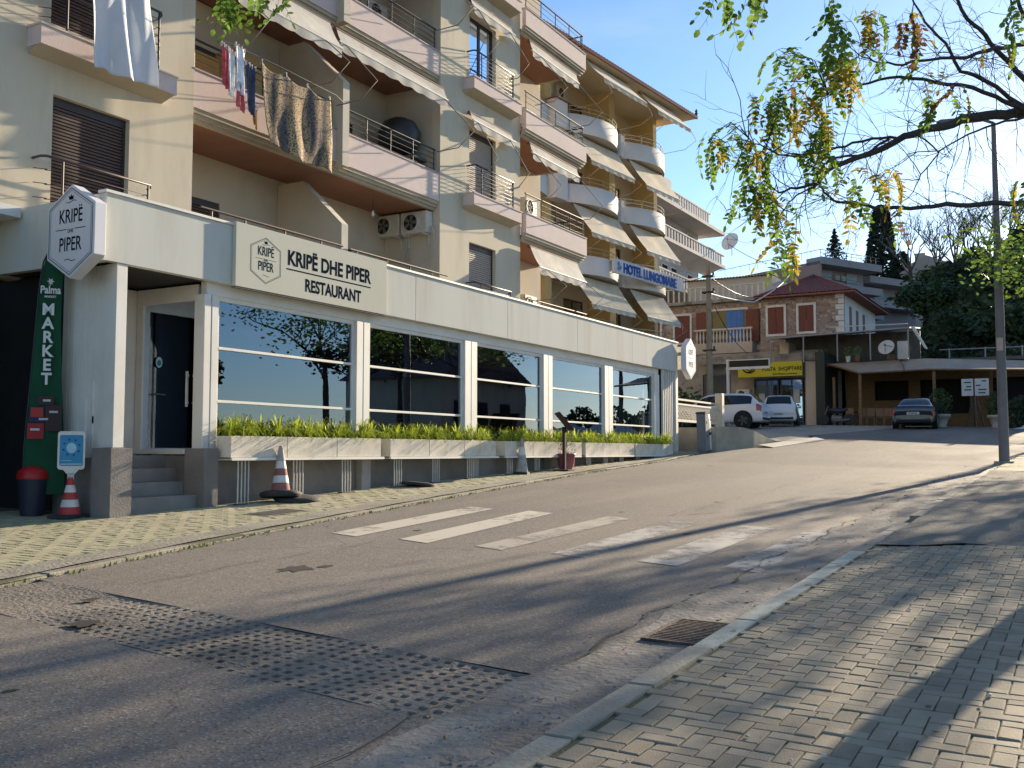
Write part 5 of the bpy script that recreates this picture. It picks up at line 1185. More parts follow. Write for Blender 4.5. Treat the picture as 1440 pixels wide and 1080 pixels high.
m=wall(12.0,16.8,7.0,10.75,60.0,60.3,((13.69,14.57,8.55,10.1),(15.43,16.38,8.5,10.1)),XW); m.build('wall',stone,h1)
m=MB(); m.box(60.0,60.25,12.0,16.8,2.6,6.999); m.build('lower_wall',plast,h1)
m=wall(60.31,70,7,10.75,12.0,12.2,((61.5,62.4,8.2,10.1),(63.5,64.4,8.2,10.1),(65.6,66.5,8.2,10.1))); m.build('side_wall',M('white_render',(.66,.65,.62),None,1,.9),h1)
for x in (61.5,63.5,65.6): m=MB(); m.box(x,x+.9,12.03,12.08,8.2,10.1); m.build('shutter',shr,h1)
for k in range(11):
    m=MB(); z=7.1+k*.33; m.box(59.94,59.999,11.98,12.30 if k%2 else 12.45,z,z+.29); m.build('quoin',M('quoin_white',(.64,.62,.58)),h1)
house_window(h1,60.0,13.69,14.57,8.55,10.1); house_window(h1,60.0,15.43,16.38,8.5,10.1)
m=MB(); A=[(59.3,17.1,10.72),(59.3,11.2,10.72),(71,11.2,10.72),(71,17.1,10.72)]; B=[(62.3,14.2,12.25),(68,14.2,12.25)]
def tilequad(mb,p0,p1,q0,q1,n,amp=.05):
    p0,p1,q0,q1=map(Vector,(p0,p1,q0,q1)); us=frange(0,1,n*4)
    nrm=((p1-p0).cross(q0-p0)).normalized()
    if nrm.z<0: nrm=-nrm
    mb.grid(us,frange(0,1,6),lambda u,v:tuple(p0.lerp(p1,u).lerp(q0.lerp(q1,u),v)+nrm*amp*abs(math.sin(u*n*math.pi))))
tilequad(m,A[0],A[1],B[0],B[0],26); tilequad(m,A[1],A[2],B[0],B[1],50); tilequad(m,A[2],A[3],B[1],B[1],26); tilequad(m,A[3],A[0],B[1],B[0],50); m.build('roof',tile,h1,fixn=False)
m=MB(); m.box(59.35,70.9,11.25,17.05,10.62,10.71); m.build('eaves_soffit',M('eaves_wood',(.28,.10,.07)),h1)
h2=thing('terraced_stone_house','stone-faced house with white balustrade balcony and open blue-curtained window','house',(65,20,2.7))
m=wall(16.85,25.5,6.9,10.75,61.0,61.3,((18.0,20.2,8.1,10.25),(21.6,22.6,8.4,10.1),(23.6,24.6,8.4,10.1)),XW); m.build('wall',stone,h2)
m=MB(); m.box(61.0,61.3,16.85,25.5,2.5,6.899); m.build('lower_wall',M('warm_plaster',(.46,.38,.29),(.40,.33,.25),1,.95,stain=(.24,.2,.16),samt=.5,sscale=.7),h2)
m=wall(61.301,70,2.5,10.75,16.85,17.05,(),); m.build('side_wall',plast,h2)
house_window(h2,61.0,21.6,22.6,8.4,10.1); house_window(h2,61.0,23.6,24.6,8.4,10.1)
o=house_window(h2,61.0,18.0,20.2,8.1,10.25,False)
for a,b in ((17.15,17.95),(20.25,21.1)): m=MB(); m.box(60.7,60.88,a,b,8.2,10.2); m.build('shutter',shr,o)
m=MB(); m.box(61.9,62,17.2,21,7.5,10.6); m.box(61.31,61.9,17.2,17.3,7.5,10.6); m.build('room_shade',dark,h2)
m=MB(); m.grid(frange(0,1,14),[0,1],lambda u,v:(60.96+.03*math.sin(u*22),18.15+u*1.1,8.3+v*1.9)); m.build('curtain',M('curtain_blue',(.08,.20,.50),None,3,.8),o)
m=MB()
for k in range(10): 
    z=7.0+k*.36; m.box(60.94,60.999,16.86,17.2 if k%2 else 17.4,z,z+.32)
m.build('quoins',M('quoin_white',(.64,.62,.58)),h2,kind='stuff')
b=MB(); b.box(59.9,60.98,17.35,20.95,7.5,8.15); b=b.build('balcony',M('balcony_plaster',(.50,.43,.34),(.44,.38,.3),1,.9,stain=(.28,.24,.2),samt=.5),h2)
m=MB(); m.box(59.92,60.06,17.35,20.95,8.93,9.03); m.build('top_rail',M('balustrade_white',(.60,.56,.48)),b)
for k in range(17):
    y=17.45+k*.21; m=MB(); m.lathe([(.05,0),(.05,.06),(.03,.12),(.065,.3),(.055,.5),(.03,.68),(.05,.77)],(59.99,y,8.15),8); m.build('baluster',M('balustrade_white',(.60,.56,.48)),b)
m=MB(); m.box(60.7,70,16.6,25.6,10.76,10.95); m.build('terrace_slab',M('stained_slab',(.33,.30,.26)),h2)
for k in range(24):
    y=16.8+k*.36; m=MB(); m.box(60.8,60.86,y,y+.10,10.951,11.75); m.build('terrace_baluster',M('balustrade_white',(.60,.56,.48)),h2)
m=MB(); m.box(60.78,60.88,16.7,25.5,11.751,11.82); m.build('terrace_rail',M('balustrade_white',(.60,.56,.48)),h2)
m=MB(); m.box(64.5,70,17.3,23,10.951,12.85); m.build('upper_storey',M('upper_cream',(.52,.47,.40),(.47,.42,.36),1,.9),h2)
m=MB(); tilequad(m,(64.2,17.2,12.83),(64.2,23.3,12.83),(65.6,17.3,13.0),(65.6,23.1,13.0),30,.09); m.build('upper_tiles',M('tile_brown',(.22,.13,.1)),h2,fixn=False)
# scooter-sized wall lamp and cable bundle
wires=thing('utility_pole','weathered concrete utility pole in front of the stone balustrade','utility pole',(48.5,16.2,2.5))
m=MB(); m.tube([(48.5,16.2,2.4),(48.5,16.2,10.8)],[.19,.12],10); m.build('shaft',M('pole_concrete',(.34,.28,.20),(.27,.22,.16),3,.95,.3,20),wires)
for z in (10.2,9.4,6.5): m=MB(); m.box(48.35,48.65,15.9,16.5,z,z+.08); m.lathe([(0,0),(.05,.02),(.05,.14),(0,.16)],(48.5,15.95,z+.08),8); m.build('bracket',rust,wires)
def cable(label,pts,r=.012,mt=None,sag=.3):
    P=[]; pts=[Vector(p) for p in pts]
    for a,b in zip(pts,pts[1:]):
        for k in range(10): t=k/10; p=a.lerp(b,t); p.z-=sag*4*t*(1-t)*(b-a).length/10; P.append(p)
    P.append(pts[-1]); m=MB(); m.tube(P,r,5); return tag(m.build('cable',mt or black),label,'cable',None)
cable('white cable looping from the utility pole up past the stone house roof',[(48.5,16.2,9.4),onX(1060,425,56),onX(1085,410,58),onX(1116,378,75)],.045,galv,.1)
cable('dark cable from the utility pole to the terrace balustrade',[(48.5,16.2,10.3),(61,16.9,10.9)],.02,None,.3)
cable('dark cable from the utility pole across to the hotel balcony',[(48.5,16.2,10.3),tuple(RH@Vector((11.8,-.6,9.9)))],.02,None,.4)
cable('dark cable hanging from the pole to the balcony underside',[(48.5,16.2,9.4),(60.9,17.6,7.4)],.02,None,.5)
cable('thin cable from the far satellite dish down to the hillside house',[onY(1024,343,24),onX(1078,371,75)],.025,None,.3)
# terrace canopy above the café, dark room behind
tc=thing('terrace_canopy','grey metal terrace canopy with thin posts above the café','canopy',(58,11.5,6.4))
cg=M('canopy_grey',(.30,.30,.30),None,3,.6); 
m=MB(); m.add([(56,7.9,7.95),(56,15.4,7.78),(60,15.4,8.15),(60,7.9,8.35),(56,7.9,8.02),(56,15.4,7.85),(60,15.4,8.22),(60,7.9,8.42)],[(0,1,2,3),(7,6,5,4),(0,1,5,4),(1,2,6,5),(2,3,7,6),(3,0,4,7)]); m.build('roof_sheet',cg,tc)
for y in (8.0,9.9,11.6,13.4,15.2): m=MB(); m.tube([(56.1,y,6.4),(56.1,y,7.93)],.04,6); m.build('post',cg,tc)
m=MB(); m.tube([(56.0,7.8,8.0),(56.3,7.2,6.9)],.05,6); m.tube([(56.6,7.8,8.1),(56.9,7.2,6.9)],.05,6); m.build('side_strut',galv,tc)
m=MB(); m.tube([(56.05,8,8.2),(56.05,12,8.25)],.03,6); m.build('rail',galv,tc)
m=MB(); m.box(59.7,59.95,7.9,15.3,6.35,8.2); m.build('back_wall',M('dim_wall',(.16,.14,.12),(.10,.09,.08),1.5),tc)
m=MB(); m.box(58.0,59.69,14.7,15.2,6.36,7.75); m.build('side_panel',sand,tc)
r_=random.Random(5)
for k in (0,1,3,4,6):
    y=8.3+k*.75+r_.uniform(-.15,.15); s=r_.uniform(.12,.2); x=56.6+r_.random(); m=MB(); m.lathe([(s*.7,0),(s,.3),(s*1.05,.33)],(x,y,6.4),10)
    o=thing('terrace_pot','potted plant on the terrace roof, number %s from the right end'%('first second third fourth fifth sixth seventh eighth ninth'.split()[k]),'potted plant',(x,y,6.4),'pots along the terrace edge')
    o['label']='potted plant on the terrace edge, %s counting from the satellite dish'%('first second third fourth fifth sixth seventh eighth ninth'.split()[k])
    m.build('pot',M('pot_brown',(.2,.11,.07)) if k%2 else white,o)
    m=MB()
    for q in range(50):
        a=r_.uniform(0,6.3); rr=r_.uniform(0,.28); zz=6.7+r_.random()*.5; xx,yy=x+rr*math.cos(a),y+rr*math.sin(a); m.add([(xx,yy-.06,zz),(xx+.02,yy,zz+.08),(xx,yy+.06,zz),(xx-.02,yy,zz-.05)],[(0,1,2,3)])
    m.build('leaves',M('terrace_leaf',(.06,.12,.03),(.03,.06,.02),20,.6,rand=.3),o)
def dish(label,c,r,az,el=25):
    g=thing('satellite_dish',label,'satellite dish',c,'satellite dishes')
    MM=Matrix.Rotation(R(az),4,'Z')@Matrix.Rotation(R(90-el),4,'Y')
    m=MB(); m.lathe([(0,0),(r*.5,r*.06),(r*.85,r*.17),(r,r*.25),(r*1.01,r*.24)],c,24,MM); m.build('reflector',M('dish_white',(.60,.60,.58),None,5,.5),g)
    m=MB(); p=Vector(c)+(MM@Vector((0,0,r*.75))); m.tube([Vector(c)+(MM@Vector((-r*.0,r*.9,r*.2))),p],.015); m.tube([Vector(c)+(MM@Vector((r*.9,0,r*.2))),p],.015); m.lathe([(0,-.05),(.06,-.04),(.06,.06),(0,.07)],p,8); m.build('feed_arm',steel,g)
    m=MB(); m.tube([Vector(c)-Vector((MM@Vector((0,0,.05)))),(c[0]+.2,c[1],c[2]-r*.8),(c[0]+.2,c[1],c[2]-r*1.35)],.03); m.build('mount',steel,g)
dish('large white satellite dish on the café roof edge',(56.3,9.1,7.0),.42,170)
m=MB(); m.box(56.5,56.9,8.1,8.6,6.4,7.35); tag(m.build('meter_box',M('box_pale',(.5,.5,.48))),'pale upright box beside the large satellite dish','metal box')
# ------------------------------------------------------------------ café
cf=thing('cafe_building','low wooden café with a wide beige canvas roof and dark open front','café',(58,8,2.8))
wood=M('cafe_wood',(.22,.13,.06),(.15,.09,.04),3,.7,stretch=(1,1,6)); 
m=wall(.6,12.2,2.6,6.2,60,60.2,((8.6,10.4,4.4,5.5),(5.5,8.0,3.6,5.5),(1.5,4.4,3.7,5.5)),XW); m.build('wall',wood,cf)
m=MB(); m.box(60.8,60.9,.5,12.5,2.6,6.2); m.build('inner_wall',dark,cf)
m=MB(); m.box(57.1,66,.5,12.4,6.2,6.38); m.build('roof_slab',M('slab_dark',(.12,.11,.10)),cf)
m=MB(); m.box(56.6,66,12.41,12.9,2.6,7); m.build('side_wall',M('ivy_dark',(.05,.055,.04)),cf)
cn_=M('canvas_beige',(.46,.38,.30),(.40,.33,.26),2,.9,trans=.12,stain=(.26,.22,.18),samt=.4)
top=[(57.0,12.3,6.33),(57.0,7.3,6.42),(55.8,2.5,6.0),(55.2,.8,5.8)]; bot=[(54.6,10.3,5.62),(54.4,6.8,5.66),(53.0,2.2,5.36),(52.2,.6,5.2)]
m=MB(); 
def cvs(u,v):
    s=u*3; i=min(2,int(s)); t=s-i; a=Vector(top[i]).lerp(Vector(top[i+1]),t); b=Vector(bot[i]).lerp(Vector(bot[i+1]),t); p=a.lerp(b,v); p.z-=.05*math.sin(v*3.14); return p
m.grid(frange(0,1,60),frange(0,1,8),cvs); m.build('canvas_roof',cn_,cf,fixn=False)
m=MB(); m.tube([Vector(b)+Vector((0,0,-.03)) for b in bot],.05,6); m.build('edge_beam',wood,cf)
m=MB(); m.tube([Vector(top[0]),Vector(bot[0])],.05,6); m.tube([Vector((57,8.5,6.42)),Vector((54.5,8.0,5.68))],.03,6); m.build('rafter',wood,cf)
for b in ((54.7,10.2),(54.5,6.6),(53.2,2.3),(57.0,12.0),(57,4.2)): 
    m=MB(); m.box(b[0]-.07,b[0]+.07,b[1]-.07,b[1]+.07,2.7,5.6); m.build('post',wood,cf)
chq=local('cafe_chair','','chair','chairs outside the café'); m=MB(); m.box(-.2,.2,-.2,.2,.43,.46); m.build('seat',M('chair_tan',(.25,.15,.08)),chq); m=MB(); m.box(.17,.2,-.2,.2,.5,.92); m.build('backrest',M('chair_tan',(.25,.15,.08)),chq)
for a in (-.18,.18):
    for b in (-.18,.18): m=MB(); m.box(a-.018,a+.018,b-.018,b+.018,0,.429); m.build('leg',M('chair_tan',(.25,.15,.08)),chq)
tbq=local('cafe_table','','table','tables outside the café'); m=MB(); m.box(-.4,.4,-.4,.4,.71,.75); m.build('tabletop',M('table_dark',(.08,.05,.03)),tbq)
m=MB(); m.box(-.04,.04,-.04,.04,0,.709); m.build('pedestal',black,tbq)
ords='first second third fourth fifth sixth seventh eighth'.split()
for i,y in enumerate((10.6,9.7,8.9,8.1)):
    put(tbq,USED,(56.2,y,gz(56,y)),0,'dark café table, %s from the motorcycle'%ords[i])
for i,y in enumerate((10.9,10.3,9.9,9.4,9.0,8.5,8.2,7.8)):
    put(chq,USED,(55.6+.1*(i%2),y,gz(55.6,y)),R(180+10*(i%3)),'slim tan café chair, %s from the motorcycle'%ords[i])
def potted(label,x,y,h,r,crown,nl=500,c=((.05,.10,.03),(.025,.05,.015)),name='potted_shrub',grp='large pots before the café'):
    z=gz(x,y) if x<58 else 2.7; g=thing(name,label,'potted shrub',(x,y,z),grp)
    m=MB(); m.lathe([(r*.6,0),(r*.65,.05),(r*.55,.1),(r*.9,h*.75),(r*1.08,h*.8),(r*1.08,h),(r*.9,h),(r*.88,h*.8)],(x,y,z),18); m.build('pot',M('pot_pale',(.44,.40,.35),(.36,.32,.28),5,.8),g)
    m=MB(); rr=random.Random(int(x*7+y*13))
    for q in range(nl):
        a=rr.uniform(0,6.3); e=rr.random()**.5; t=rr.random(); rad=crown*(.35+.65*math.sin(t*3.0+.2))*e; X_,Y_,Z_=x+rad*math.cos(a),y+rad*math.sin(a),z+h+t*crown*2.1-.1; s=rr.uniform(.03,.08); b=rr.uniform(0,3.1)
        m.add([(X_-s*math.cos(b),Y_-s*math.sin(b),Z_),(X_,Y_,Z_+s*.8),(X_+s*math.cos(b),Y_+s*math.sin(b),Z_+.02),(X_,Y_,Z_-s*.7)],[(0,1,2,3)])
    m.build('foliage',M('shrub_%s'%name,c[0],c[1],12,.6,rand=.3,trans=.2),g)
potted('bushy shrub in a pale urn just beyond the dark saloon car',51.5,6.0,.62,.42,.62)
potted('shrub in a round pale pot under the white menu board',51.0,3.55,.60,.40,.55)
m=MB(); rr=random.Random(3)
for q in range(2600):
    y=rr.uniform(-2.5,3.2); x=52+rr.uniform(0,1.2); z=2.6+rr.uniform(0,1.5)*(0.8+.2*math.sin(y*3)); s=rr.uniform(.05,.1); a=rr.uniform(0,3.1)
    m.add([(x-s*math.cos(a),y-s*math.sin(a),z),(x,y,z+s),(x+s*math.cos(a),y+s*math.sin(a),z),(x,y,z-s)],[(0,1,2,3)])
tag(m.build('hedge',M('hedge_leaf',(.03,.055,.02),(.018,.035,.012),9,.7,rand=.3)),'dark clipped hedge along the café front by the lamp post','hedge')
m=MB(); rr=random.Random(8); m.grid(frange(-2.5,3.0,26),frange(0,1,6),lambda y,v:(50.2+v*.9,y,gz(50,2)+.0+(.42+.12*math.sin(y*4)+.07*math.sin(y*9))*math.sin(v*3.1)**.6*(min(1,(3.0-y)/1.2+.05))))
tag(m.build('white_boulders',M('pale_rock',(.62,.66,.72),(.5,.53,.58),3,.9,.6,5)),'low bank of white painted rocks at the foot of the hedge','rocks')
g=thing('menu_board','white menu board on a dark easel before the café','menu board',(52.2,4.6,2.7))
m=MB(); m.box(52.15,52.2,4.62,5.12,4.15,4.95); m.build('panel',M('board_white',(.6,.62,.62)),g); m=MB(); m.box(52.15,52.2,3.95,4.55,4.15,4.95); m.build('panel',M('board_white',(.6,.62,.62)),g)
for (a,z,w_) in ((4.7,4.75,.3),(4.7,4.55,.22),(4.7,4.4,.3),(4.05,4.8,.2),(4.3,4.6,.2),(4.05,4.4,.35),(4.1,4.25,.3)):
    m=MB(); m.box(52.142,52.149,a,a+w_,z,z+.06); m.build('print_line',M('board_ink',(.03,.08,.08)),g)
m=MB(); m.tube([(52.2,4.58,2.7),(52.2,4.58,4.9)],.05); m.tube([(52.1,4.2,2.7),(52.2,4.5,4.1)],.03); m.tube([(52.1,4.95,2.7),(52.2,4.66,4.1)],.03); m.build('easel',black,g)
# motorcycle by the café wall
g=thing('motorcycle','dark motorcycle leaning by the café corner post','motorcycle',(54,11.3,gz(54,11.3)))
zm=gz(54,11.3)
for y in (11.95,10.65):
    m=MB(); m.lathe([(.22,-.04),(.3,-.05),(.31,0),(.3,.05),(.22,.04)],(54,y,zm+.31),20,Matrix.Rotation(R(90),4,'Y')); w_=m.build('wheel',rub,g)
    m=MB(); m.lathe([(.03,-.03),(.21,-.02),(.21,.02),(.03,.03)],(54,y,zm+.31),16,Matrix.Rotation(R(90),4,'Y')); m.build('rim',galv,w_)
m=MB(); m.tube([(54,11.95,zm+.31),(54,11.75,zm+.85),(54,11.7,zm+.98)],.035); m.tube([(53.7,11.65,zm+1.0),(54.3,11.65,zm+1.0)],.02); m.build('fork_and_handlebar',steel,g)
m=MB(); m.tube([(54,11.7,zm+.8),(54,11.4,zm+.78),(54,11.1,zm+.75),(54,10.7,zm+.85)],[.06,.17,.14,.05],8); m.build('tank_and_seat',black,g)
m=MB(); m.tube([(54,11.5,zm+.35),(54,11.0,zm+.35)],[.2,.15],8); m.tube([(53.85,11.3,zm+.25),(53.83,10.6,zm+.3)],.05); m.build('engine',steel,g)
# ------------------------------------------------------------------ street lamp
lx,ly=30.4,1.98; lz=gz(lx,ly)
g=thing('street_lamp','tall dark grey street lamp post on the kerb of the near pavement','street lamp',(lx,ly,lz))
lm_=M('lamp_grey',(.17,.16,.17),(.14,.135,.145),3,.5,stain=(.1,.09,.09),samt=.3)
m=MB(); m.tube([(lx,ly,lz-.05),(lx,ly,lz+4),(lx,ly,lz+9.3)],[.135,.115,.06],14); m.build('post',lm_,g)
m=MB(); m.box(lx-.24,lx+.24,ly-.24,ly+.24,lz-.05,lz+.02); m.build('base_plate',concrete,g)
m=MB(); m.box(lx-.145,lx-.125,ly-.07,ly+.09,lz+3.0,lz+3.35); m.build('sticker',M('sticker_pink',(.5,.38,.36)),g)
m=MB(); m.tube([(lx,ly,lz+9.3),(lx-.1,ly+.3,lz+9.42)],.04); m.build('arm',lm_,g)
m=MB(); m.T=Matrix.Translation((lx-.1,ly+.25,lz+9.42))@Matrix.Rotation(R(10),4,'Z'); m.prism([(0,-.12),(1.1,-.16),(1.2,0),(1.1,.16),(0,.12)],lambda a,b,d:(b,a,d),-.04,.07); m.build('lamp_head',lm_,g,bevel=.02)
# ------------------------------------------------------------------ distant blocks on the hillside
h3=thing('white_apartment_block','white apartment block with balustraded balconies behind the hotel','apartment building',(70,27,3))
wm=M('block_white',(.58,.55,.53),(.52,.49,.47),.8,.9,stain=(.42,.38,.35),samt=.35,sscale=.4)
m=MB(); m.box(60.5,74,25.5,34,3,18.1); m.build('body',wm,h3)
lev=[15.65]
for i,z in enumerate([9.6,12.6]+lev):
    b=MB(); b.box(62,76.0 if i<3 else 74.0,24.0,25.49,z,z+.22); b=b.build('balcony',wm,h3)
    m=MB(); m.prism([(25.49,z-.5),(25.49,z-.001),(24.1,z-.001)],lambda u,v,d:(d,u,v),62.2,75.5 if i<3 else 73.5); m.build('brackets',wm,b)
    for k in range(24):
        x=62.2+k*.56; m=MB(); m.box(x,x+.2,24.05,24.15,z+.221,z+.95); m.build('baluster',wm,b)
    m=MB(); m.box(62,75.9 if i<3 else 74,24.02,24.18,z+.951,z+1.05); m.build('top_rail',wm,b)
for z in (10.0,13.0,16.05):
    for x in (66.2,68.0,71.4):
        f=MB(); f.box(x-.1,x+1.0,25.42,25.48,z-.1,z+1.7); f=f.build('window',white,h3); m=MB(); m.box(x,x+.42,25.38,25.415,z,z+1.6); m.build('pane',dark,f); m=MB(); m.box(x+.48,x+.9,25.38,25.415,z,z+1.6); m.build('pane',dark,f)
m=MB(); m.box(61,75.4,23.8,34,18.1,18.35); m.build('roof_slab',wm,h3)
for k in range(22): m=MB(); m.box(61.2+k*.5,61.4+k*.5,23.9,24.0,18.351,19.1); m.build('roof_baluster',wm,h3)
m=MB(); m.box(61.1,72.2,23.88,24.02,19.101,19.2); m.build('roof_rail',wm,h3)
m=MB(); m.box(64,67.0,25,27,18.351,20.6); m.build('stair_head',wm,h3)
dish('far satellite dish on a bracket at the end of the white apartment block',tuple(onY(1028,341,24)),.75,165,20)
h4=thing('grey_pink_flats','long grey-pink flats with staggered balconies below the cypress','apartment building',(127,27.9,8))
PK=M('flats_pink',(.40,.24,.19),(.36,.22,.175),.3,.9); GK=M('flats_grey',(.36,.32,.32),(.32,.28,.28),.3,.9)
RP=Matrix.Translation((127,27.9,0))@Matrix.Rotation(R(-28),4,'Z')
def pm_(): m=MB(); m.T=RP; return m
zr=25.6
m=pm_(); m.box(0,10.5,2.2,14,6,zr-.6); m.build('body',GK,h4); m=pm_(); m.box(10.51,24,4.2,14,6,zr-1.6); m.build('body',GK,h4)
m=pm_(); m.box(-.3,-.001,0,20,6,zr-.5); m.build('side_wall',PK,h4)
for i in range(5):
    z=zr-.9-3.1*i
    s=pm_(); s.box(-.3,11.2,-.2,2.19,z,z+.9); s=s.build('balcony',GK,h4)
    s2=pm_(); s2.box(11.21,22.5,1.7,4.19,z-1.0,z-.1); s2.build('balcony',GK,h4)
    if i:
        m=pm_(); m.tube([(0,-.1,z+1.5),(11,-.1,z+1.5)],.04); m.build('railing',steel,s)
    for (u,yy,dz) in ((2.2,2.15,0),(7.0,2.15,0),(15,4.15,-1.0)):
        f=pm_(); f.box(u,u+2.0,yy-.1,yy-.02,z-2.6+dz,z-.2+dz); f=f.build('window',M('win_teal',(.10,.16,.17),None,2,.15),h4); m=pm_(); m.box(u,u+2.0,yy-.14,yy-.101,z-1.3+dz,z-.2+dz); m.build('blind',M('blind_grey',(.42,.48,.5)),f)
    for (u,yy,dz) in ((4.6,2.15,0),(5.8,2.15,0),(12.2,4.15,-1.0),(13.4,4.15,-1.0)):
        m=pm_(); m.box(u,u+.8,yy-.4,yy-.02,z-1.3+dz,z-.7+dz); m.build('ac_casing',M('ac_pale',(.5,.48,.44)),h4)
m=pm_(); m.tube([(-.2,0,zr+.9),(11,0,zr+.9)],.04); m.tube([(-.2,0,zr+.5),(11,0,zr+.5)],.03); m.tube([(-.2,0,zr+.9),(-.2,18,zr+.9)],.04)
for k in range(12): m.tube([(k*.95-.2,0,zr),(k*.95-.2,0,zr+.9)],.03); m.tube([(-.2,k*1.5,zr),(-.2,k*1.5,zr+.9)],.03)
m.build('roof_railing',steel,h4,kind='stuff')
h5=thing('hilltop_house','pale house with sloping roofs among bare trees on the hill','house',(160,19,18))
m=MB(); 
hp=[onX(1265,385,165),onX(1350,385,165)]
m.box(160,170,14.5,26,14,28.0); m.build('body',M('house_pale',(.5,.46,.42)),h5)
m=MB(); m.box(157,160,12.0,17.5,14,25.8); m.build('annex',M('house_tan',(.42,.34,.27)),h5)
m=MB(); m.prism([(14.0,28.0),(26.5,28.0),(23,29.0),(20,30.6)],lambda a,b,d:(d,a,b),159.5,171); m.build('roof',M('roof_pale_tile',(.4,.33,.28)),h5)
m=MB(); m.prism([(11.5,25.8),(18,25.8),(17.5,27.2)],lambda a,b,d:(d,a,b),156.5,160); m.build('annex_roof',tile,h5)
m=MB(); m.box(163,164.5,20.5,22,29,31.6); m.build('chimney',M('house_tan',(.42,.34,.27)),h5)
# hillside
def hillz(x,y):
    az=math.degrees(math.atan2(y,x)); t=max(0,min(1,(x-60.5)/54)); k=max(0,min(1,(az+2.5)/4.5)); k=k*k*(3-2*k); q=max(0,min(1,(7.9-az)/1.0)); q=.12+.88*q
    z=2.6+(18.0+1.3*math.sin(y*.3+1))*t**1.05*k*q
    return z+.5*math.sin(x*.5+y*.7)*t
mb=MB(); mb.grid([61.5+i*1.8 for i in range(32)]+frange(120,240,12),frange(-40,14,44)+frange(16,110,18),lambda x,y:(x,y,hillz(x,y) if (y<13 or x>76) else 2.5))
hill=struct(mb.build('hillside',M('hill_soil',(.06,.06,.035),(.04,.045,.025),.6,.95,.8,3),fixn=False))
def leafquad(m,p,s,rr):
    a=rr.uniform(0,6.28); b=rr.uniform(-1,1); u=Vector((math.cos(a),math.sin(a),b*.5)).normalized()*s; v=Vector((-math.sin(a)*.4,math.cos(a)*.4,rr.uniform(.3,1))).normalized()*s*.6
    m.add([p-u,p-v,p+u,p+v],[(0,1,2,3)])
mb=MB(); rr=random.Random(11)
for k in range(60000):
    u=rr.random()**1.3; x=60.8+u*57; az=rr.uniform(-2,11.2)+rr.uniform(0,2.5)*(u<.2); y=x*math.tan(R(az))
    if az>7.7+.4*math.sin(x) and x>66: continue
    c_=math.sin(x*.31+y*.55)*math.sin(y*.42-x*.17+2); hump=(.7+2.0*max(0,c_))*(1+u*.6)
    e=rr.random()**.6; leafquad(mb,Vector((x,y,hillz(x,y)+e*hump)),rr.uniform(.12,.24)*(1+u*1.1),rr)
tag(mb.build('undergrowth',M('undergrowth_leaf',(.055,.075,.028),(.018,.03,.012),.35,.8,rand=.5,trans=.2),None,fixn=False),'dense dark ivy and bushes covering the hillside behind the café','undergrowth',kind='stuff')
g=thing('hillside_railing','low metal rail with small planters on the slope above the café','railing',(60,4,6.5))
for k in range(5): m=MB(); m.tube([(60.4,6.5-k*1.8,6.3),(60.4,6.5-k*1.8,7.2)],.04); m.build('post',cg,g)
m=MB(); m.tube([(60.4,7,7.15),(60.4,-1.5,7.1)],.035); m.build('handrail',cg,g)
# ------------------------------------------------------------------ trees
bark=M('bark',(.075,.06,.05),(.05,.042,.036),8,.95,.6,30); barkd=M('bark_grey',(.13,.115,.10),(.09,.08,.07),8,.95)
def tree(name,label,base,h,cr,leafc,nleaf=2500,ls=.1,seed=1,trunk=.16,group=None,bare=False,zc=.62,shape=1.,twigs=60,levels=3,cat='tree',up=.5,trans=.35):
    rr=random.Random(seed); bx_,by_,bz_=base; g=thing(name,label,cat,tuple(base),group)
    m=MB(); top=Vector((bx_+rr.uniform(-.3,.3),by_+rr.uniform(-.3,.3),bz_+h*.5)); m.tube([Vector(base)-Vector((0,0,.2)),Vector(base).lerp(top,.5)+Vector((rr.uniform(-.1,.1),rr.uniform(-.1,.1),0)),top],[trunk,trunk*.8,trunk*.6],8); m.build('trunk',bark,g)
    m=MB(); tips=[]
    def grow(p,d,L,r,lv):
        P=[p]; dd=d.copy()
        for k in range(4):
            dd=(dd+Vector((rr.uniform(-.25,.25),rr.uniform(-.25,.25),rr.uniform(-.1,.22)*up))).normalized(); P.append(P[-1]+dd*L/4)
        m.tube(P,[r*(1-.17*k) for k in range(5)],5 if lv>1 else 4,cap=False)
        if lv<=0: tips.append(P[-1]); tips.append(P[2]); return
        for k in range(rr.randint(3,4)):
            q=P[rr.randint(2,4)]; a=rr.uniform(0,6.28); nd=(dd*.7+Vector((math.cos(a),math.sin(a),rr.uniform(-.1,.7)*up))*.75).normalized(); grow(q,nd,L*rr.uniform(.55,.75),r*.5,lv-1)
    for k in range(5):
        a=k*1.257+rr.uniform(-.3,.3); grow(top-Vector((0,0,rr.uniform(0,h*.12))),Vector((math.cos(a),math.sin(a),rr.uniform(.5,1.3)*up*1.5)).normalized(),cr*.7,trunk*.45,levels-1)
    m.build('limbs',bark if not bare else barkd,g,fixn=False)
    if nleaf:
        m=MB(); c=Vector((bx_,by_,bz_+h*zc))
        for k in range(nleaf):
            t=tips[rr.randrange(len(tips))]; p=t+Vector((rr.gauss(0,1),rr.gauss(0,1),rr.gauss(0,.8)))*cr*.13
            leafquad(m,p,ls*rr.uniform(.6,1.2),rr)
        m.build('crown',M('leaf_'+leafc[0],leafc[1],leafc[2],3,.6,rand=.35,trans=trans),g,fixn=False)
    return g
YG=('yellowgreen',(.20,.30,.05),(.10,.17,.03)); DG=('darkgreen',(.045,.08,.025),(.025,.045,.015))
tree('locust_tree','yellow-green locust tree on the near pavement leaning in beside the lamp post',(29.5,-1.0,gz(29,-1)),7.8,3.2,YG,3200,.085,3,.15,'street trees along the near pavement')
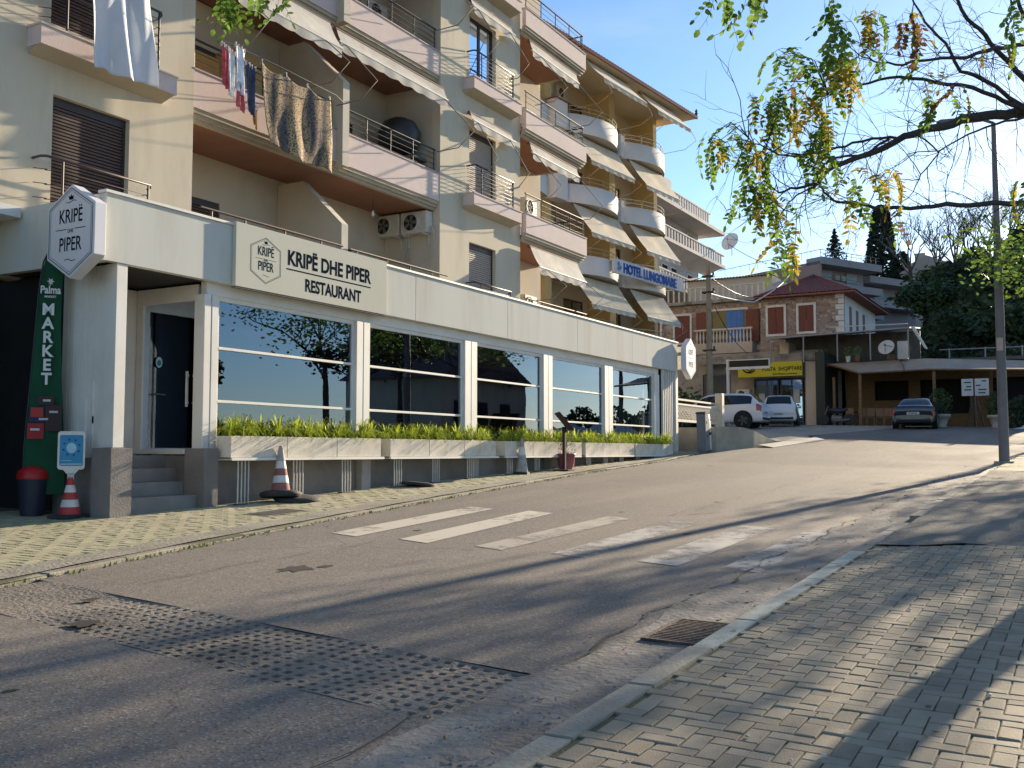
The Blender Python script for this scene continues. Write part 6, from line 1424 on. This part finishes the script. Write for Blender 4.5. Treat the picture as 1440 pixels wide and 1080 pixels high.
tree('locust_tree','half-bare locust tree farther up the near pavement',(41,-2.2,gz(41,-2.2)),8,3.1,YG,2600,.10,5,.16,'street trees along the near pavement')
0 and tree('locust_tree','thin locust tree on the near pavement behind the first trunk',(18.5,-2.6,gz(18,-2)),7.5,2.8,YG,1500,.09,8,.14,'street trees along the near pavement')
def cypress(label,base,h,r,seed,name='cypress_tree',n=7000,lobes=True,ls=.35):
    rr=random.Random(seed); g=thing(name,label,'tree',tuple(base))
    m=MB(); m.tube([Vector(base),Vector(base)+Vector((0,0,h*.8))],[r*.15,r*.04],6); m.build('trunk',bark,g)
    m=MB(); b=Vector(base)
    for k in range(n):
        t=rr.random(); a=rr.uniform(0,6.28)
        rad=r*(min(1,t*5+.3))*((1-t)**.38 if t<.97 else .1)*(1+.14*math.sin(a*3+t*14)+.10*math.sin(a*5+t*31))*rr.uniform(.75,1.03)
        leafquad(m,b+Vector((rad*math.cos(a),rad*math.sin(a),t*h)),ls*rr.uniform(.6,1.2),rr)
    if lobes:
        for (dx,dy,z0,s) in ((0,-r*1.1,.42,r*.36),(0,-r*.95,.60,r*.32),(0,-r*1.15,.25,r*.38)):
            for k in range(450):
                a,e=rr.uniform(0,6.28),math.acos(rr.uniform(-1,1)); q=Vector((math.cos(a)*math.sin(e),math.sin(a)*math.sin(e),math.cos(e)*1.5))*s*rr.uniform(.7,1)
                leafquad(m,b+Vector((dx,dy,z0*h))+q,ls*.8,rr)
    m.build('crown',M('leaf_cypress',(.022,.035,.016),(.012,.02,.01),2,.8,rand=.4),g,fixn=False)
p=onX(1240,385,150); cypress('tall dark cypress with lumpy side growth above the grey-pink flats',(150,p.y,16),20.5,2.9,2)
p=onX(1174,360,165); rr=random.Random(4); g=thing('fir_tree','small dark fir showing above the flats roof','tree',(165,p.y,22))
m=MB(); zb=onX(1174,360,165).z; zt_=onX(1174,322,165).z; m.tube([(165,p.y,15),(165,p.y,zt_)],[.2,.03],5); m.build('trunk',bark,g); m=MB()
for k in range(1500):
    t=rr.random(); a=rr.uniform(0,6.28); rad=2.6*(1-t)*(.4+.6*((t*9)%1<.5))*rr.random()**.4; leafquad(m,Vector((165+rad*math.cos(a),p.y+rad*math.sin(a),zb-1.5+t*(zt_-zb+1.5)-rad*.1)),.22,rr)
m.build('crown',M('leaf_cypress',(.022,.035,.016),(.012,.02,.01),2,.8,rand=.4),g,fixn=False)
bt=[(1283,395,125,11,'slender bare tree before the hilltop house'),(1318,400,120,12,'bare twiggy tree right of the hilltop house'),(1340,398,118,13,'tall bare tree between the hilltop house and the lamp post'),(1368,396,118,12,'bare tree just left of the lamp post on the hill'),(1392,394,117,15,'dense bare tree behind the lamp post'),(1418,392,116,14,'bare tree right of the lamp post on the hill'),(1438,390,115,13,'bare tree at the right edge of the hill')]
for i,(px_,py_,X_,h_,lab_) in enumerate(bt):
    p=onX(px_,py_,X_); tree('bare_tree',lab_,(X_,p.y,p.z-3.5),h_,4.8,DG,0,.1,40+i,.30,'bare trees on the hill',True,up=1.6,levels=4)
for i,(px_,py_,X_,h_) in enumerate(((1326,425,100,6),(1330,412,108,6),(1372,402,112,6),(1416,400,112,6),(1436,452,80,5))):
    p=onX(px_,py_,X_); tree('hill_shrub','dark bushy tree on the hillside, '+('left-hand, beside the flats','below the tan annex','left of the lamp post','right of the lamp post','low by the pavement tree')[i],(X_,p.y,p.z-4.5),h_,3.4,DG,4000,.26,60+i,.14,'dark trees on the hillside',trans=.1)
m=MB(); rr=random.Random(9)
for k in range(900):
    p=Vector((51+rr.gauss(0,.5),18.3+rr.gauss(0,1.0),3.6+rr.gauss(0,.55))); leafquad(m,p,.14,rr)
tag(m.build('garden_bush',M('bush_leaf',(.09,.16,.03),(.04,.08,.02),4,.6,rand=.3,trans=.3),None,fixn=False),'green bush behind the white courtyard wall','bush')
m=MB(); m.box(49.6,49.85,15.7,22,2.6,3.75); tag(m.build('courtyard_wall',M('wall_pale',(.5,.49,.47))),'low pale wall behind the white cars and lattice gate','wall')
# trees and a house on the side of the street behind the camera (seen in the glass)
for i,(x,y,h_,cr,lc,nl) in enumerate(((42,-9,8.0,2.6,DG,1600),(48,-11,8.5,3.0,DG,2600),(32.5,-10.5,7.5,.9,DG,2500),(60,-14,7,2.6,DG,1200))):
    tree('garden_tree',('medium leafy tree mirrored in the first and second windows','dense dark tree mirrored in the second and third windows','slim dark tree mirrored at the left edge of the first window','loose tree mirrored beside the gabled house')[i],(x,y,gz(x,-10)),h_,cr,lc,nl,.14,80+i,.18,'trees mirrored in the glass')
g=thing('gabled_house','plain gabled house across the street mirrored in the restaurant windows','house',(58,-14,1.8))
m=MB(); m.box(53,64,-19,-11.5,1,6.2); m.build('wall',beige,g); m=MB(); m.prism([(52.5,6.2),(64.5,6.2),(58.5,9.0)],lambda a,b,d:(a,d,b),-19.3,-11.1); m.build('roof',M('roof_dull',(.16,.10,.08)),g)
for x in (54.5,57.4,60.3): m=MB(); m.box(x,x+1.2,-11.49,-11.4,3,4.8); m.build('window',dark,g)
for i,(x,y) in enumerate(((58,-1.5),(84,-8))):
    m=MB(); m.tube([(x,y,2),(x,y,10)],[.15,.1],8); tag(m.build('telephone_pole',bark),'dark wooden pole mirrored in the %s window'%('fourth','fifth')[i],'pole','poles mirrored in the glass')
# ------------------------------------------------------------------ the big locust in front: limbs, twigs, leaves
loc1=thing('overhanging_locust','nearly bare locust tree reaching its limbs over the pavement at upper right','tree',(13.2,-.35,gz(13,-.3)))
D=9.6
def path(L,d0,d1=None): 
    d1=d1 or d0; return [atd(px_,py_,d0+(d1-d0)*k/(len(L)-1)) for k,(px_,py_) in enumerate(L)]
fork=Vector((13.0,-.2,gz(13,-.3)+2.6))
m=MB(); m.tube([(13.2,-.35,gz(13,-.35)-.2),(13.15,-.3,1.2),(13.05,-.25,2.2),fork],[.24,.19,.17,.15],12); m.tube([fork,(13.1,-.6,4.6),(12.6,-1.2,7),(12.4,-1.4,9)],[.13,.11,.08,.05],8); m.build('trunk',bark,loc1)
A_=path([(1530,165),(1480,160),(1440,158),(1400,163),(1360,166),(1330,178),(1300,184),(1270,193),(1230,214),(1190,226),(1165,240),(1148,257),(1120,264),(1095,271)],10.6,9.0)
B_=path([(1540,280),(1480,283),(1440,284),(1380,287),(1330,288),(1300,291),(1240,293),(1210,288),(1180,285),(1160,272),(1150,258)],10.4,9.2)
C_=path([(1540,40),(1480,50),(1440,62),(1400,68),(1360,80),(1310,84),(1270,90),(1240,88),(1212,80)],10.3,9.4)
D_=path([(1520,170),(1470,140),(1440,112),(1410,80),(1385,50),(1360,25),(1338,-10)],10.4,10.0)
E_=path([(1470,165),(1430,150),(1400,135),(1350,120),(1300,112),(1250,108),(1210,120),(1185,134),(1165,133)],10.3,9.2)
F_=path([(1272,193),(1240,193),(1200,201),(1165,212),(1120,222),(1085,214),(1060,200),(1042,182)],9.9,8.8)
G_=path([(1250,196),(1210,220),(1170,222),(1140,215),(1100,218)],9.8,8.9)
H_=path([(1290,190),(1320,215),(1295,245),(1285,270),(1270,282)],9.7,9.2)
I_=path([(1440,165),(1400,175),(1360,190),(1320,212),(1275,217)],10.2,9.6)
J_=path([(1440,150),(1380,110),(1350,100),(1330,60),(1300,30),(1280,-10)],10.2,9.9)
K_=path([(1150,258),(1120,275),(1105,290),(1100,300)],9.1,8.9)
L1=path([(1455,120),(1470,60),(1440,20),(1425,-20)],10.4,10.2)
m=MB()
limbs=[(A_,.062,.008),(B_,.034,.007),(C_,.028,.006),(D_,.035,.015),(E_,.028,.005),(F_,.015,.004),(G_,.014,.004),(H_,.009,.003),(I_,.014,.004),(J_,.024,.008),(K_,.009,.003),(L1,.035,.014)]
def wob(P,r,a):
    Q=[]
    for i in range(len(P)-1):
        for k in range(3):
            q=P[i].lerp(P[i+1],k/3); 
            if Q: q=q+Vector((rr.uniform(-a,a),rr.uniform(-a,a),rr.uniform(-a,a)))
            Q.append(q)
    Q.append(P[-1]); return Q
rr=random.Random(21); PL=[]
for P,r0,r1 in limbs:
    Q=wob(P,r0,.012); n=len(Q); m.tube(Q,[r0+(r1-r0)*k/(n-1) for k in range(n)],7,cap=False); PL.append((Q,r0,r1))
for P in (A_,B_,C_,D_,L1): m.tube([fork,fork.lerp(P[0],.5)+Vector((0,0,.15)),P[0]],[.11,.09,.07],8,cap=False)
m.build('limbs',bark,loc1,fixn=False)
m=MB(); tips=[]
vx=Vector((math.sin(TH),-math.cos(TH),0))
def twig(p,d,L,r,lv):
    P=[p]; dd=d.copy()
    n=5
    for k in range(n):
        dd=(dd+Vector((rr.uniform(-.28,.28),rr.uniform(-.28,.28),rr.uniform(-.26,.28)))).normalized(); P.append(P[-1]+dd*L/n)
    m.tube(P,[r*(1-.13*k) for k in range(n+1)],4,cap=False); tips.append(P[-1])
    if lv>0:
        for k in range(rr.randint(2,3)):
            q=P[rr.randint(1,n)]; nd=(dd+Vector((rr.uniform(-1,1),rr.uniform(-1,1),rr.uniform(-.9,.8)))*.9).normalized(); twig(q,nd,L*rr.uniform(.45,.7),r*.6,lv-1)
for Q,r0,r1 in PL:
    n=len(Q)
    for k in range(3,n-1):
        if rr.random()<.75:
            d=(Q[min(n-1,k+1)]-Q[k]).normalized(); sd_=Vector((rr.uniform(-.6,.6),rr.uniform(-.6,.6),rr.uniform(-.9,.9))); twig(Q[k],(d*.5+sd_).normalized(),rr.uniform(.3,.75),.005,2)
m.build('twigs',bark,loc1,fixn=False)
# compound leaves
lfg=M('locust_green',(.19,.30,.05),(.10,.17,.03),30,.9,spec=.05,rand=.35,trans=.5); lfy=M('locust_yellow',(.45,.36,.05),(.30,.22,.05),30,.9,spec=.05,rand=.3,trans=.5); lfr=M('locust_russet',(.25,.13,.05),(.16,.09,.05),30,.9,spec=.05,rand=.3,trans=.4)
def leafmesh(seed,np_=7,L=.24,ll=.052,lw=.014,mt=None,droop=1.):
    r=random.Random(seed); m=MB(); P=[]
    for k in range(8): u=k/7; P.append(Vector((L*u*math.cos(u*.6*droop),.02*math.sin(u*4+seed),-L*u*math.sin(u*.9*droop))))
    m.tube(P,.0016,3,cap=False)
    def leaflet(p,d,roll):
        d=d.normalized(); s=d.cross(Vector((0,0,1))); s=s.normalized() if s.length>1e-3 else Vector((0,1,0)); s=(s*math.cos(roll)+d.cross(s)*math.sin(roll)); l=ll*r.uniform(.8,1.15); w2=lw*r.uniform(.85,1.15)
        m.add([p,p+d*l*.3+s*w2,p+d*l*.75+s*w2*.8,p+d*l,p+d*l*.75-s*w2*.8,p+d*l*.3-s*w2],[(0,1,2,3,4,5)],False)
    for k in range(np_):
        u=.25+.7*k/np_; i=min(6,int(u*7)); p=P[i].lerp(P[i+1],u*7-i); ax=(P[i+1]-P[i]).normalized(); side=Vector((0,1,0))
        for s in (1,-1):
            if r.random()<.06: continue
            leaflet(p,side*s*.9+ax*.45+Vector((0,0,r.uniform(-.45,.1))),r.uniform(-.5,.5))
    leaflet(P[-1],P[-1]-P[-2],0)
    return m
LM={}
for nm,mt in (('g',lfg),('y',lfy),('r',lfr)):
    for s in range(3):
        o=leafmesh(s+1,mt=mt).build('leaf',mt,None,fixn=False); LM[(nm,s)]=o.data; bpy.data.objects.remove(o)
        o=leafmesh(s+11,5,.30,.062,.02).build('leaf',mt,None,fixn=False); LM[(nm+'b',s)]=o.data; bpy.data.objects.remove(o)
def leafobj(parent,key,p,yaw,pitch,roll,s=1):
    o=bpy.data.objects.new('leaf',LM[key]); col.objects.link(o); o.parent=parent; o.location=p-ORG[parent.name]; o.rotation_euler=(roll,pitch,yaw); o.scale=(s,s,s); return o
cl=[(1000,190,4,'g'),(1012,198,4,'g'),(1030,175,3,'g'),(1040,192,5,'g'),(1052,212,4,'g'),(1085,203,4,'g'),(1098,214,3,'g'),(1140,210,5,'g'),(1160,218,4,'g'),(1062,252,6,'g'),(1075,262,5,'y'),(1084,280,5,'g'),(1088,300,4,'g'),(1105,318,3,'g'),(1108,340,5,'y'),(1118,345,3,'y'),(1086,138,6,'g'),(1092,150,5,'y'),(1106,128,4,'g'),(1125,140,5,'y'),(1140,150,4,'y'),(1152,165,4,'y'),(1150,182,5,'y'),(1165,150,3,'g'),(1098,72,5,'g'),(1120,78,4,'g'),(1135,92,4,'r'),(1100,115,3,'r'),(1175,85,5,'y'),(1190,70,5,'y'),(1186,105,5,'y'),(1212,20,4,'r'),(1230,12,4,'y'),(1280,18,5,'r'),(1284,45,4,'r'),(1230,62,3,'r'),(1205,250,4,'g'),(1222,235,4,'y'),(1236,240,3,'y'),(1200,268,3,'y'),(1310,92,3,'r'),(1345,122,3,'r'),(1308,130,2,'r'),(1420,45,3,'g'),(1435,20,3,'g'),(1400,55,2,'y'),(1435,255,3,'y'),(1058,130,3,'r'),(1270,285,2,'r'),(1060,270,3,'g')]
for (px_,py_,n,kd) in cl:
    for k in range(int(n*1.1+.5)):
        p=atd(px_+rr.uniform(-11,11),py_+rr.uniform(-9,6),rr.uniform(8.8,9.4)); kk=('g' if kd=='r' and rr.random()<.4 else kd) if rr.random()<.7 else rr.choice('gggy')
        leafobj(loc1,(kk,rr.randrange(3)),p,rr.uniform(0,6.28),rr.uniform(-.1,1.0),rr.uniform(-.5,.5),rr.uniform(1.05,1.5))
m=MB()
for (px_,py_,n,kd) in cl[:30:1]:
    a=atd(px_,py_,9.1); best=min((q for Q,_,_ in PL for q in Q),key=lambda q:(q-a).length); mid=a.lerp(best,.5)+Vector((rr.uniform(-.1,.1),rr.uniform(-.1,.1),.1)); m.tube([best,mid,a],[.006,.005,.003],4,cap=False)
m.build('leaf_twigs',bark,loc1,fixn=False,kind='stuff')
loc2=thing('canopy_locust','green-leaved locust tree overhead, only its hanging leaf sprays seen at the top edge','tree',(-1.5,-2.2,0))
m=MB(); m.tube([(-1.5,-2.2,-.3),(-1.4,-2.1,2.5),(-1.0,-1.8,4.2)],[.2,.16,.12],10); m.build('trunk',bark,loc2)
m=MB()
tgt=[(1170,-25,4.2),(1035,-25,3.9),(1005,-20,3.9),(1085,-28,3.9),(330,-20,4.6),(380,-22,4.4),(300,-20,4.7),(1425,-10,4.4),(450,-30,4.4)]
for (a,b,d) in tgt:
    q=atd(a,b,d); m.tube([(-1.0,-1.8,4.2),(q.x*.4-.3,q.y*.4-.8,4.9+.2*q.z*.5),q+Vector((0,0,.25)),q],[.06,.03,.01,.004],5,cap=False)
m.build('limbs',bark,loc2,fixn=False)
bigl=[(1168,15,4.2,7,'gb'),(1178,45,4.2,6,'gb'),(1165,80,4.2,4,'gb'),(1180,95,4.2,2,'yb'),(1052,5,3.9,4,'gb'),(1020,6,3.9,3,'gb'),(1000,-5,3.9,2,'gb'),(1075,-8,3.9,2,'gb'),(318,2,4.6,6,'gb'),(330,8,4.6,4,'gb'),(312,-8,4.6,3,'gb'),(385,6,4.4,2,'gb'),(370,-6,4.4,2,'gb'),(405,-6,4.4,2,'gb'),(1430,2,4.4,3,'gb')]
for (a,b,d,n,kd) in bigl:
    for k in range(n): leafobj(loc2,(kd,rr.randrange(3)),atd(a+rr.uniform(-8,8),b-14+rr.uniform(-10,6),d+rr.uniform(-.15,.15)),rr.uniform(0,6.28),rr.uniform(.9,1.5),rr.uniform(-.4,.4),rr.uniform(.42,.6))
# ------------------------------------------------------------------ cars
def cat_(P,t):
    n=len(P)-1; s=max(0,min(n-1e-6,t)); i=int(s); u=s-i
    p0,p1,p2,p3=P[max(0,i-1)],P[i],P[i+1],P[min(n,i+2)]
    return [ .5*((2*b)+(-a+c)*u+(2*a-5*b+4*c-d)*u*u+(-a+3*b-3*c+d)*u**3) for a,b,c,d in zip(p0,p1,p2,p3)]
def car(name,label,st,W_,paint,wheels,wr,glassr,lamps,place,yaw,plate=True,badge=False,extra=None):
    """st: stations (x, sill, belt, top, halfwidth, roof halfwidth), rear to front"""
    g=local(name,label,'car')
    def S(t,q,off=0.):
        x,zl,zb,zt_,w_,wt=cat_(st,t); zb=min(zb,zt_-.015)
        K=[(0,zl),(w_*.90,zl),(w_*.985,zl+.12),(w_,(zl+zb)*.5+.05),(w_*.975,zb),(wt+(w_*.975-wt)*.12,zb+(zt_-zb)*.86),(wt*.86,zt_-.006),(wt*.45,zt_+.008),(0,zt_+.012)]
        s=abs(q)*8; i=min(7,int(s)); u=s-i; y=K[i][0]+(K[i+1][0]-K[i][0])*u; z=K[i][1]+(K[i+1][1]-K[i][1])*u
        sg_=1 if q>=0 else -1
        return Vector((x,sg_*y,z))
    nst=len(st)-1
    def patch(name,mt,t0,t1,q0,q1,off,nu=10,nv=6,par=None,both=True):
        for sg_ in ((1,-1) if both else (1,)):
            m=MB()
            def f(u,v):
                p=S(u,v*sg_); e=.02; a=S(min(nst,u+e),v*sg_)-S(max(0,u-e),v*sg_); b=S(u,(v+.01)*sg_)-S(u,(v-.01 if v>.01 else v)*sg_); n=a.cross(b)
                if n.length<1e-9: return p
                n.normalize(); c=Vector((2.0,0,.7)); 
                if n.dot(p-c)<0: n=-n
                return p+n*off
            m.grid(frange(t0,t1,nu),frange(q0,q1,nv),f); m.build(name,mt,par or g,fixn=False)
    m=MB(); m.grid(frange(0,nst,nst*5),frange(-1,1,48),lambda t,q:S(t,q))
    n=49
    m.add([S(0,q) for q in frange(-1,1,24)],[tuple(range(25))]); m.add([S(nst,q) for q in frange(-1,1,24)],[tuple(range(25))])
    body=m.build('body',paint,g)
    gm_=M('car_glass',(.012,.016,.02),None,2,.06,spec=.8)
    for (t0,t1,q0,q1,nm) in glassr: patch(nm,gm_,t0,t1,q0,q1,.006,both=True)
    for (t0,t1,q0,q1,nm,mt) in lamps: patch(nm,mt,t0,t1,q0,q1,.012,6,5)
    tyre=M('tyre',(.018,.018,.018),None,9,.85); rimm=M('rim_metal',(.35,.35,.36),None,4,.35,metal=.7) if not name=='white_suv' else M('rim_dark',(.03,.03,.032),None,4,.4)
    for x in wheels:
        for s in (1,-1):
            MR=Matrix.Rotation(R(90),4,'X')
            m=MB(); m.lathe([(wr*1.16,-.02),(wr*1.16,.02)],(x,s*(W_-.005),wr+.03),22,MR); m.build('wheel_arch',M('arch_black',(.015,.015,.015)),g)
            m=MB(); m.lathe([(wr*.62,-.11),(wr*.93,-.11),(wr,-.08),(wr,.08),(wr*.93,.11),(wr*.62,.11)],(x,s*(W_-.075),wr),24,MR); w_=m.build('wheel',tyre,g)
            m=MB(); m.lathe([(0,.0),(wr*.2,.02),(wr*.58,.0),(wr*.63,.02),(wr*.63,-.02),(0,-.02)] ,(x,s*(W_+.02),wr),20,MR); m.build('rim',rimm,w_)
            m=MB()
            for k in range(5):
                a=k*1.2566; c,s2=math.cos(a),math.sin(a)
                q=[(.03,-.03),(wr*.6,-.045),(wr*.6,.045),(.03,.03)]; m.add([(x+a_*c-b_*s2,s*(W_+.045),wr+a_*s2+b_*c) for a_,b_ in q],[(0,1,2,3)])
            m.build('spokes',M('spoke',(.25,.25,.26),None,4,.35,metal=.6) if name!='white_suv' else M('spoke_dark',(.09,.09,.095)),w_)
    if plate:
        xp,zp=plate; m=MB(); m.box(xp-.012,xp,-.26,.26,zp,zp+.115); pl=m.build('number_plate',M('plate_white',(.6,.6,.6)),g)
        c=MB(); 
        for k in range(7): c.box(xp-.016,xp-.013,-.17+k*.055,-.135+k*.055,zp+.025,zp+.09)
        c.build('plate_marks',M('plate_ink',(.05,.05,.06)),pl,kind='stuff')
    for s in (1,-1):
        m=MB(); m.lathe([(0,-.1),(.07,-.07),(.08,.05),(0,.08)],(extra['mirror'],s*(W_+.06),extra['mz']),8,Matrix.Rotation(R(90),4,'Y')); m.build('mirror',paint,g)
    m=MB(); m.box(extra['bx'],extra['bx']+.05,-W_*.8,W_*.8,extra['bz'],extra['bz']+.10); m.build('bumper_insert',M('arch_black',(.015,.015,.015)),g)
    g.location=place; g.rotation_euler=(0,0,yaw)
    return g
lampr=M('lamp_red',(.35,.01,.015),(.28,.01,.012),9,.2,spec=.7); lampw=M('lamp_clear',(.6,.55,.55),None,5,.2)
wp=M('car_white',(.68,.69,.71),(.66,.67,.69),1,.25,spec=.6); dp_=M('car_dark',(.02,.022,.035),(.018,.02,.03),1,.18,spec=.7)
# hatchback, rear to the camera
st=[(0.02,.42,.52,.55,.74,.60),(0,.30,.66,.70,.80,.66),(.05,.26,.82,.88,.835,.68),(.12,.24,.92,1.00,.845,.66),(.30,.22,.96,1.28,.85,.60),(.48,.21,.97,1.44,.85,.575),(.9,.2,.96,1.49,.85,.58),(1.7,.2,.95,1.49,.85,.59),(2.3,.2,.94,1.40,.85,.57),(2.85,.2,.93,1.08,.85,.66),(3.3,.2,.88,.95,.84,.70),(3.75,.24,.74,.80,.80,.66),(4.0,.3,.55,.58,.70,.55)]
car('white_hatchback','small white hatchback parked with its rear toward the street','%s'and st,.85,wp,(.72,3.2),.30,[(3.2,4.9,.70,1.0,'rear_window'),(4.9,8.3,.52,.62,'side_window')],[(1.2,3.2,.36,.52,'tail_lamp',lampr)],(49.0,12.95,gz(50,13)+.02),R(12),plate=(-.02,.50),extra=dict(mirror=2.75,mz=1.0,bx=-.03,bz=.30))
# large white car, side on
st2=[(0.05,.5,.62,.66,.78,.62),(0,.40,.80,.86,.88,.70),(.04,.36,.98,1.05,.92,.72),(.12,.34,1.08,1.16,.935,.70),(.38,.32,1.12,1.42,.945,.66),(.62,.31,1.11,1.60,.95,.645),(1.2,.30,1.09,1.66,.95,.66),(2.0,.30,1.06,1.66,.95,.67),(2.7,.30,1.03,1.58,.95,.65),(3.3,.30,1.02,1.20,.94,.74),(3.9,.32,.98,1.06,.93,.80),(4.4,.36,.84,.90,.88,.72),(4.62,.42,.66,.70,.78,.6)]
car('white_suv','large white off-road car side on, its rear beside the small hatchback','' or st2,.95,wp,(.88,3.7),.38,[(3.3,4.9,.72,1.0,'rear_window'),(4.6,8.6,.51,.62,'side_window')],[(1.9,3.6,.40,.52,'tail_lamp',lampr)],(47.2,13.05,gz(47,13)+.02),R(94),plate=(-.005,.70),extra=dict(mirror=3.1,mz=1.12,bx=-.04,bz=.42))
# dark saloon
st3=[(0.03,.42,.56,.60,.76,.66),(0,.30,.72,.80,.85,.74),(.03,.26,.86,.96,.89,.78),(.12,.24,.92,1.01,.90,.76),(.55,.22,.95,1.04,.905,.70),(.95,.21,.95,1.26,.91,.60),(1.25,.20,.95,1.38,.91,.57),(1.8,.20,.95,1.43,.91,.58),(2.5,.20,.94,1.42,.91,.58),(3.0,.20,.93,1.28,.91,.58),(3.5,.20,.92,1.02,.90,.70),(4.2,.24,.84,.92,.88,.72),(4.75,.32,.60,.66,.76,.6)]
car('dark_saloon','dark blue saloon car stopped at the top of the street with red tail lamps','' or st3,.91,dp_,(.95,3.8),.33,[(4.3,5.8,.72,1.0,'rear_window'),(5.2,9.3,.52,.62,'side_window')],[(.8,2.6,.34,.56,'tail_lamp',lampr)],(48.2,6.75,gz(49,6.7)+.0),R(3),plate=(-.01,.62),extra=dict(mirror=3.3,mz=1.0,bx=-.04,bz=.28))
# ------------------------------------------------------------------ turn lettering into meshes
dg=bpy.context.evaluated_depsgraph_get(); dg.update()
for o in [o for o in bpy.data.objects if o.type=='FONT']:
    me=bpy.data.meshes.new_from_object(o.evaluated_get(dg)); n=o.name; p=o.parent; mw=(o.location.copy(),o.rotation_euler.copy(),o.scale.copy())
    bpy.data.objects.remove(o); q=bpy.data.objects.new(n,me); col.objects.link(q); q.parent=p; q.location,q.rotation_euler,q.scale=mw
